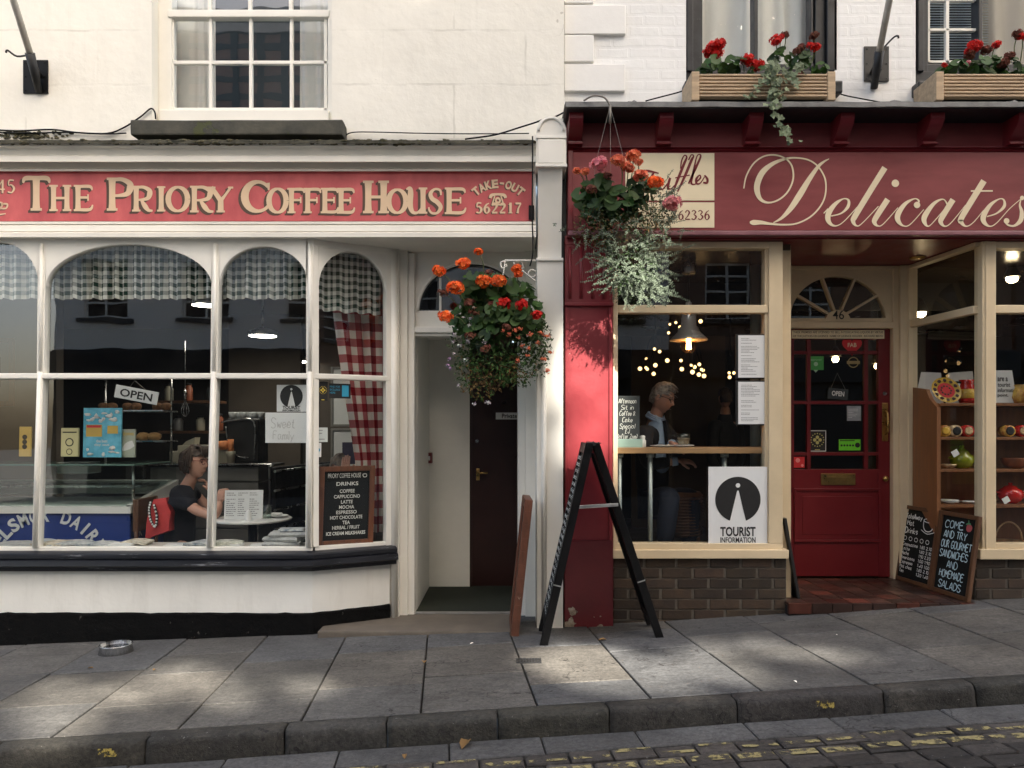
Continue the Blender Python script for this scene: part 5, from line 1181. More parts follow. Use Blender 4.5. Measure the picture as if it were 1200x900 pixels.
m = MB(); m.box(x0c, x1c+.04, YC, yb-.2, zgt, zgt+.014, .003); m.build('glass_shelf', M('green edged glass', (.10, .17, .14), .08, .1, 4, 0), o)
m = MB()
for x in (x1c-.02, x1c-1.3): m.tube([(x, YC+.1, zr1), (x, YC+.1, zgt)], .012, 8)
m.box(x0c, x1c-.1, YC+.4, YC+.75, zr1+.12, zr1+.14); m.build('frame', m_steel, o)
m = MB(lambda p: Vector((p[0], YC+.008-.003, p[2])))
cx, cz = XP(55, YC), ZP(669, YC); r = .39
for i, ch in enumerate('KELSMOR DAIRY'):
    if ch == ' ': continue
    a = R(158-i*10.9); th = a-math.pi/2; oo = Vector((cx+r*math.cos(a)*1.05, YC+.004, cz+r*math.sin(a)))
    m.T = frame(oo, (math.cos(th), 0, math.sin(th)), (-math.sin(th), 0, math.cos(th))); m.text(ch, 0, 0, .074 if ch not in 'I' else .022, .11, 0, .035)
m.T = None; m.flat([(cx+.26*math.cos(math.pi*k/24), cz+.26*math.sin(math.pi*k/24)) for k in range(25)], YC+.004)
m.build('lettering', M('pale print', (.62, .66, .68), .5, .05, 5, 0), o)
m = MB(frame((x1c+.003, YC+.08, 0), (.03, .85, 0)))
for i, ch in enumerate('KELSM'):
    z = ZP(628, YC)+i*.05-.02; m.text(ch, .08+i*.045, z, .05, .07, -.004, .03)
m.build('side_lettering', M('pale print', (.62, .66, .68), .5, .05, 5, 0), o)
m = MB(); m.box(XP(66, .9), XP(104, .9), .9, 1.1, ZP(555, .9), ZP(542, .9), .01); m.build('scales', M('grey plastic', (.35, .36, .35), .5, .05, 6, 0), label='grey scales behind the counter glass', category='scales')
# brochures on the shelf
def brochure(name, a, b, c, d, Y, mat, label, deco, ink, lean=.03):
    x0, x1, z0, z1 = XP(a, Y), XP(b, Y), ZP(d, Y), ZP(c, Y); T = frame(((x0+x1)/2, Y, z0), (1, 0, 0), (0, lean, 1))
    o = thing(name, ((x0+x1)/2, Y, z0), label, 'brochure'); W, H = x1-x0, z1-z0
    m = MB(T); m.box(-W/2, W/2, 0, .02, 0, H, .003); m.build('cover', mat, o)
    for k, fn in enumerate(deco): m = MB(T); fn(m, W, H); m.build(('print', 'picture', 'title')[k], ink[k], o)
m_yb = M('yellow card', (.66, .45, .10), .6, .06, 5, 0); m_cb = M('cream card', (.72, .66, .36), .6, .05, 5, 0); m_sky = M('turquoise card', (.05, .38, .60), .5, .25, 9, 0, col2=(.18, .55, .72))
zt_ = lambda Y: None
brochure('brochure', 22, 35.5, 500, 535, .8, m_yb, 'narrow orange yellow leaflet furthest left on the glass shelf', [lambda m, W, H: [m.disc(0, H*(.65-.16*k), W*.22, -.002, 12) for k in range(3)]], [m_inkb])
brochure('brochure', 71, 91.5, 501.5, 535, .8, m_cb, 'cream leaflet with a round crest left of the turquoise one', [lambda m, W, H: [m.disc(0, H*.5, W*.24, -.002, 18), m.rect(-W*.4, W*.4, H*.83, H*.87, -.002), m.disc(0, H*.17, W*.18, -.002, 16)], lambda m, W, H: [m.disc(0, H*.5, W*.18, -.003, 18), m.disc(0, H*.17, W*.14, -.003, 16)]], [m_inkb, m_cb])
def blue_pic(m, W, H):
    for k in range(26): m.ball((random.uniform(-.42, .42)*W, -.002, random.choice((random.uniform(.72, .95), random.uniform(.02, .2)))*H), (random.uniform(.01, .03), .001, random.uniform(.006, .02)), 6, .3)
    m.text('the best', 0, H*.30, W*.3, H*.06, -.003, .02); m.text('day out', 0, H*.22, W*.4, H*.06, -.003, .02)
random.seed(6)
brochure('brochure_holder', 97, 141.5, 478, 536, .74, m_sky, 'large turquoise leisure brochure with small photographs on it', [blue_pic, lambda m, W, H: [m.rect(-W*.42, -.0, H*.42, H*.66, -.003), m.rect(W*.14, W*.42, H*.48, H*.64, -.003)], lambda m, W, H: m.rect(-W*.40, -W*.03, H*.6, H*.65, -.004)], [m_paper, m_yb, m_rprint])
brochure('brochure', 141.5, 158, 503, 536, .78, M('stone card', (.42, .46, .38), .6, .1, 5, 0), 'stone grey leaflet titled Stones leaning right of the turquoise one', [lambda m, W, H: m.text('Stones', 0, H*.78, W*.8, H*.14, -.002, .02), lambda m, W, H: m.stroke([(-W*.4, H*.25, .02), (0, H*.4, .06), (W*.4, H*.5, .05)], -.003)], [m_yb, m_paper])
# cake stand with muffins, scones
o = thing('cake_rack', P(155, 500, 1.25), 'dark two tier cake rack behind the brochures', 'cake rack')
m = MB(); 
for py in (481, 516): m.box(XP(118, 1.25), XP(200, 1.25), 1.1, 1.4, ZP(py+2, 1.25), ZP(py, 1.25), .003)
for px in (120, 198): m.tube([(XP(px, 1.25), 1.3, ZP(545, 1.25)), (XP(px, 1.25), 1.3, ZP(440, 1.25))], .01, 6)
m.build('tier', m_steel, o)
m_muf = M('baked sponge', (.16, .075, .03), .9, .4, 20, .6); m_scone = M('baked scone', (.42, .25, .10), .9, .3, 20, .6)
first = None
for i, px in enumerate((123, 133, 151, 161, 186, 196)):
    if not first:
        m = MB(); m.lathe([(.02, 0), (.036, .002), (.045, .035), (.042, .045), (.03, .058), (.008, .064)], (0, 0, 0), 12); first = m.build('muffin', m_muf, None, (0, 0, 0)); q = first
    else: q = first.copy(); COL.objects.link(q)
    q.location = (XP(px, 1.2), 1.18, ZP(480.8, 1.25)); tag(q, ('brown muffin furthest left on the top tier of the cake rack', 'brown muffin second from the left on the cake rack', 'brown muffin left of the rack centre under the OPEN sign', 'brown muffin right of the rack centre under the OPEN sign', 'brown muffin second from the right on the cake rack', 'brown muffin furthest right on the top tier of the cake rack')[i], 'muffin', 'muffins on the cake rack')
for i, px in enumerate((168, 181)):
    m = MB(); m.ball((0, 0, .03), (.06, .06, .038), 10, .08); q = m.build('scone', m_scone, None, (0, 0, 0)); q.location = (XP(px, 1.2), 1.2, ZP(515.5, 1.25)); tag(q, ('golden scone on the lower tier left of its neighbour', 'golden scone on the lower tier nearer the woman')[i], 'scone', 'scones on the cake rack')
o = thing('utensil', P(217, 452, 1.5), 'whisk hanging behind the OPEN sign', 'utensil')
# replaced below by a real whisk shape
m = MB(); c = P(217, 470, 1.5)
m.tube([c+Vector((0, 0, .55)), c+Vector((0, 0, .10))], .004, 5); m.tube([c+Vector((0, 0, .1)), c], .014, 8); m.build('handle', m_steel, o)
m = MB()
for k in range(4):
    a = k*math.pi/4; d = Vector((math.cos(a), math.sin(a), 0)); m.tube(cr([c+d*.006, c+d*.035-Vector((0, 0, .09)), c-Vector((0, 0, .14)), c-d*.035-Vector((0, 0, .09)), c-d*.006], 5), .003, 5)
m.build('wires', m_steel, o)
o = thing('wall_shelf', P(228, 500, 3.2), 'dim dark shelf of jars high behind the woman and the hanging whisk', 'shelf')
for py in (470, 505): m = MB(); m.box(XP(192, 3.2), XP(262, 3.2), 3.05, 3.3, ZP(py+3, 3.2), ZP(py, 3.2), .004); m.build('board', m_wood2, o)
random.seed(61)
for i, px in enumerate((198, 209, 221, 235, 247, 257)):
    py = 469.8 if i % 2 == 0 else 504.8; r = random.uniform(.04, .055); h = random.uniform(.12, .2); c = Vector((XP(px, 3.15), 3.15, ZP(py, 3.2)))
    j = thing('jar', c, ('stubby', 'tall', 'second', 'third', 'fourth', 'last')[0:0] or ('dim jar furthest left on the upper back shelf', 'dim jar furthest left on the lower back shelf', 'dim jar in the middle of the upper back shelf', 'dim jar in the middle of the lower back shelf', 'dim jar furthest right on the upper back shelf', 'dim jar furthest right on the lower back shelf')[i], 'jar', 'jars on the back shelf')
    m = MB(); m.lathe([(r*.9, 0), (r, .01), (r, h*.8), (r*.7, h*.92), (r*.7, h)], c, 14); m.build('body', (m_beige, m_grey, m_poto0, m_beige, m_greyslate, m_poto0)[i], j)
    m = MB(); m.lathe([(r*.78, h), (r*.78, h+.02), (r*.2, h+.024)], c, 14); m.build('lid', m_inkb, j)
# ---- service counter, till, coffee machine
YK = 2.2; o = thing('service_counter', P(250, 600, YK), 'dark grey panelled service counter with a chrome top edge', 'counter')
a, b, zt_ = XP(176, YK), XP(303, YK), ZP(544, YK)
m = MB()
for k in range(5): m.box(a, b, YK, YK+.5, zt_-.03-.155*(k+1)+.012, zt_-.03-.155*k, .006)
m.build('front_panel', m_grey, o)
m = MB(); m.box(a, b+.1, YK-.03, YK+.55, zt_-.028, zt_-.004, .006); m.build('worktop', m_inkb, o)
m = MB(); pts = [(a, YK-.035, zt_-.002), (b+.06, YK-.035, zt_-.002), (b+.11, YK-.035, zt_-.03), (b+.12, YK-.035, zt_-.12), (b+.12, YK-.035, zt_-.42), (b+.06, YK-.06, zt_-.53)]; m.tube(cr(pts, 5), .012, 8); m.build('chrome_trim', m_steel, o)
o = thing('bench', P(330, 600, 3), 'black slatted bench receding behind the round table', 'bench')
m = MB()
for k in range(5):
    z = .25+k*.19; m.tube([(XP(322, 2.0), 2.0, z), (XP(366, 4.1)+.5, 4.1, z+.02)], .012, 6)
m.build('rail', m_steel, o)
m = MB(); m.T = frame((XP(322, 2.0), 2.03, 0), (XP(366, 4.1)+.5-XP(322, 2.0), 2.1, 0)); m.box(0, 2.3, 0, .06, 0, 1.05, .02); m.build('back', m_black, o)
c = P(238, 540, 2.35); o = thing('till', c, 'beige cash till on the service counter behind the woman', 'till')
m = MB(); m.box(c.x-.22, c.x+.30, 2.25, 2.55, c.z-.03, c.z+.16, .012); m.box(c.x-.30, c.x-.10, 2.25, 2.5, c.z-.03, c.z+.1, .01); m.build('body', m_beige, o)
m = MB(); m.prism([(c.x-.24, c.z+.1), (c.x-.06, c.z+.16), (c.x-.05, c.z+.24), (c.x-.14, c.z+.2)], 2.27, 2.4); m.build('display', m_beige, o)
c = P(268, 540, 2.3); o = thing('tumbler', c, 'amber juice cup with an orange top beside the till', 'cup')
m = MB(); m.lathe([(.035, 0), (.045, .1), (.047, .13), (.03, .13)], (c.x+.05, 2.22, zt_), 14); m.build('cup', m_beige, o)
m = MB(); m.ball((c.x-.02, 2.2, zt_+.19), (.07, .05, .045), 10, .25); m.tube([(c.x+.05, 2.22, zt_+.12), (c.x+.05, 2.22, zt_+.25)], .03, 10); m.build('orange_top', M('orange paper', (.75, .27, .10), .7, .2, 20, .3), o)
c = P(285, 543, 2.4); o = thing('coffee_machine', c, 'black coffee machine with a chrome arc on the service counter', 'coffee machine')
m = MB(); m.box(c.x-.17, c.x+.17, 2.35, 2.7, zt_, zt_+.46, .03); m.build('body', m_inkb, o)
m = MB(); m.tube(cr([(c.x-.20, 2.33, zt_+.42), (c.x-.1, 2.33, zt_+.44), (c.x+.13, 2.33, zt_+.43), (c.x+.135, 2.33, zt_+.05)], 5), .008, 6); m.tube(cr([(c.x-.15, 2.32, zt_+.38), (c.x-.12, 2.32, zt_+.2), (c.x-.03, 2.32, zt_+.08), (c.x+.08, 2.32, zt_+.06)], 6), .007, 6); m.build('chrome_pipe', m_steel, o)
m = MB()
for k in range(6): m.lathe([(.03, 0), (.045, .05), (.046, .07), (.04, .07)], (c.x-.14+.055*k, 2.5+.03*(k % 2), zt_+.46), 12)
m.build('cups', m_paper, o, kind='stuff')
# picture on the tan wall and the bright picture frames by the curtain
def picture(name, a, b, c, d, Y, fr, inner, label, fw=.05, mount=None):
    x0, x1, z0, z1 = XP(a, Y), XP(b, Y), ZP(d, Y), ZP(c, Y); o = thing(name, ((x0+x1)/2, Y, z0), label, 'picture')
    m = MB()
    for q in ((x0, x0+fw, z0, z1), (x1-fw, x1, z0, z1), (x0+fw, x1-fw, z0, z0+fw), (x0+fw, x1-fw, z1-fw, z1)): m.box(q[0], q[1], Y-.03, Y, q[2], q[3], .006)
    m.build('frame', fr, o)
    m = MB(); m.box(x0+fw*.8, x1-fw*.8, Y-.012, Y-.004, z0+fw*.8, z1-fw*.8); m.build('mount', mount or inner, o)
    if mount: m = MB(); w_, h_ = (x1-x0)*.28, (z1-z0)*.28; m.box(x0+w_, x1-w_, Y-.016, Y-.011, z0+h_, z1-h_); m.build('image', inner, o)
picture('framed_picture', -40, 18, 396, 476, 1.98, m_wood, m_dark, 'dark framed picture on the tan wall at the left edge', .05, M('dim mount', (.14, .12, .10), .8, .1, 5, 0))
picture('framed_picture', 388, 430, 430, 500, 3.9, M('grey wood frame', (.2, .19, .17), .5, .1, 5, 0), m_paper, 'bright framed print high behind the red gingham curtain', .03)
picture('framed_picture', 388, 436, 502, 560, 3.88, M('grey wood frame', (.2, .19, .17), .5, .1, 5, 0), M('violet dim image', (.05, .04, .08), .5, .2, 6, 0), 'white mounted print with a small violet image above the seated man', .03, m_paper)
# ceiling discs
for i, (px, py, Y, r) in enumerate(((240, 358, 1.5, .12), (308, 394, 2.9, .16), (347, 424, 4.6, .17))):
    c = P(px, py, Y); o = thing('ceiling_lamp', c, ('round lit ceiling lamp nearest the broad arched window', 'round lit ceiling lamp in the narrow arch pane above the mid rail', 'round lit ceiling lamp furthest back above the notice')[i], 'ceiling lamp', 'round ceiling lamps in the coffee house')
    m = MB(); m.lathe([(r*.9, .02), (r, .0), (r*.98, .05), (r*.5, .08)], c, 24); m.tube([c+Vector((0, 0, .08)), Vector((c.x, c.y, 2.88))], .012, 6); m.build('housing', m_steel, o)
    m = MB(); m.lathe([(r*.2, -.004), (r*.9, .0), (r*.88, .012), (r*.1, .012)], c, 24); m.build('diffuser', emitM('lamp diffuser', (1, .93, .8), 14), o)
# ---- round table with its things
YT_ = .55; c = P(296, 607, YT_); ztab = c.z
o = thing('round_table', (c.x, YT_, -.02), 'small round white table on a dark pedestal in the bay', 'table')
m = MB(); m.lathe([(.27, -.022), (.295, -.018), (.302, -.006), (.295, .0), (.1, .001)], (c.x, YT_, ztab), 40); m.build('tabletop', M('white marble laminate', (.72, .72, .70), .25, .06, 4, 0), o)
m = MB(); m.tube([(c.x, YT_, ztab-.02), (c.x, YT_, 0)], .035, 12); m.lathe([(.22, 0), (.2, .02), (.05, .04)], (c.x, YT_, -.02), 24); m.build('pedestal', m_black, o)
T = frame((XP(285, .45), .45, ztab+.002), (.98, .1, 0), (0, .1, 1))
o = thing('menu_stand', T((0, 0, 0)), 'white table menu standing on the round table', 'menu')
m = MB(T); m.box(-.145, .145, 0, .004, 0, .225, .001); m.build('sheet', m_paper, o)
m = MB(T); random.seed(9); dashes(m, -.13, .13, .02, .21, -.002, 12, .8, 3); m.build('print', m_ink, o)
m = MB(); c2 = P(291, 607, .38); m.lathe([(.028, 0), (.03, .005), (.022, .06), (.012, .075), (.004, .08)], (c2.x, .38, ztab), 14); m.build('salt_shaker', m_paper, label='white salt shaker in front of the table menu', category='shaker')
c2 = P(313, 606, .5); o = thing('drinking_glass', (c2.x, .5, ztab), 'clear drinking glass right of the table menu', 'glass')
m = MB(); m.lathe([(.026, 0), (.032, .003), (.036, .11), (.034, .11), (.03, .012)], (c2.x, .5, ztab), 18); m.build('tumbler', m_glasst, o)
c2 = P(325, 606, .6); o = thing('saucer', (c2.x, .6, ztab), 'white saucer with a crumpled napkin on the round table', 'saucer')
m = MB(); m.lathe([(.04, 0), (.05, .004), (.085, .016), (.08, .018), (.04, .008)], (c2.x, .6, ztab), 22); m.build('dish', m_paper, o); m = MB(); m.ball((c2.x, .6, ztab+.025), (.05, .03, .014), 8, .25); m.build('napkin', m_paper, o)
# ---- papers on the sill
zled = ZP(642, .05)+.002; random.seed(14)
PM = [M('grey print paper', (.42, .43, .42), .7, .3, 30, 0), M('blue print paper', (.16, .27, .38), .6, .5, 24, 0, col2=(.5, .5, .48)), M('warm print paper', (.50, .36, .22), .6, .4, 24, 0, col2=(.6, .58, .5)), M('green print paper', (.35, .42, .30), .6, .5, 24, 0, col2=(.7, .68, .6)), m_paper]
for i, (px, Y, w_, d_, h_, rz, k, lb) in enumerate(((18, .16, .30, .2, .012, .2, 0, 'grey newspaper lying at the far left of the window ledge'), (62, .15, .26, .18, .02, -.3, 2, 'warm coloured magazine fanned on the ledge below the dairy lettering'), (84, .17, .28, .2, .018, .35, 1, 'blue magazine tilted on the ledge beside the warm one'), (118, .16, .25, .18, .012, -.1, 1, 'pale blue magazine lying right of the tilted magazine'), (143, .14, .16, .12, .02, .1, 4, 'small white paper stack on the ledge left of the woman'), (160, .2, .2, .12, .028, 0, 2, 'orange edged booklet on the ledge below the red bag'), (206, .15, .14, .1, .01, .1, 4, 'white leaflet on the ledge in front of the woman'), (238, .16, .2, .16, .022, -.2, 1, 'blue and white magazine left of the mullion foot'), (262, .15, .24, .16, .024, .15, 3, 'yellow and green magazine under the table edge'), (274, .13, .13, .1, .018, 0, 4, 'folded white sheet on top of the green magazine'), (305, .15, .15, .1, .01, .2, 4, 'thin white leaflet between the magazines and the newspaper pile'))):
    m = MB(frame((XP(px, Y), Y, zled), (math.cos(rz), math.sin(rz), 0), (0, 0, 1))); n = 2 if h_ > .015 else 1
    for q in range(n):
        dx = random.uniform(-.015, .015)
        t0 = h_*q/n
        a = [m.v((x+dx, y, t0+(.010*math.sin((x/w_+.5)*math.pi)*(1.5 if k != 4 else .3)) + z)) for x in (-w_/2, -w_/5, w_/5, w_/2) for y in (-d_/2, d_/2) for z in (0, h_/n*.9)]
        for j in range(3):
            b_ = j*4
            for quad in ((0, 4, 5, 1), (2, 3, 7, 6), (1, 5, 7, 3), (0, 2, 6, 4)): m.f([a[b_+v] for v in quad])
        m.f([a[0], a[1], a[3], a[2]]); m.f([a[12], a[14], a[15], a[13]])
    m.build('magazine' if k != 4 else 'leaflet', PM[k], label=lb, category='magazine' if k != 4 else 'leaflet')
for i, (px, h0, rz, k, lb) in enumerate(((332, 0, .1, 0, 'bottom folded newspaper of the pile beside the drinks board'), (334, .035, -.12, 0, 'middle folded newspaper of the pile beside the drinks board'), (340, .07, .05, 0, 'third folded newspaper of the pile beside the drinks board'), (343, .105, .12, 1, 'blue magazine on top of the newspaper pile'))):
    m = MB(frame((XP(px, .17), .17, zled+h0), (math.cos(rz), math.sin(rz), 0), (0, 0, 1)))
    w_, d_ = (.26, .16) if k == 0 else (.17, .14); hh = .034 if k == 0 else .02
    m.tube([(-w_/2, 0, hh/2), (w_/2, 0, hh/2)], .001, 4); t = bmesh.new()
    prof = [(-d_/2, 0), (-d_/2-.012, hh*.5), (-d_/2, hh), (d_/2, hh*.9), (d_/2, hh*.6), (d_/2-.01, hh*.5), (d_/2, hh*.3), (d_/2, 0)]
    A = [m.v((-w_/2+random.uniform(-.01, .01), y, z)) for y, z in prof]; B = [m.v((w_/2+random.uniform(-.01, .01), y, z)) for y, z in prof]
    m.f(A); m.f(B[::-1])
    for q in range(8): m.f([A[q], B[q], B[(q+1) % 8], A[(q+1) % 8]])
    m.build('newspaper' if k == 0 else 'magazine', PM[k], label=lb, category='newspaper' if k == 0 else 'magazine')
# ---- pavement: dog bowl, leaves, boards
c = P(136, 764, -.35); gzc = gz(c.x, -.35); o = thing('dog_bowl', (c.x, -.35, gzc), 'shallow steel dog bowl on the pavement by the black plinth', 'bowl')
m = MB(); m.lathe([(.085, .0), (.108, .004), (.098, .055), (.104, .06), (.096, .062), (.082, .02), (.02, .014)], (c.x, -.35, gzc), 32); m.build('bowl', M('bright steel', (.74, .74, .73), .2, .08, 9, .05, metal=1), o)
m = MB(); m.lathe([(.002, .040), (.088, .040), (.088, .0385), (.002, .0385)], (c.x, -.35, gzc), 32); m.build('water', M('still water', (.02, .02, .02), .03, 0, 5, 0, spec=.8), o)
random.seed(17)
LP = [('curled tan leaf on the pavement in front of the doorstep joint', 497, 777, .03, m_dry), ('curled tan leaf in the gutter below the middle kerb stone', 545, 874, .05, m_dry), ('small tan leaf below the oxblood pillar', 706, 751, .03, m_dry), ('tiny pale petal on the doorstep edge', 581, 724, .016, m_whitep), ('small brown leaf in the gutter at left of the pair', 474, 888, .022, m_dry), ('pale leaf scrap on the left pavement near the bowl', 106, 784, .02, m_dry), ('brown leaf scrap right of the bowl', 181, 786, .018, m_dry), ('pale scrap on the slab left of the doorstep', 553, 755, .014, m_whitep), ('pale scrap on the right slab near the tiled doorway', 981, 745, .012, m_whitep), ('pale scrap on the right kerb slab', 932, 800, .012, m_whitep)]
for lb, px, py, s, mt_ in LP:
    Y = -1.0
    for _ in range(25):
        x = XP(px, Y); g = gz(x, Y) if (Vector((x, Y+1.74))).dot(KN) > 0 else gu(x, Y)
        Y = (CZ-g)*FP/(py-505)-CD
    x = XP(px, Y); a = random.uniform(0, 6.28); T = frame((x, Y, g+.004), (math.cos(a), math.sin(a), 0), (0, 0, 1)); m = MB(T)
    f = random.uniform(1.2, 2.2); m.c = (f, f*.95, f*.85, 1)
    L_ = [(0, -s, 0), (s*.45, -s*.4, .012*s/.03), (s*.5, s*.3, .016*s/.03), (0, s, .004), (-s*.5, s*.3, .014*s/.03), (-s*.42, -s*.4, .010*s/.03)]; cv = (0, 0, .003)
    for i in range(6): m.face([cv, L_[i], L_[(i+1) % 6]])
    m.build('fallen_leaf' if s > .0165 else 'fallen_petal', mt_, label=lb, category='leaf' if s > .0165 else 'petal')
# A-board
o = thing('a_board', (.58, -.35, 0), 'tall black folding chalkboard standing open in front of the oxblood pillar', 'pavement sign')
ap = (.535, 1.325)
def leaf(xf, yf0, yf1, sgn, xt):
    z0 = gz(xf, (yf0+yf1)/2)
    foot = Vector((xf, 0, z0+.0)); top = Vector((xt, 0, ap[1])); d = (top-foot).normalized(); n = Vector((d.z, 0, -d.x))*sgn     # outward
    H = (top-foot).length
    def T(p):     # p: across (0..1), thickness outward, up the board
        yy = yf0+(yf1-yf0)*p[0]; return foot+Vector((0, yy, 0))+n*p[1]+d*p[2]
    return T, H
for sgn, xf, xt, y0, y1 in ((-1, .205, .505, -.52, -.17), (1, .985, .555, -.40, -.03)):
    T, H = leaf(xf, y0, y1, -sgn if False else sgn, xt); m = MB(T); th = .026
    st_ = .11
    m.box(0, st_, -th, th, 0, H, .003); m.box(1-st_, 1, -th, th, .015, H, .003)
    m.box(st_, 1-st_, -th*.9, th*.9, H-.07, H-.004, .003); m.box(st_, 1-st_, -th*.9, th*.9, .12, .18, .003)
    lf = m.build('leaf', m_black, o)
    m = MB(T); m.box(st_, 1-st_, -.008, .012, .18, H-.07); m.build('slate', m_slate, lf)
    if sgn == -1:
        m = MB(lambda p: T((p[0]/.35, th+.001-p[1], p[2]))); random.seed(19)
        for k in range(24):
            z = .2+k*.045
            scrawl(m, random.choice(('Breakfast', 'Soup of day', 'Paninis', 'Jacket', 'Cream tea', 'Lunch', 'Cakes')), .05, z, .028, .24, -.001, .10)
        m.build('chalk_writing', m_chalk, lf)
    m = MB(T); m.box(-.006, st_*.4, -th-.001, th+.001, .40, .408) ; m.build('brass_strip', m_alum, lf)
m = MB(); m.tube([P(671, 594.5, -.49), P(722.5, 591.5, -.41)], .008, 6); a_, b_ = P(671, 594.5, -.495), P(722.5, 591.5, -.415)
m.T = frame(a_, b_-a_); m.box(-.01, (b_-a_).length+.01, -.008, 0, -.011, .011, .003); m.build('spreader_bar', m_alum, o)
m = MB(); m.tube([(ap[0], -.52, ap[1]-.004), (ap[0], -.05, ap[1]-.004)], .012, 8); m.box(ap[0]-.05, ap[0]+.05, -.47, -.43, ap[1]-.002, ap[1]+.004, .001); m.build('hinge', m_iron, o)
# board leaning on the white pilaster
o = thing('leaning_board', (.05, -.1, 0), 'brown framed board leaning edge-on against the white party pilaster', 'board')
f0, t0 = Vector((.018, -.26, gz(.02, -.2))), Vector((.125, -.20, 1.0)); T = frame(f0, (-.03, 1, 0), t0-f0)
H = (t0-f0).length-.07; m = MB(T)
for q in ((0, .05, 0, H), (.37, .42, 0, H), (.05, .37, 0, .06), (.05, .37, H-.06, H)): m.box(q[0], q[1], -.028, .028, q[2], q[3], .006)
for k in range(9): z = .1+k*(H-.2)/8; m.box(-.003, .0, -.02, .02, z, z+.02)
m.build('frame', M('red brown wood', (.12, .042, .022), .5, .4, 7, .4, 30, sc=(5, 5, 1), wear=(.34, .25, .18), wearamt=.36, wscale=9), o); m = MB(T); m.box(.05, .37, -.012, .012, .06, H-.06); m.build('slate', m_slate, o)
# pair of chalkboards in the deli doorway
base = [Vector((3.205, .93, zfl)), Vector((3.26, .47, zfl)), Vector((3.29, .02, zfl))]
topd = Vector((.085, 0, .62))
def cboard(a, b, label, fn, H=.625):
    u = b-a; W = u.length-.004; T = frame(a, u, topd)
    o = thing('menu_board', a, label, 'chalkboard', None); m = MB(T); fw = .032
    for q in ((0, fw, 0, H), (W-fw, W, 0, H), (fw, W-fw, 0, fw), (fw, W-fw, H-fw, H)): m.box(q[0], q[1], -.016, .012, q[2], q[3], .004)
    m.build('frame', m_wood2, o); m = MB(T); m.box(fw*.8, W-fw*.8, -.004, .006, fw*.8, H-fw*.8); m.build('slate', m_slate, o)
    fn(o, T, W, H)
def b1(o, T, W, H):
    m = MB(T); random.seed(41); y = -.006
    for t, x, z, h, w_ in (('TakeAway', .05, .52, .04, .20), ('Hot', .075, .465, .04, .085), ('Drinks', .06, .40, .045, .155)): scrawl(m, t, x, z, h, w_, y, .085)
    c = (.335, .475)
    m.stroke([(c[0]-.06, c[1]+.05, .007), (c[0]-.055, c[1]-.005, .008), (c[0]-.02, c[1]-.035, .008), (c[0]+.03, c[1]-.03, .008), (c[0]+.055, c[1]+.0, .008), (c[0]+.06, c[1]+.05, .007)], y)
    m.stroke([(c[0]+.06*math.cos(t), c[1]+.05+.015*math.sin(t), .006) for t in [k*math.pi/6 for k in range(13)]], y); m.stroke([(c[0]+.058, c[1]+.035, .006), (c[0]+.095, c[1]+.03, .006), (c[0]+.085, c[1]-.01, .006), (c[0]+.05, c[1]-.01, .006)], y)
    m.stroke([(c[0], c[1]+.07, .005), (c[0]+.015, c[1]+.095, .005), (c[0]-.005, c[1]+.12, .005)], y); m.stroke([(c[0]-.08, c[1]-.03, .005), (c[0], c[1]-.055, .006), (c[0]+.09, c[1]-.03, .005)], y)
    for k in range(5): m.stroke([(.07+k*.07+.02*math.cos(t), .355+.016*math.sin(t), .005) for t in [q*math.pi/4 for q in range(9)]], y)
    for k, (t, p) in enumerate((('Cappuccino', '1.80 2.10'), ('Latte', '1.80 2.10'), ('Mocha', '1.90 2.20'), ('Americano', '1.60 1.90'), ('Espresso', '1.40 1.60'), ('Hot choc', '1.80 2.10'), ('Tea', '1.20 1.40'))):
        z = .295-k*.037; scrawl(m, t, .05, z, .026, .019*len(t), y, .10); scrawl(m, p, W-.19, z, .022, .14, y, .10)
    m.build('chalk_writing', m_chalk, o)
cboard(base[0], base[1], 'left chalkboard of the hinged pair, listing takeaway hot drinks', b1)
def b2(o, T, W, H):
    m = MB(T); random.seed(43); y = -.006
    for t, z, w_, x in (('COME', .505, .21, .175), ('AND TRY', .43, .26, .20), ('OUR GOURMET', .355, .345, .225), ('SANDWICHES', .28, .32, .21), ('AND', .205, .12, .21), ('HOMEMADE', .13, .28, .215), ('SALADS', .05, .255, .21)): scrawl(m, t, x-w_/2, z, .052, w_, y, .07, jit=.22, sp=1.2)
    m.build('chalk_writing', m_chalkb, o)
    m = MB(T); m.ball((.345, -.006, .528), (.033, .001, .03), 12, .08); m.build('tomato_drawing', M('red chalk', (.45, .09, .09), .9, .1, 30, 0), o)
    m = MB(T); m.stroke([(.31, .55, .01), (.335, .56, .012), (.36, .555, .012)], -.008); m.stroke([(.338, .56, .01), (.332, .585, .01)], -.008); m.build('stalk_drawing', M('green chalk', (.09, .26, .12), .9, .1, 30, 0), o)
cboard(base[1], base[2], 'right chalkboard of the hinged pair, praising gourmet sandwiches and salads', b2)
o = thing('leaning_board', (2.0, .3, zfl), 'thin dark board leaning on the left post of the deli doorway', 'board')
f0 = Vector((2.115, .16, zfl)); T = frame(f0, (0, 1, 0), (-.10, 0, .58)); m = MB(T); m.box(0, .40, -.012, .010, 0, .60, .004); m.build('panel', m_inkb, o); m = MB(T); m.box(.0, .40, -.016, -.0125, .0, .03); m.build('edge', m_wood2, o)
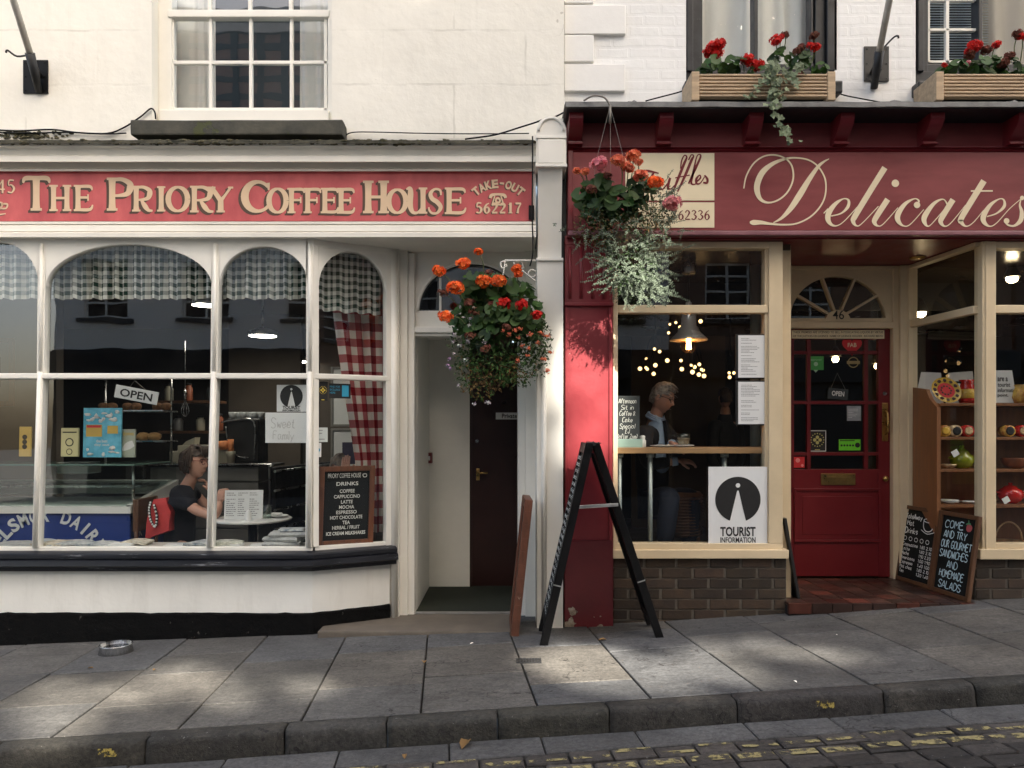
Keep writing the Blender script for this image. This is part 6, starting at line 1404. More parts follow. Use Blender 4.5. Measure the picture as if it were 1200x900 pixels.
# ---- deli window: counter, cup, blackboard, lamp
YK = .16; zk1, zk0 = ZP(524.5, YK), ZP(531.5, YK)
o = thing('window_bar', (1.45, .35, zfl), 'long timber window bar on galvanised pipe legs', 'counter')
part('worktop', m_oak, o, (XP(722.5, YK)-.05, XP(901, YK)+.1, YK, .52, zk0, zk1), b=.005)
for px in (726, 762, 849): m = MB(); m.tube([(XP(px, .22), .22, zfl), (XP(px, .22), .22, zk0)], .019, 10); m.tube([(XP(px, .22), .22, zk0-.03), (XP(px, .22), .22, zk0-.002)], .03, 10); m.build('leg', m_pipe, o)
m = MB(); m.tube([(XP(886, .7), .72, zfl), (XP(886, .7), .72, 2.745)], .042, 14); m.build('column', M('grey green column', (.10, .115, .10), .5, .1, 4, 0), label='slim grey green iron column behind the menu sheets', category='column')
c = P(801, 521, .30); zc_ = zk1; o = thing('coffee_cup', (c.x, .3, zc_), 'clear glass cup of milky coffee on a saucer on the window bar', 'cup')
m = MB(); m.lathe([(.03, 0), (.045, .003), (.082, .014), (.078, .017), (.04, .008)], (c.x+.0, .3, zc_), 28); m.build('saucer', m_paper, o)
m = MB(); m.lathe([(.03, .012), (.042, .02), (.050, .06), (.052, .105), (.049, .105), (.046, .06), (.038, .022)], (c.x, .3, zc_), 24); m.build('glass', m_glasst, o)
m = MB(); m.lathe([(.034, .022), (.0445, .058), (.045, .072), (.01, .072)], (c.x, .3, zc_), 24); m.build('coffee', M('milky coffee', (.40, .25, .16), .4, .1, 10, 0), o)
m = MB(); m.tube(cr([(c.x-.05, .3, zc_+.09), (c.x-.078, .3, zc_+.085), (c.x-.08, .3, zc_+.05), (c.x-.048, .3, zc_+.04)], 5), .006, 8); m.build('handle', m_glasst, o)
c = P(776, 521, .34); o = thing('plate', (c.x, .34, zc_), 'small plate with a spoon on the window bar in front of the man', 'plate')
m = MB(); m.lathe([(.05, 0), (.06, .002), (.095, .012), (.09, .014), (.05, .005)], (c.x, .34, zc_), 24); m.build('dish', m_paper, o)
m = MB(); m.tube([(c.x-.05, .3, zc_+.02), (c.x+.03, .31, zc_+.016)], .004, 6); m.ball((c.x+.04, .31, zc_+.018), (.02, .013, .006), 8); m.build('spoon', m_steel, o)
m = MB(); c = P(753, 516, .24); m.lathe([(.022, 0), (.026, .004), (.026, .05), (.018, .062), (.02, .068), (.02, .085), (.008, .09)], (c.x, .24, zc_), 14); m.build('sugar_shaker', M('white ceramic', (.7, .69, .66), .3, .05, 5, 0), label='white sugar shaker beside the small slate board', category='shaker')
x0, x1, z0, z1 = XP(720, .21), XP(749.5, .21), ZP(515, .21), ZP(464, .21)
o = thing('slate_board', (.95, .21, zc_), 'grey slate offering the afternoon coffee and cake special', 'chalkboard')
part('slate', m_greyslate, o, (x0, x1, .205, .215, z0, z1), b=.002)
part('stand', M('pale green stand', (.33, .47, .42), .4, .08, 5, 0), o, (x0, x1+.02, .195, .235, zc_, z0+.003), b=.004)
m = MB(); random.seed(51)
for t, z, w_ in (('Afternoon', 472.5, .15), ('Sit in', 480, .105), ('Coffee &', 487, .135), ('Cake', 494.5, .085), ('Special', 502, .13), ('£4', 508, .04), ('(after 2pm)', 514, .165)): scrawl(m, t, (x0+x1)/2-w_*.43, ZP(z, .2), .034, w_*.86, .2035, .055, jit=.2, slant=.18)
m.build('chalk_writing', m_chalk, o)
# pendant lamp
c = P(807, 399, .62); m_pend = M('polished pendant steel', (.78, .78, .76), .24, .1, 6, .03, metal=.35)
o = thing('pendant_lamp', c, 'polished steel pendant lamp with a glowing globe bulb above the man', 'pendant lamp')
m = MB(); m.lathe([(.148, .0), (.152, .004), (.115, .04), (.088, .068), (.078, .10), (.062, .115), (.058, .20), (.05, .23), (.028, .24), (.024, .30), (.012, .31)], (c.x, .62, c.z), 36); m.build('shade', m_pend, o)
m = MB(); m.tube([(c.x, .62, c.z+.30), (c.x, .62, 2.70)], .006, 6); m.build('cord', m_black, o)
m = MB(); m.lathe([(.055, 0), (.06, .01), (.055, .08), (.05, .09)], (c.x, .62, 2.66), 16); m.build('ceiling_rose', m_steel, o)
m = MB(); m.ball((c.x, .62, c.z-.035), (.068, .068, .068), 20); m.build('bulb', glassM('amber bulb glass', 1.5, (1, .72, .45), .0), o)
m = MB()
for k in range(5): a = k*1.257; m.tube([(c.x+.012*math.cos(a), .62+.012*math.sin(a), c.z+.02), (c.x+.016*math.cos(a), .62+.016*math.sin(a), c.z-.07)], .004, 5)
m.build('filament', emitM('filament glow', (1, .55, .2), 26), o)
# clusters of globe bulbs
m_bulb = emitM('warm globe bulb', (1, .60, .24), .9)
CL = [('cluster of small globe bulbs left of the man under the ceiling', 768, 395, [(767, 409), (773, 412), (757, 420), (768, 428), (750, 432), (757, 431), (758.5, 432.5), (766, 438), (782, 422.5)]),
      ('cluster of small globe bulbs right of the steel pendant', 812, 400, [(798, 422.5), (799, 432.5), (810, 428), (814, 430), (819.5, 427), (811.5, 436), (819, 439), (824, 434), (825, 440.5), (822, 433)]),
      ('tiny globe bulb cluster furthest back near the menu sheets', 856, 420, [(854.5, 437), (860, 437), (855, 442)]),
      ('upper globe bulb cluster just left of the steel pendant', 790, 365, [(785, 380), (783.5, 390), (797, 383.5), (792, 378)]),
      ('pair of globe bulbs above right of the steel pendant', 822, 340, [(821, 376.5), (828.5, 355)])]
for i, (lb, hx, hy, bs) in enumerate(CL):
    Y = 2.6+.25*i; h = P(hx, hy-4, Y); o = thing('bulb_cluster', h, lb, 'light cluster', 'globe bulb clusters in the delicatessen')
    m = MB(); m.tube([h, Vector((h.x, h.y, 2.745))], .006, 5)
    for px, py in bs: m.tube(cr([h, (h+P(px, py, Y))/2+Vector((random.uniform(-.05, .05), 0, .05)), P(px, py-2, Y)], 3), .004, 4)
    m.build('stem', m_black, o)
    for px, py in bs: m = MB(); m.ball(P(px, py, Y+random.uniform(-.3, .3)), random.uniform(.014, .025), 8); m.build('bulb', m_bulb, o)
# spotlights in the corner window
for i, (px, py, Y, dx) in enumerate(((1079, 366, 1.3, -.06), (1186, 325, .8, -.02), (1167, 372, 1.9, 0))):
    if i == 2: continue
    c = P(px, py, Y); o = thing('spot_lamp', c, ('small lit spot lamp low behind the splayed pane', 'lit spot lamp hanging at the right edge of the corner window')[i], 'spot lamp', 'spot lamps in the corner window')
    m = MB(); m.lathe([(.062, 0), (.055, .03), (.035, .075), (.02, .12), (.01, .125)], c, 16); m.build('shade', M('dark metal shade', (.08, .075, .07), .35, .2, 8, 0, metal=.6), o)
    m = MB(); m.ball(c+Vector((0, 0, -.012)), (.045, .045, .035), 10); m.build('bulb', emitM('spot glow', (1, .75, .42), 10), o)
    m = MB(); m.tube(cr([c+Vector((0, 0, .12)), c+Vector((-.08, 0, .18)), c+Vector((-.1, .1, .3)), Vector((c.x-.05, c.y+.1, 2.745))], 4), .006, 6); m.build('cord', m_black, o)
c = Vector((XP(1075, .6), .6, zsf-.0)); o = thing('downlight', c, 'recessed brass downlight in the doorway soffit', 'downlight')
m = MB(); m.lathe([(.02, -.012), (.05, -.012), (.06, -.002), (.06, .0)], c, 20); m.build('rim', m_brass, o)
# bar stool
c = Vector((XP(797, .8), .80, zfl)); o = thing('bar_stool', c, 'woven rattan bar stool under the seated man', 'stool')
m = MB(); m.lathe([(.15, 0), (.165, .02), (.17, .26), (.175, .34), (.16, .36), (.02, .36)], (c.x, .8, zfl+.38), 26)
for i in range(14): z = zfl+.40+i*.024; m.tube([(c.x+(.172+.006*(k % 2))*math.cos(k*math.pi/14), .8+(.172+.006*(k % 2))*math.sin(k*math.pi/14), z) for k in range(29)], .008, 5)
m.build('seat', M('rattan', (.13, .06, .03), .6, .4, 20, .3), o)
for sx in (-1, 1):
    for sy in (-1, 1): m = MB(); m.tube([(c.x+.12*sx, .8+.12*sy, zfl+.38), (c.x+.15*sx, .8+.15*sy, zfl)], .018, 8); m.build('leg', m_wood2, o)
# ---- the red door: plaque, stickers, OPEN slate
yD = YE+.03; TD = lambda p: Vector((p[0], yD-.004+p[1], p[2]))
o = thing('licence_plaque', P(983, 396, yD), 'cream licence plaque with two lines of small capitals above the door panes', 'sign')
m = MB(TD); m.box(XE(929), XE(1037.5), -.010, 0, ZE(396.5), ZE(386.5), .002); m.build('plate', m_cpanel, o)
m = MB(TD); m.text('THESE PREMISES ARE LICENSED TO SELL INTOXICATING LIQUOR BY VIRTUE', XE(983), ZE(390.8), XE(1036)-XE(930.5), .022, -.012, .01); m.text('OF THE JUSTICES ON LICENCE  NAME OF LICENCE HOLDER : RICHARD MAYO', XE(983), ZE(395.4), XE(1036)-XE(930.5), .022, -.012, .01); m.build('lettering', m_brown, o)
TP = lambda p: Vector((p[0], yD+.020+p[1], p[2]))
def st(name, a, b, c, d, mat, label, fn=None, ink=None): sticker(name, TP, XE(a), XE(b), ZE(d), ZE(c), mat, label, fn, ink)
st('award_sticker', 949.5, 968, 417, 433, m_green, 'green speech bubble sticker at the upper left of the door glass', lambda m, a, b, c, d: [m.text('approved', (a+b)/2, d-.04, .09, .02, -.003), m.disc((a+b)/2, c+.05, .018, -.003), m.flat([((a+b)/2-.02, c+.002), ((a+b)/2, c-.022), ((a+b)/2+.02, c+.002)], -.0005)], M('pale green print', (.4, .62, .42), .6, .05, 5, 0))
def heart(m, x, z, s, y): m.flat([(x+s*.0625*16*math.sin(t)**3, z+s*.0625*(13*math.cos(t)-5*math.cos(2*t)-2*math.cos(3*t)-math.cos(4*t))) for t in [2*math.pi*k/36 for k in range(36)]], y)
o = thing('heart_sticker', P(1001.5, 405, yD), 'red heart shaped sticker reading top at the top right of the door glass', 'sticker')
m = MB(TP); heart(m, XE(1001.5), ZE(404), .085, -.002); m.build('sheet', m_rprint, o); m = MB(TP); m.text('FAB', XE(1001.5), ZE(406), .075, .035, -.0035, .02); m.build('print', m_cpanel, o)
o['label'] = 'red heart shaped sticker at the top right of the door glass'
o = thing('round_sticker', P(1003, 424, yD), 'round gold outlined sticker at the upper right of the door glass', 'sticker')
m = MB(TP); cx_, cz_ = XE(1003), ZE(424)
for k in range(28):
    a0, a1 = 2*math.pi*k/28, 2*math.pi*(k+1)/28; m.flat([(cx_+r*math.cos(a), cz_+r*math.sin(a)) for r, a in ((.038, a0), (.046, a0), (.046, a1), (.038, a1))], -.002)
m.rect(cx_-.055, cx_+.055, cz_-.014, cz_+.012, -.003); m.build('ring', M('dull gold print', (.36, .27, .12), .5, .1, 5, 0), o)
st('notice_sticker', 995.5, 1012, 475.5, 493, M('grey printed card', (.34, .36, .38), .6, .3, 12, 0), 'grey printed card stuck below the middle door bar', lambda m, a, b, c, d: dashes(m, a+.01, b-.01, c+.02, d-.02, -.003, 6, 1), m_paper)
st('award_sticker', 950.5, 970.5, 505, 528.5, m_inkb, 'black and gold award sticker at the lower left of the door glass', ring_dots, M('gold print', (.48, .44, .16), .5, .1, 5, 0))
m = MB(TP)
for q in ((950.2, 951, 505, 529), (970, 970.8, 505, 529), (950.2, 970.8, 504.4, 505.2), (950.2, 970.8, 528.4, 529.2)): m.rect(XE(q[0]), XE(q[1]), ZE(q[3]), ZE(q[2]), -.0022)
m.build('border', m_paper, [o_ for o_ in COL.objects if o_.get('label', '').startswith('black and gold award')][0])
def fh(m, a, b, c, d):
    for k in range(5): m.disc(a+.022+k*.024, (c+d)/2-.004, .009, -.003, 10)
    m.disc(b-.026, (c+d)/2-.002, .021, -.003, 16); m.rect(a+.008, b-.05, d-.014, d-.007, -.003)
st('hygiene_sticker', 986, 1011.5, 515, 528, m_lime, 'bright lime green hygiene rating sticker low on the door glass', fh, m_inkb)
st('sale_sticker', 932.5, 945.5, 535.5, 548.5, m_rprint, 'small red square sticker in the lowest left door pane', lambda m, a, b, c, d: [m.disc(a+.035, d-.03, .02, -.003, 8), m.disc(b-.02, c+.02, .012, -.003, 8)], m_pinkp)
c = TP((XE(983.5), -.02, ZE(461.5))); o = thing('open_sign', c, 'small black OPEN slate hanging on a string in the red door', 'open sign')
T = frame(c, (1, 0, -.09), (.09, 0, 1)); m = MB(T); m.box(-.085, .085, -.004, .004, -.045, .045, .002); m.build('slate', m_greyslate, o)
m = MB(T); m.text('OPEN', 0, -.018, .105, .042, -.006, .03); m.build('lettering', m_chalk, o); m = MB(); m.tube([T((-.06, 0, .045)), TP((XE(983), -.02, ZE(437))), T((.06, 0, .045))], .002, 5); m.build('string', m_rope, o)
# things glimpsed behind the door
for i, (px, py, lb) in enumerate(((979, 421, 'small glowing lamp seen through the middle of the red door'), (1028.5, 429, 'small glowing lamp seen through the right hand panes of the red door'))):
    c = P(px, py, 2.6); o = thing('wall_lamp', c, lb, 'lamp', 'lamps inside beyond the red door')
    m = MB(); m.ball(c, .035, 10); m.build('bulb', emitM('far lamp glow', (1, .7, .35), 9), o); m = MB(); m.lathe([(.06, .03), (.05, .08), (.015, .14)], c, 12); m.tube([c+Vector((0, 0, .13)), Vector((c.x, c.y, 2.745))], .006, 5); m.build('shade', m_iron, o)
# ---- pottery shelves in the corner window
sx0, sx1 = XP(1091, .62), 6.0
SY0, SY1 = .48, .84; zs_ = [ZP(p, .6) for p in (590, 549, 512, 473)]
o = thing('shelf_unit', ((sx0+sx1)/2, .66, zfl), 'open pine shelf unit holding painted pottery in the corner window', 'shelves')
m = MB(); m.prism([(SY0, zfl), (SY1, zfl), (SY1, ZP(452, .6)), (SY0+.16, ZP(456, .6)), (SY0+.10, ZP(468, .6)), (SY0, ZP(478, .6))], sx0-.03, sx0)
for v in m.bm.verts: v.co = Vector((v.co.y, v.co.x, v.co.z))
for v in m.bm.verts: pass
m.build('side', m_pine, o)
m = MB(); m.box(sx0, sx1, SY1-.015, SY1, zfl, zs_[3]+.0); m.build('back', m_pine, o)
for z in zs_: m = MB(); m.box(sx0, sx1, SY0, SY1-.016, z-.022, z, .003); m.build('shelf', m_pine, o)
m = MB(); m.box(sx0, sx1, SY0+.02, SY1-.016, zfl+.05, zfl+.26, .003); m.build('plinth', m_pine, o)
m_pot = M('painted folk pottery', (.45, .04, .03), .25, .5, 16, 0, col2=(.75, .45, .08)); m_potr = M('red glaze', (.50, .02, .015), .15, .1, 8, 0); m_potg = M('olive glaze', (.23, .26, .015), .15, .1, 8, 0); m_poty = M('yellow glaze', (.66, .42, .07), .25, .2, 12, 0); m_poto = M('orange painted glaze', (.50, .13, .03), .2, .6, 22, 0, col2=(.7, .5, .3))
# plate
c = P(1107, 472, .62); T = frame((c.x, .60, zs_[3]+.105), (.93, -.3, -.08), (-.02, .28, 1)); o = thing('painted_plate', (c.x, .6, zs_[3]), 'round painted plate with a red flower centre on top of the shelves', 'plate')
m = MB(T)
def pl_ring(m, r0, r1, y0, y1, n=32):
    for k in range(n):
        a0, a1 = 2*math.pi*k/n, 2*math.pi*(k+1)/n; m.face([(r0*math.cos(a0), y0, r0*math.sin(a0)), (r1*math.cos(a0), y1, r1*math.sin(a0)), (r1*math.cos(a1), y1, r1*math.sin(a1)), (r0*math.cos(a1), y0, r0*math.sin(a1))], True)
pl_ring(m, .055, .105, .0, -.014); pl_ring(m, .0, .105, .010, -.010); m.build('rim', m_poty, o)
m = MB(T); m.disc(0, 0, .062, -.003, 28); m.build('flower', m_rprint, o)
m = MB(T)
for k in range(12): a = k*math.pi/6; m.ball((.082*math.cos(a), -.010, .082*math.sin(a)), (.014, .002, .014), 8, .2)
for k in range(10): a = k*math.pi/5; m.ball((.035*math.cos(a), -.004, .035*math.sin(a)), (.008, .001, .008), 6, .2)
m.build('painted_spots', M('dark brown glaze', (.06, .03, .02), .3, .2, 9, 0), o)
def pot(name, px, shelf, prof, mat, label, cat, Y=.62, parts=(), tilt=None, group=None):
    c = Vector((XP(px, Y), Y, zs_[shelf]))
    o = thing(name, c, label, cat, group); m = MB(); m.lathe(prof, c, 26); m.build('body', mat, o)
    for nm_, mt_, fn in parts: m = MB(); fn(m, c); m.build(nm_, mt_, o)
    return o
pot('jug', 1133, 3, [(.05, 0), (.062, .03), (.066, .09), (.05, .14), (.045, .16), (.058, .19), (.054, .19), (.04, .15)], m_potr, 'red and yellow painted jug on top of the shelves', 'jug', parts=(('band', m_poty, lambda m, c: m.lathe([(.060, .04), (.067, .045), (.0685, .09), (.062, .115), (.058, .115)], c, 26)), ('handle', m_inkb, lambda m, c: m.tube(cr([c+Vector((-.045, 0, .17)), c+Vector((-.10, 0, .165)), c+Vector((-.105, 0, .10)), c+Vector((-.06, 0, .05))], 5), .009, 8))))
ml = ('dark painted mug lying at the left of the second shelf', 'orange painted mug lying in the middle of the second shelf', 'red painted mug lying right of the orange one')
def mug(c_, label, k, mat):
    o = thing('painted_mug', c_, label, 'mug', 'painted mugs lying on the second shelf'); T = frame(c_, (1, 0, 0)); m = MB(lambda p: Vector(c_)+Vector((p[0], p[2]-.05, p[1]+.047)))
    m.lathe([(.036, .0), (.046, .004), (.047, .05), (.044, .09), (.038, .088), (.03, .02)], (0, 0, 0), 20); m.build('body', mat, o)
    m = MB(lambda p: Vector(c_)+Vector((p[0], p[2]-.05, p[1]+.047))); m.lathe([(.004, .0), (.02, -.003), (.034, -.002), (.01, -.001)], (0, 0, 0), 16); m.build('painted_foot', (m_poty, m_inkb, m_poto)[k % 3], o)
for i, px in enumerate((1104, 1117, 1131)): mug((XP(px, .58), .58, zs_[2]), ml[i], i, (m_pot, m_poto, m_potr)[i])
for i, px in enumerate((1179, 1195)): mug((XP(px, .58), .58, zs_[2]), ('dark painted mug lying right of the corner post', 'red painted mug lying at the right edge of the second shelf')[i], i+1, (m_pot, m_potr)[i])
pot('teapot', 1127, 1, [(.04, 0), (.07, .02), (.088, .06), (.08, .10), (.05, .125), (.05, .13), (.045, .14), (.02, .155), (.014, .16), (.02, .175), (.012, .185)], m_potg, 'shiny olive green lidded pot on the third shelf', 'pot', parts=(('lug', m_potg, lambda m, c: [m.ball(c+Vector((s*.088, 0, .085)), (.02, .016, .01), 8) for s in (-1, 1)]),))
pot('dish', 1111, 1, [(.03, 0), (.06, .02), (.065, .035), (.058, .035), (.03, .012)], m_poto, 'small painted dish left of the olive pot', 'dish')
pot('teapot', 1184, 0, [(.045, 0), (.075, .025), (.092, .065), (.082, .105), (.05, .125), (.045, .135), (.012, .145), (.016, .16), (.008, .165)], m_potr, 'shiny red lidded pot behind the right pane', 'pot', parts=(('lug', m_potr, lambda m, c: [m.ball(c+Vector((s*.095, 0, .09)), (.02, .016, .01), 8) for s in (-1, 1)]),))
pot('jug', 1196, 3, [(.05, 0), (.07, .05), (.06, .1), (.045, .13), (.055, .15), (.05, .15), (.03, .1)], m_pot, 'small red painted pot on the top shelf at the right edge', 'pot')
pot('bowl', 1189, 1, [(.05, 0), (.08, .03), (.10, .08), (.10, .085), (.095, .08), (.05, .02)], M('brown terracotta', (.22, .07, .03), .5, .2, 8, 0), 'brown terracotta bowl on the third shelf behind the right pane', 'bowl')
pot('plate_stack', 1112, 0, [(.04, 0), (.07, .012), (.075, .016), (.06, .018), (.075, .028), (.06, .03), (.02, .03)], m_paper, 'low stack of pale plates at the left of the fourth shelf', 'plates')
pot('plate_stack', 1137, 0, [(.04, 0), (.07, .012), (.075, .016), (.06, .018), (.02, .018)], m_paper, 'pale plate right of the low stack on the fourth shelf', 'plates')
for i, (px, py, Y, lb) in enumerate(((1119.5, 531, .5, 'small white price tag on the olive green pot'), (1179, 586, .45, 'small white price tag hanging below the red pot'))):
    c = P(px, py, Y); T = frame(c, (.85, 0, .5), (-.5, 0, .85)); m = MB(T); m.box(-.026, .026, -.001, .001, -.024, .024); m.build('price_tag', m_paper, label=lb, category='price tag', group='white price tags')
c = Vector((XP(1182, .6), .6, zfl+.262)); o = thing('wicker_basket', c, 'small wicker basket low on the pine shelves behind the right pane', 'basket')
m = MB(); m.lathe([(.07, 0), (.09, .01), (.11, .10), (.115, .105), (.105, .10), (.08, .015)], c, 22)
for i in range(6): m.tube([(c.x+(.088+.0045*i)*math.cos(k*math.pi/12), c.y+(.088+.0045*i)*math.sin(k*math.pi/12), c.z+.015+i*.016) for k in range(25)], .007, 5)
m.build('weave', M('wicker', (.26, .14, .06), .6, .4, 20, .3), o); m = MB(); m.tube([(c.x+.108*math.cos(k*math.pi/14), c.y, c.z+.10+.15*math.sin(k*math.pi/14)) for k in range(15)], .007, 6); m.build('handle', m_oak, o)
# white cards standing behind the shelves
for i, (q, lb) in enumerate((([(1071, 466), (1105, 466), (1102, 430), (1079, 429)], 'plain white card left of the painted plate behind the splayed pane'), ([(1108, 466), (1142, 466), (1139, 428), (1111, 430)], 'plain white card behind the plate and jug'))):
    m = MB(); pts = [(XP(a, .88), ZP(b+7, .88)) for a, b in q]; m.prism(pts, .87, .876); m.build('card', M('white card', (.62, .62, .60), .7, .04, 4, 0), label=lb, category='card', group='plain white cards above the shelves')
o = thing('card', P(1180, 470, .6), 'white information card with dark words at the right pane', 'card')
m = MB(); m.prism([(XP(a, .62), ZP(b, .62)) for a, b in ((1163, 472), (1192, 472), (1186, 434), (1163, 434))], .62, .626); m.build('sheet', m_paper, o)
m = MB(); 
for k, (t, w_) in enumerate((('are a', .08), ('tourist', .1), ('information', .16), ('point.', .085))): m.text(t, XP(1169, .62), ZP(447+k*6.3, .62), w_, .032, .618, .02, 'l')
m.build('lettering', m_inkb, o)
# ---------------------------------------------------------------- plants
def leaf_ger(m, p, n, s, up=Vector((0, 0, 1))):
    """round scalloped cupped leaf"""
    n = n.normalized(); u = n.cross(up if abs(n.dot(up)) < .95 else Vector((1, 0, 0))).normalized(); v = n.cross(u)
    c = m.v(p-n*s*.16); k = 9; a0 = random.uniform(0, 6.28)
    rim = []
    for i in range(k): a = a0+2*math.pi*i/k*(.94); r = s*random.uniform(.86, 1.08); rim.append(m.v(p+u*r*math.cos(a)+v*r*math.sin(a)+n*random.uniform(-.06, .10)*s))
    for i in range(k-1): m.f([c, rim[i], rim[i+1]], True)
def leaf_ov(m, p, d, n, l, w_=.42):
    d = d.normalized(); s = d.cross(n).normalized()*l*w_*.5; b = n.normalized()*l*.07
    m.face([p, p+d*l*.45+s+b, p+d*l]); m.face([p, p+d*l, p+d*l*.45-s+b])
def rdir(): return Vector((random.gauss(0, 1), random.gauss(0, 1), random.gauss(0, 1))).normalized()
def clump(m, blobs, Y, dep, kind='ger', br=(.55, 1.5)):
    for px, py, rx, ry, n, s in blobs:
        c = P(px, py, Y); k = (CD+Y)/FP
        for _ in range(n):
            d = rdir(); r = random.uniform(.55, 1.0)
            p = c+Vector((d.x*rx*k*r, d.y*dep*r, d.z*ry*k*r)); f = random.uniform(*br); m.c = (f*random.uniform(.85, 1.2), f, f*random.uniform(.7, 1.0), 1)
            nn = (d+Vector((0, -.6, .5))+rdir()*.5)
            if kind == 'ger': leaf_ger(m, p, nn, s*random.uniform(.7, 1.2))
            else: leaf_ov(m, p, (d*.5+rdir()+Vector((0, 0, -.3))), nn, s*random.uniform(.7, 1.3))
def head_bm(r, n, seed=0, flatz=.72):
    random.seed(seed); m = MB()
    m.c = (.75, .7, .7, 1); m.ball((0, 0, 0), (r*.5, r*.5, r*.5*flatz), 8, .2)
    for _ in range(n):
        d = rdir(); d.z = d.z*.9+.15; d.normalize(); p = Vector((d.x, d.y, d.z*flatz))*r*random.uniform(.62, 1.12)
        u = d.orthogonal().normalized(); v = d.cross(u); s = r*random.uniform(.30, .44); a0 = random.uniform(0, 6)
        f = random.uniform(.55, 1.25); m.c = (min(1.1, f), f*random.uniform(.7, 1.15), f, 1); c = m.v(p-d*s*.25)
        for k in range(5):
            a = a0+k*1.2566; q = [p+u*s*math.cos(a+t)*rr+v*s*math.sin(a+t)*rr+d*s*.12 for t, rr in ((-.55, .72), (0, 1.0), (.55, .72))]
            m.f([c]+[m.v(z) for z in q])
    return m
_hd = {}
def blossom(par, px, py, r, mat, Y, n=52, name='flower_head', stem=None, seed=None):
    sd_ = random.randint(0, 3) if seed is None else seed; k = (mat.name, n, sd_)
    st0 = random.getstate()
    if k not in _hd:
        o = head_bm(1, n, sd_+7).build(name, mat, None, (0, 0, 0)); _hd[k] = o; first = True
    else: o = _hd[k].copy(); o.name = name; COL.objects.link(o)
    random.setstate(st0)
    o.parent = par; p = P(px, py, Y); o.location = p-WL[par]; R_ = r*1.06*(CD+Y)/FP; o.scale = (R_, R_, R_); o.rotation_euler = (random.uniform(-.3, .3), random.uniform(-.3, .3), random.uniform(0, 6))
    if stem: STEMS.append((p, P(stem[0], stem[1], Y+.08)))
    return o
def stems_out(par, mat):
    global STEMS
    if STEMS:
        m = MB()
        for a, b in STEMS: m.tube(cr([b, (a+b)/2+Vector((random.uniform(-.02, .02), 0, .02)), a], 4), .0035, 5)
        m.build('stems', mat, par, kind='stuff')
    STEMS = []
STEMS = []
m_dead = leafM('dead flower', (.20, .075, .045), .9, .2)
m_stem = M('green stem', (.10, .13, .04), .6, .2, 10, 0)
# left basket on the scroll bracket
random.seed(101)
YBk = -.10; cb = P(583, 372, YBk)
o = thing('hanging_basket', cb, 'full hanging basket of orange geraniums and trailing greenery beside the passage door', 'hanging basket')
m = MB(); m.lathe([(.02, -.20), (.08, -.17), (.13, -.10), (.15, 0), (.14, .02), (.05, .03)], cb+Vector((0, .03, -.02)), 20); m.build('basket', M('coir liner', (.06, .04, .025), .95, .4, 30, .8), o)
m = MB(); hk = P(592, 311, .02)
for k in range(3): a = k*2.1+.4; m.tube([cb+Vector((.19*math.cos(a), .19*math.sin(a), 0)), Vector((cb.x+.02, cb.y+.02, cb.z+.30))], .003, 5)
m.build('chain', m_rope, o)
m = MB(); clump(m, [(570, 342, 32, 22, 70, .050), (578, 368, 44, 30, 130, .047), (606, 345, 24, 20, 40, .046), (617, 372, 26, 28, 60, .042), (545, 372, 18, 20, 30, .038), (552, 332, 18, 14, 22, .045), (575, 385, 34, 22, 110, .042), (600, 378, 26, 20, 60, .042)], YBk, .24); m.build('foliage', m_leaf, o)
m = MB(); clump(m, [(600, 395, 48, 34, 420, .042), (622, 398, 26, 34, 300, .036), (572, 405, 46, 34, 360, .038), (545, 395, 22, 40, 200, .032), (630, 425, 14, 18, 80, .03)], YBk, .20, 'ov', (.5, 1.7)); m.build('trailing_foliage', m_dleaf, o, kind='stuff')
m = MB(); clump(m, [(580, 436, 38, 22, 260, .028), (562, 452, 24, 16, 190, .026), (606, 432, 24, 18, 90, .028), (548, 425, 16, 26, 50, .024)], YBk, .17, 'ov', (.4, 1.5)); m.build('dry_foliage', m_dry, o, kind='stuff')
m = MB(); clump(m, [(582, 430, 38, 22, 320, .032), (604, 436, 26, 20, 240, .03), (548, 432, 18, 30, 200, .026), (564, 460, 16, 12, 60, .022)], YBk-.02, .19, 'ov', (.7, 1.8)); m.build('lower_foliage', m_leaf, o, kind='stuff')
for px, py, r, mt_, st_ in ((534, 337, 9.5, m_orange, (548, 360)), (522, 371, 8, m_orange, (545, 380)), (543, 309, 8, m_orange, (556, 340)), (514, 317, 7.5, m_orange, (540, 350)), (567, 330, 8.5, m_orange, (572, 352)), (584, 329, 8.5, m_orange, (580, 352)), (561, 294.5, 5, m_orange, (566, 335)), (605, 315, 6, m_orange, (602, 345)), (607, 321, 5, m_orange, (602, 345)), (590, 356, 8.5, m_redp, (590, 368)), (612, 357, 7, m_redp, (610, 370)), (629, 369, 6, m_redp, (618, 380)), (557, 367, 7, m_dead, (560, 378)), (519, 343, 6, m_dead, (540, 362)), (572, 320, 5, m_dead, (572, 345)), (549, 356, 7, m_dead, (556, 370)), (551, 393, 6, m_dead, (560, 398)), (569, 408, 6, m_dead, (572, 412)), (578, 357, 6, m_dead, (580, 368)), (594, 383, 5, m_dead, (590, 392))):
    blossom(o, px, py, r, mt_, YBk-.22+random.uniform(-.03, .03), 52 if mt_ is not m_dead else 20, 'flower_head' if mt_ is not m_dead else 'dead_flower_head', st_)
for px, py in ((590, 387), (597, 391), (609, 385), (604, 388), (608, 396), (622, 392), (634, 390), (641, 394), (630, 402), (620, 408), (619, 417), (607, 422), (637, 421), (645, 413), (641, 435), (612, 405)):
    blossom(o, px, py, random.uniform(3, 4.4), m_peach, YBk-.21, 6, 'flower')
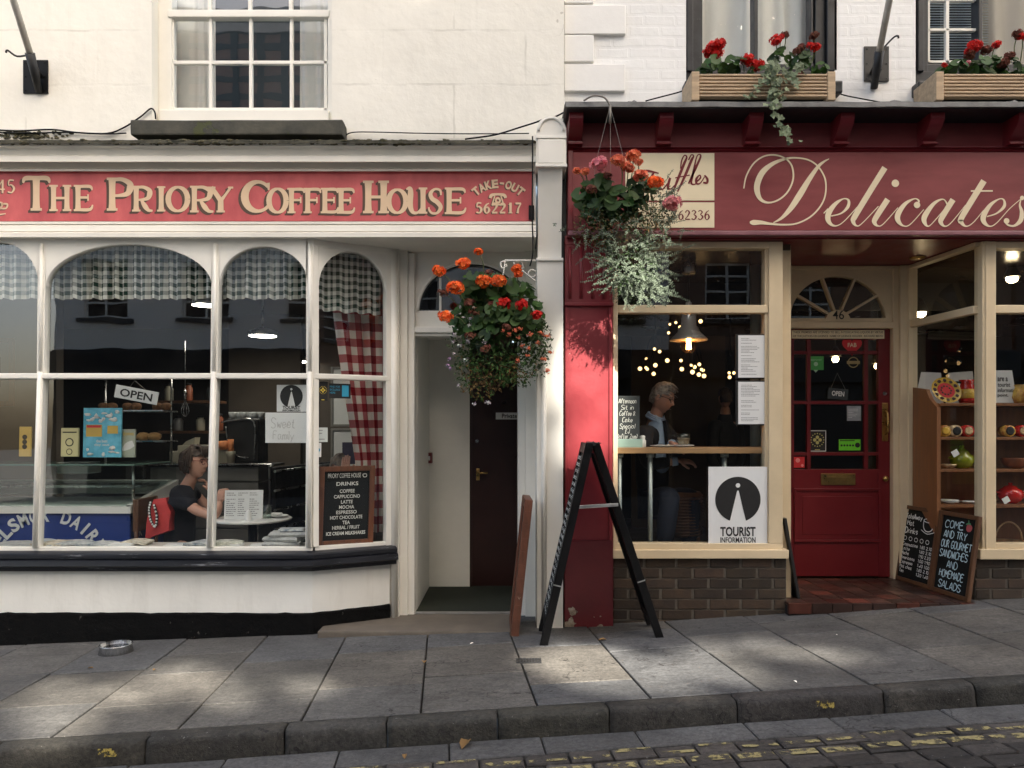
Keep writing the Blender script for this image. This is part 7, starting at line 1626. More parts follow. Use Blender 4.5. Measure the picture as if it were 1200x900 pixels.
for px, py in ((540, 360), (555, 361), (550, 381), (538, 405), (531, 401), (548, 400), (568, 400), (532, 414), (545, 422), (533, 392), (528, 432), (525, 428), (556, 474), (572, 472), (537, 452), (551, 373), (543, 372), (527, 421)):
    blossom(o, px, py, random.uniform(2.2, 3.6), m_whitep if px > 528 else m_lilac, YBk-.18, 7, 'flower')
stems_out(o, m_stem)
o = thing('scroll_bracket', P(610, 312, .1), 'white wrought iron scroll bracket on the pilaster holding the orange basket', 'bracket')
m = MB(); q = lambda a, b, y=.0: P(a, b, y)
m.tube([q(628, 305.5, -.0), q(592, 305.5, -.04)], .008, 6); m.tube(cr([q(628, 330), q(618, 322), (q(606, 312)), q(602, 308), q(610, 307), q(613, 314), q(607, 316)], 6), .006, 6); m.tube(cr([q(592, 305.5, -.04), q(587, 308, -.04), q(588, 314, -.04), q(594, 312, -.04), q(592, 309, -.04)], 6), .006, 6); m.tube(cr([q(628, 318), q(622, 316), (q(619, 321)), q(624, 325), q(628, 322)], 6), .005, 6)
m.tube(cr([q(592, 306, -.05), P(588, 330, -.09), cb+Vector((.02, .02, .27))], 4), .004, 5)
m.build('scrollwork', m_white, o)
# right basket on wires from the ledge
random.seed(202)
YB2 = -.30; c2b = P(730, 282, YB2)
o = thing('hanging_basket', c2b, 'hanging basket of pink geraniums with silver trailing foliage in front of the deli sign', 'hanging basket')
m = MB(); m.lathe([(.02, -.18), (.08, -.16), (.12, -.09), (.135, 0), (.13, .02), (.05, .03)], c2b+Vector((0, .03, .02)), 20); m.build('basket', M('coir liner', (.06, .04, .025), .95, .4, 30, .8), o)
tp = P(715, 124, YB2+.02); m = MB()
for px, py, yy in ((692, 222, -.05), (736, 215, -.16), (716, 228, .1)): m.tube([tp, P(px+ (715-px)*.25, py-30, YB2+yy*.6), P(px, py+40, YB2+yy)], .0011, 4)
m.tube([tp, tp-Vector((0, 0, .12))], .009, 6); m.tube(cr([Vector((XP(684, -.24), -.24, zlg1+.0)), Vector((XP(695, -.27), -.27, zlg1+.02)), Vector((XP(708, -.29), -.29, zlg1-.0)), tp], 5), .006, 6); m.build('hanging_wire', m_rope, o)
m = MB(); clump(m, [(700, 222, 20, 14, 34, .055), (725, 240, 34, 20, 70, .052), (705, 245, 24, 18, 36, .05), (748, 225, 18, 16, 24, .048), (684, 228, 14, 12, 16, .052)], YB2, .2, 'ger', (.45, 1.2)); m.build('foliage', m_leaf, o)
m = MB(); clump(m, [(692, 265, 22, 22, 260, .022), (752, 240, 20, 30, 220, .024), (775, 245, 18, 30, 160, .022), (760, 275, 26, 24, 200, .022), (715, 275, 34, 20, 260, .024), (740, 262, 44, 16, 260, .022)], YB2, .18, 'ov', (.35, 1.0)); m.build('dry_foliage', m_dry, o, kind='stuff')
m = MB(); clump(m, [(740, 262, 50, 34, 620, .028), (700, 262, 24, 22, 200, .026), (735, 315, 40, 40, 320, .026)], YB2-.04, .17, 'ov', (.5, 1.3)); m.build('inner_foliage', m_dleaf, o, kind='stuff')
m = MB()
def strand(s, d, L, droop, lf, step=.014):
    p = s.copy(); pts = [p.copy()]; n = int(L/step)
    for i in range(n):
        d = (d+Vector((0, 0, -droop))+rdir()*.30).normalized(); p = p+d*step; pts.append(p.copy())
        f = random.uniform(.6, 1.35); m.c = (f, f, f*.95, 1)
        for sgn in (-1, 1):
            side = (d.cross(Vector((0, -1, .4)))*sgn+d*.5+rdir()*.5); leaf_ov(m, p, side, Vector((0, -1, .5))+rdir()*.5, lf*random.uniform(.7, 1.3)*(1.25-i/n*.6), .5)
    m.c = (.8, .8, .75, 1); m.tube(pts[::2], .0022, 3)
for i in range(330):
    d = rdir(); d.y = -abs(d.y)*.9+.15; q = Vector((d.x, d.y, d.z)); u_ = random.uniform(.35, .8)
    px = 738+q.x*46*u_+(6 if q.z < 0 else 0); py = 312-q.z*44*u_; s = P(px, py, YB2+q.y*.17*u_)
    strand(s, q+Vector((random.uniform(-.5, .5), random.uniform(-.3, .1), random.uniform(-.5, .5))), random.uniform(.06, .17), .05, .0135)
for i in range(70): strand(P(random.gauss(735, 30), random.uniform(256, 290), YB2-random.uniform(.05, .16)), rdir()+Vector((0, -.3, .2)), random.uniform(.06, .15), .06, .0125)
for i in range(26): strand(P(random.uniform(768, 782), random.uniform(225, 270), YB2), Vector((random.uniform(-.1, .8), -.3, random.uniform(.1, 1))), random.uniform(.08, .22), .05, .015)
for i in range(14): strand(P(random.uniform(735, 775), random.uniform(330, 345), YB2-.05), Vector((random.uniform(.1, .9), -.2, -.4)), random.uniform(.10, .20), .03, .015)
for px, py, dx in ((712, 320, -.6), (703, 300, -.8), (776, 345, .9), (783, 300, .9), (770, 350, .4), (722, 340, -.5)): strand(P(px, py, YB2), Vector((dx, -.2, .15)), .2, .05, .014)
m.build('silver_foliage', m_silver, o, kind='stuff')
for px, py, r, mt_, st_ in ((702, 192, 9.5, m_pinkp, (704, 222)), (676, 200, 4.5, m_peach, (686, 222)), (685, 201, 5, m_peach, (690, 222)), (724, 188, 8, m_peach, (728, 222)), (742, 182, 8, m_peach, (738, 220)), (736, 196, 7, m_peach, (734, 222)), (750, 206, 8, m_redp if False else m_peach, (742, 230)), (768, 213, 8.5, m_orange, (756, 236)), (788, 238, 9.5, m_pinkp, (766, 258)), (748, 190, 5, m_peach, (742, 220)), (693, 222, 6, m_dead, (700, 235)), (712, 206, 5, m_dead, (712, 225))):
    blossom(o, px, py, r, mt_, YB2-.18+random.uniform(-.04, .04), 52, 'flower_head' if mt_ is not m_dead else 'dead_flower_head', st_)
stems_out(o, m_stem)
# window boxes
def flower_box(pa, pb, label, heads, green, ivy):
    Yf = -.19; x0, x1 = XP(pa, Yf), XP(pb, Yf); z0, z1 = ZP(118, Yf), ZP(86.5, Yf)
    o = thing('flower_box', ((x0+x1)/2, -.05, z0), label, 'flower box', 'timber flower boxes on the ledge')
    for nm_, a, b in (('end_post', x0, x0+.055), ('end_post', x1-.055, x1)): m = MB(); m.box(a, b, Yf-.012, .10, z0, z1+.012, .005); m.build(nm_, m_deck, o)
    m = MB(); n = 7; h = (z1-z0-.02)/n
    m.box(x0+.056, x1-.056, Yf+.004, Yf+.03, z0+.02, z1)
    for k in range(n): m.box(x0+.056, x1-.056, Yf-.008, Yf+.006, z0+.02+k*h+.005, z0+.02+(k+1)*h-.003, .006)
    m.build('front_board', m_deck, o)
    m = MB(); m.box(x0+.05, x1-.05, Yf+.04, .09, z0+.03, z1-.02); m.build('soil', m_joint, o)
    m = MB(); clump(m, green, -.06, .12); m.build('foliage', m_leaf, o)
    for px, py, r, mt_, st_ in heads: blossom(o, px, py, r, mt_, -.10+random.uniform(-.04, .04), 52, 'flower_head' if mt_ is not m_dead else 'dead_flower_head', st_)
    stems_out(o, m_stem)
    if ivy:
        m = MB()
        def ivyleaf(p, s):
            n = (Vector((0, -1, .25))+rdir()*.45).normalized(); u = n.cross(rdir()).normalized(); v = n.cross(u); f = random.uniform(.55, 1.3); m.c = (f, f, f*.95, 1)
            sh = [(0, -.5), (.35, -.75), (.55, -.35), (.95, -.15), (.5, .2), (0, 1.1), (-.5, .2), (-.95, -.15), (-.55, -.35), (-.35, -.75)]
            c = m.v(p); r = [m.v(p+u*a*s+v*b*s+n*random.uniform(-.1, .1)*s) for a, b in sh]
            for i in range(10): m.f([c, r[i], r[(i+1) % 10]])
        for path, n, sp in (([(905, 80), (908, 95), (904, 110), (905, 125), (912, 140), (920, 155), (926, 168)], 60, 9), ([(905, 80), (895, 92), (885, 105), (872, 117)], 16, 3), ([(900, 78), (915, 84), (930, 92), (928, 98)], 34, 8), ([(912, 72), (905, 88), (915, 100), (908, 118)], 50, 12), ([(935, 78), (945, 88)], 12, 5)):
            q = cr(path, 8)
            for k in range(n): t = q[int(k/n*(len(q)-1))]; ivyleaf(P(t[0]+random.gauss(0, sp*.45), t[1]+random.gauss(0, 2.5), Yf-.03-random.uniform(0, .05)), random.uniform(.018, .030))
            m.tube([P(a, b, Yf-.025) for a, b in q], .003, 4)
        m.build('ivy', m_ivy, o, kind='stuff')
    return o
random.seed(303)
flower_box(810, 978.5, 'timber flower box of red geraniums with pale ivy spilling over the deli sign',
    [(843, 51, 7, m_redp, (842, 78)), (834, 57, 7.5, m_redp, (840, 78)), (830, 62, 6, m_redp, (838, 78)), (840, 62, 7, m_redp, (842, 80)), (876, 70, 7.5, m_redp, (872, 84)), (887, 76, 7.5, m_redp, (880, 86)), (909, 47, 6.5, m_redp, (912, 78)), (916, 43, 4, m_redp, (914, 70)), (956, 55, 5.5, m_redp, (948, 80)), (949, 53, 4, m_redp, (946, 80)), (920, 41, 4.5, m_dead, (916, 66)), (935, 60, 6, m_dead, (934, 80)), (954, 42, 5, m_dead, (950, 76)), (940, 56, 5, m_dead, (938, 78)), (936, 88, 6, m_dead, (934, 90))],
    [(838, 78, 14, 7, 16, .04), (858, 77, 14, 7, 16, .042), (914, 66, 14, 8, 16, .036), (938, 72, 14, 9, 18, .036), (824, 84, 8, 5, 8, .034), (960, 82, 10, 6, 10, .034), (890, 86, 16, 5, 10, .03)], True)
flower_box(1096, 1262, 'timber flower box of red and pink geraniums without ivy at the right',
    [(1141, 54, 8, m_redp, (1138, 80)), (1136, 60, 5, m_redp, (1136, 80)), (1168, 52, 5, m_redp, (1164, 78)), (1198, 43, 5, m_redp, (1194, 80)), (1132, 75, 4.5, m_pinkp, (1132, 84)), (1136, 92, 4, m_pinkp, (1136, 88)), (1107, 76, 3, m_redp, (1110, 84)), (1155, 59, 6, m_dead, (1152, 80)), (1193, 40, 5.5, m_dead, (1190, 78)), (1182, 66, 6, m_dead, (1182, 82)), (1136, 64, 6, m_dead, (1136, 82)), (1176, 74, 6, m_dead, (1178, 84)), (1230, 55, 8, m_redp, (1228, 80))],
    [(1116, 80, 14, 6, 16, .038), (1144, 80, 16, 8, 22, .04), (1152, 88, 10, 5, 10, .04), (1180, 82, 16, 12, 30, .038), (1198, 92, 12, 8, 14, .045), (1165, 76, 12, 8, 16, .034), (1225, 80, 20, 12, 24, .04)], False)
# ---------------------------------------------------------------- people
def head_T(c, f, roll=0.):
    f = Vector(f).normalized(); up = Vector((0, 0, 1)); l = up.cross(f).normalized(); u = f.cross(l)
    return lambda p: Vector(c)+f*p[0]+l*p[1]+u*p[2]
def face_pt(x, y, z, male=True):
    g = lambda a, b, s: math.exp(-((a-b)/s)**2)
    X_, Y_, Z_ = .098*x, .076*y, .122*z
    if z < 0: Y_ *= 1-.30*(-z)**1.6
    if x < 0 and z < -.15: X_ *= 1-.55*min(1, (-z-.15)*1.2)
    if x > 0:
        X_ *= .93; X_ += .012*x*(1 if z < 0 else 0)*min(1, -z)
        fz = max(0, 1-abs((z+.20)/.10)) if z < -.2 else max(0, 1-((z+.20)/.42))
        X_ += .030*g(y, 0, .17)*fz*(x > .5)
        for s in (-1, 1): X_ -= .012*g(y, s*.40, .20)*g(z, .08, .13); X_ += .004*g(y, s*.5, .25)*g(z, -.22, .2)
        X_ += .006*g(z, .26, .10)*(abs(y) < .75)
        X_ += .008*g(y, 0, .28)*(g(z, -.47, .05)+g(z, -.585, .05))-.004*g(y, 0, .3)*g(z, -.53, .03)
        X_ += .012*g(y, 0, .35)*g(z, -.86, .14); X_ -= .004*g(z, -.70, .06)*g(y, 0, .4)
    return X_, Y_, Z_
def grid_head(m, T, keep=None, k=1., nz_=0., n=48, r=36, seed=0):
    V = {}
    def vv(i, j):
        i %= n
        if (i, j) not in V:
            a = 2*math.pi*i/n; b = math.pi*j/r; x, y, z = math.sin(b)*math.cos(a), math.sin(b)*math.sin(a), math.cos(b)
            p = Vector(face_pt(x, y, z)) if k == 1 else Vector((.098*x, .078*y, .124*z))
            if k != 1:
                p *= k
                if nz_: p += noise.noise_vector(Vector((x*3, y*3, z*3+seed)))*nz_+noise.noise_vector(Vector((x*9, y*9, z*2.5+seed)))*nz_*.7
            V[i, j] = m.v(T(p))
        return V[i, j]
    for i in range(n):
        for j in range(1, r-1):
            if keep:
                a = 2*math.pi*(i+.5)/n; b = math.pi*(j+.5)/r
                if not keep(math.sin(b)*math.cos(a), math.sin(b)*math.sin(a), math.cos(b)): continue
            m.f([vv(i, j), vv(i+1, j), vv(i+1, j+1), vv(i, j+1)], True)
    for j, e in ((1, 0), (r-1, r)):
        if keep and e: continue
        m.f([vv(i, j) for i in range(n)], True)
def hand(m, w_, d, pn, s=1., curl=.5, side=1, fist=0.):
    """palm plus five curled fingers; w_ wrist, d along the hand, pn palm normal"""
    d = Vector(d).normalized(); pn = (Vector(pn)-d*Vector(pn).dot(d)).normalized(); x = d.cross(pn)*side; w_ = Vector(w_); T0 = m.T; L = .095*s
    pts = [w_-d*.01, w_+d*L*.5, w_+d*L]
    m.T = None
    for k in (-1.05, -.35, .35, 1.05): m.tube([w_+x*k*.010*s-d*.012, w_+d*L*.5+x*k*.022*s, w_+d*L+x*k*.024*s], [.014*s, .0155*s, .011*s], 8)
    for k, ln in zip((-1.05, -.35, .35, 1.05), (.068, .078, .072, .055)):
        p = w_+d*L*.97+x*k*.025*s; dd = d; q = [p]; ang = 0
        for seg in (.42, .33, .25):
            ang += curl; dd = (d*math.cos(ang)+pn*math.sin(ang)); p = p+dd*ln*seg*s; q.append(p)
        m.tube(cr(q, 3), [.0095*s]*3+[.0088*s]*3+[.0082*s]*3+[.006*s], 8)
    p = w_+d*.018*s-x*.028*s; q = [p, p+(d*.5-x*.7+pn*.3).normalized()*.035*s, p+(d*.9-x*.75+pn*.5).normalized()*.065*s, p+(d*1.2-x*.5+pn*.7).normalized()*.085*s]
    m.tube(cr(q, 3), [.0125*s]*4+[.0105*s]*3+[.0095*s]*2+[.007*s], 8); m.T = T0
def spectacles(T, par, mat, dz=.012, r=.024):
    m = MB(T)
    for s in (-1, 1):
        m.tube([(.100-abs(.034+r*1.15*math.cos(t))*.12, s*.034+r*1.15*math.cos(t), dz+r*.85*math.sin(t)) for t in [k*math.pi/9 for k in range(19)]], .0026, 5, cap=False)
        m.tube([(.094, s*.063, dz+.008), (.05, s*.080, dz+.010), (-.005, s*.083, dz+.004)], .0026, 5)
    m.tube([(.101, -.008, dz+.005), (.103, 0, dz+.008), (.101, .008, dz+.005)], .0026, 5); m.build('glasses', mat, par)
def ears(m, T):
    T0 = m.T; m.T = T
    for s in (-1, 1): m.ball((-.004, s*.077, -.004), (.019, .010, .031), 10); m.ball((.0, s*.083, .008), (.012, .006, .016), 8)
    m.T = T0
m_glf = M('dark spectacle frame', (.02, .012, .01), .3, .1, 9, 0)
m_lip = M('eye detail', (.05, .025, .02), .4, .1, 9, 0)
def eyes(T, par, z=.010):
    m = MB(T)
    for s in (-1, 1): m.ball((.079, s*.031, z), (.008, .0105, .0065), 8); 
    m.build('eye', m_paper, par, kind='stuff') if False else m.build('eyes', m_lip, par)
    m = MB(T); m.ball((.096, 0, -.064), (.004, .020, .0022), 8); m.build('mouth', M('lips', (.28, .09, .07), .5, .1, 9, 0), par)
    m = MB(T)
    for s in (-1, 1): m.tube(cr([(.090, s*.016, z+.019), (.090, s*.032, z+.025), (.078, s*.050, z+.019)], 4), .0032, 5)
    m.build('eyebrows', m_lip, par)
def eye_z(): pass
# woman at the round table
random.seed(1)
hc = P(229, 542, .66); TH = head_T(hc, (.97, -.22, -.06))
w_ = thing('person', P(212, 648, .8), 'woman with short brown hair and glasses in a navy top seated at the round table', 'person')
J = {'pel': (P(208, 652, .80), .12), 'wai': (P(208, 622, .79), .10), 'che': (P(211, 592, .77), .10), 'nb': (P(219, 570, .72), .058), 'nk': (P(225, 560, .68), .047), 'hd': (P(227, 548, .665), .05),
     'sN': (P(209, 577, .60), .055), 'uN': (P(228, 597, .55), .045), 'eN': (P(251, 606, .50), .038), 'fN': (P(256, 597, .56), .034), 'wN': (P(257.5, 588, .62), .025),
     'sF': (P(224, 574, .92), .052), 'eF': (P(252, 605, .92), .036), 'fF': (P(251, 592, .84), .032), 'wF': (P(246, 576, .76), .025),
     'hN': (P(222, 654, .70), .095), 'kN': (P(268, 648, .66), .065), 'hF': (P(222, 654, .92), .095), 'kF': (P(268, 648, .92), .065), 'aN': (P(262, 705, .70), .045), 'aF': (P(262, 705, .92), .045)}
E_ = [('pel', 'wai'), ('wai', 'che'), ('che', 'nb'), ('nb', 'nk'), ('nk', 'hd'), ('che', 'sN'), ('sN', 'uN'), ('uN', 'eN'), ('eN', 'fN'), ('fN', 'wN'), ('che', 'sF'), ('sF', 'eF'), ('eF', 'fF'), ('fF', 'wF'), ('pel', 'hN'), ('hN', 'kN'), ('kN', 'aN'), ('pel', 'hF'), ('hF', 'kF'), ('kF', 'aF')]
def ex(m):
    grid_head(m, TH); ears(m, TH)
    hand(m, J['wN'][0], (.05, .35, .95), (.3, .9, -.2), .95, .75, 1); hand(m, J['wF'][0], (-.25, -.3, .9), (-.8, -.5, .0), .95, .55, -1)
skin('body', J, E_, m_skin, w_, 2, extra=ex)
J2 = {k: (v[0], v[1]+.028) for k, v in J.items() if k in ('pel', 'wai', 'che', 'sN', 'sF', 'hN', 'kN', 'hF', 'kF', 'aN', 'aF')}
J2['nb'] = (J['nb'][0].lerp(J['che'][0], .35), .075); J2['uN'] = (J['sN'][0].lerp(J['uN'][0], .95), .060); J2['uF'] = (J['sF'][0].lerp(J['eF'][0], .42), .058)
J2['pel'] = (J['pel'][0]+Vector((.02, 0, 0)), .150); J2['wai'] = (J['wai'][0]+Vector((.01, 0, 0)), .135); J2['che'] = (J['che'][0], .135)
skin('top', {k: J2[k] for k in ('pel', 'wai', 'che', 'nb', 'sN', 'uN', 'sF', 'uF')}, [('pel', 'wai'), ('wai', 'che'), ('che', 'nb'), ('che', 'sN'), ('sN', 'uN'), ('che', 'sF'), ('sF', 'uF')], m_navy, w_, 2, noise_amt=.010)
for s_ in 'NF': skin('trouser_leg', {'h': (J['h'+s_][0]-Vector((.06, 0, 0)), .12), 'k': (J['k'+s_][0], .09), 'a': (J['a'+s_][0], .07)}, [('h', 'k'), ('k', 'a')], m_navy, w_, 2)
m = MB(); grid_head(m, TH, lambda x, y, z: (z > .42) or (x < .30 and z > .05) or (x < .02 and z > -.62), 1.17, .012, 64, 44, 3)
for i in range(160):
    a = random.uniform(-1.72, 1.72)+math.pi; b = random.uniform(.15, 1.0); p0 = Vector((.10*math.cos(a)*math.sin(b), .085*math.sin(a)*math.sin(b), .13*math.cos(b)))*1.06
    a2 = a+random.uniform(-.15, .15); p2 = Vector((.108*math.cos(a2), .09*math.sin(a2), random.uniform(-.07, .01)))*1.1; m.T = TH; m.tube(cr([p0, (p0+p2)/2*1.25, p2], 4), [.006]*8+[.002], 4); m.T = None
for i in range(40):
    y = random.uniform(-.06, .06); p0 = Vector((.02, y, .135)); p2 = Vector((.108, y*1.1+random.uniform(-.01, .01), random.uniform(.045, .07))); m.T = TH; m.tube(cr([p0, Vector((.08, y*1.05, .125)), p2], 4), [.006]*8+[.002], 4); m.T = None
m.build('hair', m_hairb, w_); spectacles(TH, w_, M('red brown frame', (.16, .02, .015), .3, .1, 9, 0)); eyes(TH, w_)
# chair and bag
o = thing('cafe_chair', (XP(200, .8), .8, -.02), 'dark wooden cafe chair under the seated woman', 'chair')
cx, cy = XP(200, .8), .8
m = MB(); m.box(cx-.2, cx+.24, cy-.2, cy+.2, .40, .44, .01); m.build('seat', m_wood2, o)
m = MB(); m.box(cx-.22, cx-.19, cy-.19, cy+.19, .60, .86, .01); m.build('backrest', m_wood2, o)
for sx in (-.2, .2):
    for sy in (-.17, .17): m = MB(); m.tube([(cx+sx, cy+sy, .4 if sx > 0 else .86), (cx+sx, cy+sy, -.02)], .017, 8); m.build('leg', m_wood2, o)
bx, bz0, bz1 = XP(183, .55), ZP(634, .55), ZP(584, .55)
o = thing('shoulder_bag', (bx, .56, bz0), 'coral red bag with a beaded black and white strap hanging behind the woman', 'bag')
m = MB(); a = [(XP(p, .55), ZP(q, .55)) for p, q in ((170, 633), (198, 622), (199, 600), (195, 584), (180, 585), (174, 600))]; m.prism(a, .55, .64); bmesh.ops.subdivide_edges(m.bm, edges=m.bm.edges[:], cuts=2, use_grid_fill=True)
for v in m.bm.verts: v.co += noise.noise_vector(v.co*9)*.014
m.build('body', m_red, o)
ps = cr([P(177, 588, .53), P(175, 598, .52), P(177, 610, .52), P(182, 617, .52), P(184, 606, .52), P(181, 592, .53)], 7)
m = MB(); m.tube(ps, .010, 8); m.build('strap', m_inkb, o)
m = MB()
for k, p in enumerate(ps): 
    if k % 2: m.ball(Vector(p)+Vector((0, -.008, 0)), .009, 6)
m.build('strap_beads', m_paper, o)
# man reading at the window bar
f = Vector((.68, -.73, 0)).normalized(); l_ = Vector((-f.y, f.x, 0))          # l_ = his left, away from the window
hc = P(776, 466, .66); TH = head_T(hc, (.76, -.50, -.36))
p_ = thing('person', Vector((XP(765, .75), .75, zfl)), 'grey haired man in dark suit and glasses reading at the window bar', 'person')
ch = P(764, 520, .72)
J = {'pel': (P(768, 586, .80), .10), 'wai': (P(764, 556, .77), .085), 'che': (P(763, 522, .74), .085), 'nb': (P(767, 491, .71), .058), 'nk': (P(771, 481, .69), .054), 'hd': (P(774, 470, .67), .055),
     'sN': (P(754, 505, .54), .05), 'eN': (P(757, 545, .46), .042), 'wN': (P(796, 540, .44), .028), 'sF': (P(781, 503, .90), .05), 'eF': (P(794, 530, .72), .046), 'wF': (P(787, 519, .48), .028),
     'hN': (P(766, 590, .70), .08), 'kN': (P(786, 577, .36), .06), 'aN': (P(778, 640, .42), .045), 'hF': (P(780, 590, .88), .095), 'kF': (P(812, 580, .70), .066), 'aF': (P(806, 640, .72), .045)}
E_ = [('pel', 'wai'), ('wai', 'che'), ('che', 'nb'), ('nb', 'nk'), ('nk', 'hd'), ('che', 'sN'), ('sN', 'eN'), ('eN', 'wN'), ('che', 'sF'), ('sF', 'eF'), ('eF', 'wF'), ('pel', 'hN'), ('hN', 'kN'), ('kN', 'aN'), ('pel', 'hF'), ('hF', 'kF'), ('kF', 'aF')]
def ex(m):
    grid_head(m, TH); ears(m, TH); hand(m, J['wN'][0], (1, -.1, -.1), (-.1, .4, -1), .88, .35, 1); hand(m, J['wF'][0], (.6, -.6, -.3), (0, 0, -1), .9, .45, -1)
skin('body', J, E_, m_skin, p_, 2, extra=ex)
JS_ = {k: (J[k][0]+f*.066, .098) for k in ('wai', 'che')}; JS_['nb'] = (J['nb'][0]+Vector((0, 0, .008))+f*.010, .074)
skin('shirt', JS_, [('wai', 'che'), ('che', 'nb')], m_shirt, p_, 2)
JJ = {'pel': (J['pel'][0]-f*.01, .155), 'wai': (J['wai'][0]-f*.01, .150), 'che': (J['che'][0]-f*.012, .150), 'nb': (J['nb'][0]-f*.035-Vector((0, 0, .012)), .092)}
for k in ('sN', 'eN', 'sF', 'eF'): JJ[k] = (J[k][0], .082 if k[0] == 's' else .064)
JJ['wN'] = (J['eN'][0].lerp(J['wN'][0], .80), .042); JJ['wF'] = (J['eF'][0].lerp(J['wF'][0], .82), .042)
skin('jacket', JJ, [('pel', 'wai'), ('wai', 'che'), ('che', 'nb'), ('che', 'sN'), ('sN', 'eN'), ('eN', 'wN'), ('che', 'sF'), ('sF', 'eF'), ('eF', 'wF')], m_suit, p_, 2, noise_amt=.005)
m = MB()
for k in ('N', 'F'): e_, w2_ = J['e'+k][0], J['w'+k][0]; m.tube([e_.lerp(w2_, .78), e_.lerp(w2_, .95)], [.036, .034], 12)
m.build('cuffs', m_shirt, p_)
nb = J['nb'][0]+f*.105+Vector((0, 0, -.014)); nb2 = J['che'][0]+f*.192-Vector((0, 0, .10)); m = MB(frame(nb, Vector((-f.y, f.x, 0)), nb2-nb))
m.prism([(-.018, 0), (.018, 0), (.014, .03), (.036, .30), (0, .34), (-.036, .30), (-.014, .03)], -.016, .016); m.build('tie', m_navy, p_)
m = MB()
for s in (-1, 1): m.face([J['nb'][0]+f*.078+l_*s*.012+Vector((0, 0, .0)), J['nb'][0]+f*.052+l_*s*.058+Vector((0, 0, .035)), J['nb'][0]+f*.068+l_*s*.062+Vector((0, 0, -.02)), J['nb'][0]+f*.092+l_*s*.034+Vector((0, 0, -.045))])
c0 = J['nb'][0]; ax = (J['nk'][0]-J['nb'][0]).normalized(); a1 = ax.cross(l_).normalized(); a2 = ax.cross(a1)
for k, h_ in ((.070, .004), (.067, .018), (.064, .030)): m.tube([c0+ax*(h_+.012*math.cos(t+math.pi)*0)+(a1*math.cos(t)+a2*math.sin(t))*k for t in [q*math.pi/12 for q in range(25)]], .011, 6)
m.build('collar', m_shirt, p_)
JT = {k: (J[k][0], J[k][1]+.028) for k in ('pel', 'hN', 'kN', 'aN', 'hF', 'kF', 'aF')}
skin('trousers', JT, [('pel', 'hN'), ('hN', 'kN'), ('kN', 'aN'), ('pel', 'hF'), ('hF', 'kF'), ('kF', 'aF')], m_jean, p_, 2, noise_amt=.006)
for k, a in enumerate(('aN', 'aF')):
    q = J[a][0]; m = MB(frame((q.x, q.y, zfl+.30-.30), f)); m.ball((.07, 0, .05+(q.z-zfl-.1)*.0), (.14, .05, .05), 10); m.build('shoe', m_inkb, p_)
m = MB(); grid_head(m, TH, lambda x, y, z: (z > .55) or (x < .62 and z > .30) or (x < .22 and z > .0) or (x < -.15 and z > -.45), 1.075, .006, 64, 44, 5)
for i in range(150):
    y = random.uniform(-.07, .07); x = random.uniform(-.07, .05); p0 = Vector((x, y, .128*math.sqrt(max(.1, 1-(x/.1)**2-(y/.08)**2)))); d = Vector((.045, random.uniform(.0, .03), -.004)); m.T = TH; m.tube([p0, p0+d*.5+Vector((0, 0, .008)), p0+d], [.005, .005, .002], 4); m.T = None
m.build('hair', m_hairg, p_); spectacles(TH, p_, m_glf, .010, .023); eyes(TH, p_)
# man behind the drinks board, head in his hand
hc = P(398, 549, 1.05); TH = head_T(hc, (.25, -.85, -.45))
q_ = thing('person', Vector((XP(402, 1.2), 1.2, -.02)), 'grey haired person resting forehead on hand behind the drinks board', 'person')
J = {'pel': (Vector((XP(404, 1.25), 1.25, .50)), .12), 'che': (P(402, 596, 1.18), .11), 'nb': (P(399, 570, 1.12), .062), 'hd': (P(398, 556, 1.06), .055), 'sN': (P(380, 584, 1.1), .06), 'eN': (P(386, 605, .8), .042), 'wN': (P(404, 556, .88), .028), 'sF': (P(424, 584, 1.14), .06), 'eF': (P(428, 612, .95), .045), 'wF': (P(405, 620, .8), .03), 'kN': (P(385, 640, .75), .07), 'kF': (P(425, 640, .75), .07)}
def ex(m): grid_head(m, TH); ears(m, TH); hand(m, J['wN'][0], (.05, .12, .95), (0, 1, -.1), 1, .2, 1); hand(m, J['wF'][0], (-1, -.1, 0), (0, 0, -1), 1, .4, -1)
skin('body', J, [('pel', 'che'), ('che', 'nb'), ('nb', 'hd'), ('che', 'sN'), ('sN', 'eN'), ('eN', 'wN'), ('che', 'sF'), ('sF', 'eF'), ('eF', 'wF'), ('pel', 'kN'), ('pel', 'kF')], m_skin, q_, 2, extra=ex)
J2 = {k: (v[0], v[1]+.035) for k, v in J.items() if k not in ('hd', 'wN', 'wF')}; J2['nb'] = (J['nb'][0]-Vector((0, 0, .03)), .08); J2['wN'] = (J['eN'][0].lerp(J['wN'][0], .6), .04); J2['wF'] = (J['eF'][0].lerp(J['wF'][0], .8), .04)
skin('pullover', J2, [('pel', 'che'), ('che', 'nb'), ('che', 'sN'), ('sN', 'eN'), ('eN', 'wN'), ('che', 'sF'), ('sF', 'eF'), ('eF', 'wF'), ('pel', 'kN'), ('pel', 'kF')], m_suit, q_, 2, noise_amt=.006)
m = MB(); grid_head(m, TH, lambda x, y, z: (z > .5) or (x < .5 and z > .2) or (x < -.05 and z > -.5), 1.10, .010, 56, 40, 9); m.build('hair', M('grey brown hair', (.13, .10, .075), .6, .4, 30, .5), q_)
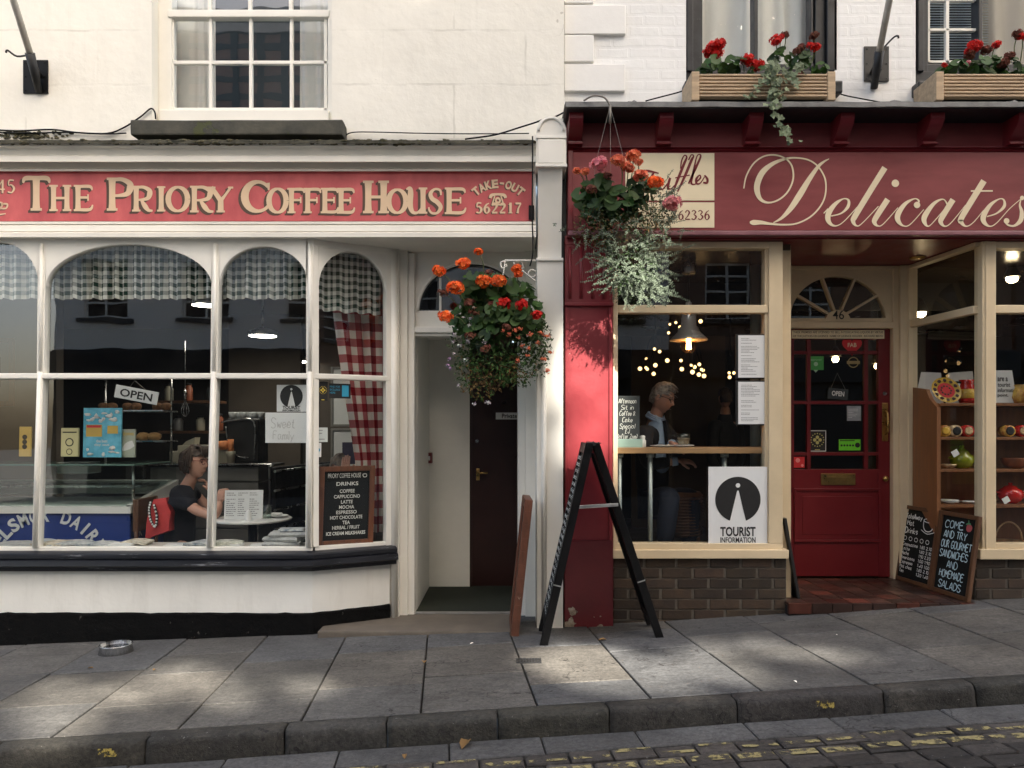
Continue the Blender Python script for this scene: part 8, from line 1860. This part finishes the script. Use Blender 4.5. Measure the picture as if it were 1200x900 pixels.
# dim figure deep in the delicatessen
hc = P(850, 466, 3.9); TH = head_T(hc, (-.35, .9, -.15)); q_ = thing('person', Vector((XP(850, 3), 3, zfl)), 'dim dark haired person seated deep inside the delicatessen left of the menu sheets', 'person')
J = {'pel': (P(850, 560, 4.00), .16), 'che': (P(850, 508, 3.98), .15), 'nb': (P(850, 484, 3.95), .065), 'hd': (P(850, 474, 3.92), .055), 'sN': (P(836, 496, 3.85), .065), 'eN': (P(834, 540, 3.70), .045), 'wN': (P(846, 556, 3.55), .03), 'sF': (P(865, 496, 4.10), .065), 'eF': (P(868, 540, 3.90), .045), 'wF': (P(856, 556, 3.70), .03)}
B_ = [('pel', 'che'), ('che', 'nb'), ('nb', 'hd'), ('che', 'sN'), ('sN', 'eN'), ('eN', 'wN'), ('che', 'sF'), ('sF', 'eF'), ('eF', 'wF')]
def ex(m): grid_head(m, TH); ears(m, TH); hand(m, J['wN'][0], (-1, -.2, 0), (0, 0, -1), 1, .4, 1); hand(m, J['wF'][0], (-1, -.2, 0), (0, 0, -1), 1, .4, -1)
skin('body', J, B_, m_skin, q_, 2, extra=ex)
J2 = {k: (v[0], v[1]+.02) for k, v in J.items() if k not in ('hd',)}; J2['nb'] = (J['nb'][0]+Vector((0, 0, .02)), .085); J2['wN'] = (J['eN'][0].lerp(J['wN'][0], .8), .04); J2['wF'] = (J['eF'][0].lerp(J['wF'][0], .8), .04)
skin('pullover', J2, [e for e in B_ if e[1] != 'hd'], m_suit, q_, 2)
m = MB(); grid_head(m, TH, lambda x, y, z: (z > .5) or (x < .45 and z > .1) or (x < -.05 and z > -.5), 1.09, .008, 48, 36, 4); m.build('hair', m_hairb, q_)
# ---------------------------------------------------------------- across the street (behind the camera; seen in the glass)
YO = -10.4
def house(x0, x1, eav, wcol, low, label, rcol, gable=0):
    o = thing('terraced_house', ((x0+x1)/2, YO-3, 0), label, 'house', 'houses across the street')
    m = MB(); W = x1-x0
    xs = [x0]; wins = []
    n = max(2, int(W/2.1)); ww = .95
    rows = [(3.75, 4.95), (6.1, 7.1)]
    cs_ = [x0+W*(i+.5)/n for i in range(n)]
    zs = [3.1]
    for a, b in rows:
        if b > eav: break
        m.box(x0, x1, YO-.3, YO, zs[-1], a)
        ed = [x0]+[v for c in cs_ for v in (c-ww/2, c+ww/2)]+[x1]
        for k in range(0, len(ed), 2): m.box(ed[k], ed[k+1], YO-.3, YO, a, b)
        wins += [(c, a, b) for c in cs_]; zs.append(b)
    m.box(x0, x1, YO-.3, YO, zs[-1], eav)
    m.build('wall', wcol, o)
    m = MB(); m.box(x0, x1, YO-.3, YO+.12, -.4, 3.1, .02); m.box(x0, x1, YO, YO+.3, 2.5, 3.05, .03); m.build('shopfront', low, o)
    m = MB(); m.prism([(YO+.35, max(eav, gable)-.02), (YO-3.5, max(eav, gable)+2.6), (YO-7.2, max(eav, gable)-.02)], x0, x1)
    for v in m.bm.verts: v.co = Vector((v.co.y, v.co.x, v.co.z))
    m.build('roof', rcol, o)
    m = MB(); m.box(x0+.3, x0+1.0, YO-3.9, YO-3.1, eav+1.8, eav+3.6, .02); m.build('chimney', m_brick, o)
    if gable:
        m = MB(); m.box(x0, x1, YO-.9, YO+.25, eav, gable, 0); m.build('timbered_storey', M('red brown infill', (.50, .26, .19), .85, .2, 3, .2), o)
        m = MB()
        for z in [eav+.35*k for k in range(int((gable-eav)/.35)+1)]: m.box(x0, x1, YO+.25, YO+.29, z-.06, z+.05)
        for k in range(13): x = x0+(x1-x0)*k/12; m.box(x-.07, x+.07, YO+.25, YO+.31, eav, gable)
        m.build('timbers', m_dframe, o)
    for c, a, b in wins:
        m = MB(); x_ = (c-ww/2, c+ww/2)
        for px in (x_[0], c-.02, x_[1]-.05): m.box(px, px+.05, YO-.14, YO-.06, a, b)
        for z in (a, a+(b-a)*.25, (a+b)/2-.02, a+(b-a)*.75, b-.05): m.box(x_[0], x_[1], YO-.13, YO-.07, z, z+.04)
        f = m.build('window', m_white, o)
        m = MB(); m.box(x_[0]-.1, x_[1]+.1, YO-.14, YO+.1, a-.1, a-.005); m.build('sill', m_dframe, f)
        m = MB(); m.rect(x_[0], x_[1], a, b, YO-.1); m.build('pane', m_dark, f)
m_opw = M('white render opposite', (.82, .80, .76), .8, .05, 2, .1)
m_opr = M('red roof tile', (.24, .10, .07), .8, .25, 8, .3)
m_opg = M('slate roof', (.09, .09, .10), .7, .25, 8, .3)
hg = house(-9.5, -3.2, 6.0, m_opw, m_dark, 'white rendered house with dark shopfront across the street, reflected in the bay window', m_opg, 9.8)
house(-3.15, 3.3, 5.7, m_opw, m_dark, 'low white house across the street facing the doorway between the shops', m_opr)
house(10.6, 19, 11.0, M('dark brick opposite', (.13, .075, .055), .85, .2, 9, .3), m_dframe, 'dark brick house at the far right of the row across the street', m_opg)
house(3.35, 10.5, 7.9, M('brown brick opposite', (.22, .13, .09), .85, .2, 9, .3), m_dframe, 'taller brown brick house across the street facing the delicatessen', m_opg)
part('pavement_opposite', m_slab, None, (-14, 14, YO-.2, -8.6, -.3, .02), b=.01, kind='structure')
def rdir0(): return Vector((random.gauss(0, 1), random.gauss(0, 1), random.gauss(0, 1))).normalized()
# tree added out of view to block the sun, holed for sun patches
random.seed(3)
tr = thing('sun_shaping_tree', (6.5, -13.8, 0), 'tall tree added out of view behind the roofs across the street to shape the sunlight', 'tree')
m = MB(); tips = []
def limb(p, d, l, r, k):
    q = p+d*l; mid = (p+q)/2+Vector((random.uniform(-.1, .1),)*3)*l
    m.tube([p, mid, q], [r, r*.85, r*.65], 7)
    if k == 0: tips.append(q); return
    for _ in range(3 if k > 1 else 2):
        nd = (d+Vector((random.uniform(-1, 1), random.uniform(-.8, .8), random.uniform(-.2, .7)))*.75).normalized(); limb(q, nd, l*.72, r*.6, k-1)
limb(Vector((6.5, -13.8, -.4)), Vector((0, 0, 1)), 5.5, .34, 4)
m.build('trunk', M('bark', (.07, .055, .04), .9, .3, 8, .8, 20), tr)
GAPS = [(Vector((XP(702, .0), .0, ZP(420, 0))), .25), (Vector((XP(702, 0), 0, ZP(505, 0))), .20), (Vector((XP(664, 0), 0, ZP(455, 0))), .06), (Vector((.46, -.95, .03)), .34), (Vector((.66, -1.2, .03)), .28), (Vector((1.14, -1.1, .06)), .24), (Vector((1.5, -.75, .07)), .20),  # holes left in the crown along the sun rays to each bright patch
        (Vector((-1.95, -1.2, -.02)), .24), (Vector((-2.25, -1.6, -.02)), .22), (Vector((-1.2, -1.3, 0)), .17), (Vector((-1.62, -1.05, 0)), .13), (Vector((-1.55, -1.55, 0)), .12), (Vector((-2.6, -1.3, -.03)), .12), (Vector((.28, -1.35, .04)), .10), (Vector((1.9, -1.0, .1)), .10)]
m = MB(); n = 0
while n < 26000:
    x, y, z = random.uniform(-2.5, 14.5), random.uniform(-16.4, -11.6), random.uniform(8.2, 22)
    e = ((x-6.0)/8.2)**2+((z-15.0)/6.8)**2+((y+13.9)/2.6)**2
    if e > 1+.25*noise.noise(Vector((x, y, z))*.6): continue
    p = Vector((x, y, z)); ok = True
    for g, r in GAPS:
        v = p-g; t = v.dot(SUN); dist = (v-SUN*t).length
        if dist < r+.10+.10*noise.noise(p*2.3): ok = False; break
    if not ok: continue
    s = random.uniform(.16, .30); u = Vector((random.gauss(0, 1), random.gauss(0, 1), random.gauss(0, 1))).normalized(); v = u.orthogonal().normalized()
    f = random.uniform(.5, 1.5); m.c = (f, f, f*.9, 1)
    m.face([p-u*s, p+v*s*.55, p+u*s, p-v*s*.55]); n += 1
for cx_, r_ in (((Vector((4.1, .3, 4.2))+SUN*20.5), 1.9),):  # extra leaves added to keep sun off the right upstairs window
    for _ in range(3200):
        p = cx_+rdir0()*r_*random.random()**.4; s = random.uniform(.16, .30); u = rdir0(); v = u.orthogonal().normalized(); f = random.uniform(.5, 1.5); m.c = (f, f, f*.9, 1)
        m.face([p-u*s, p+v*s*.55, p+u*s, p-v*s*.55])
m.build('crown', m_leaf, tr)
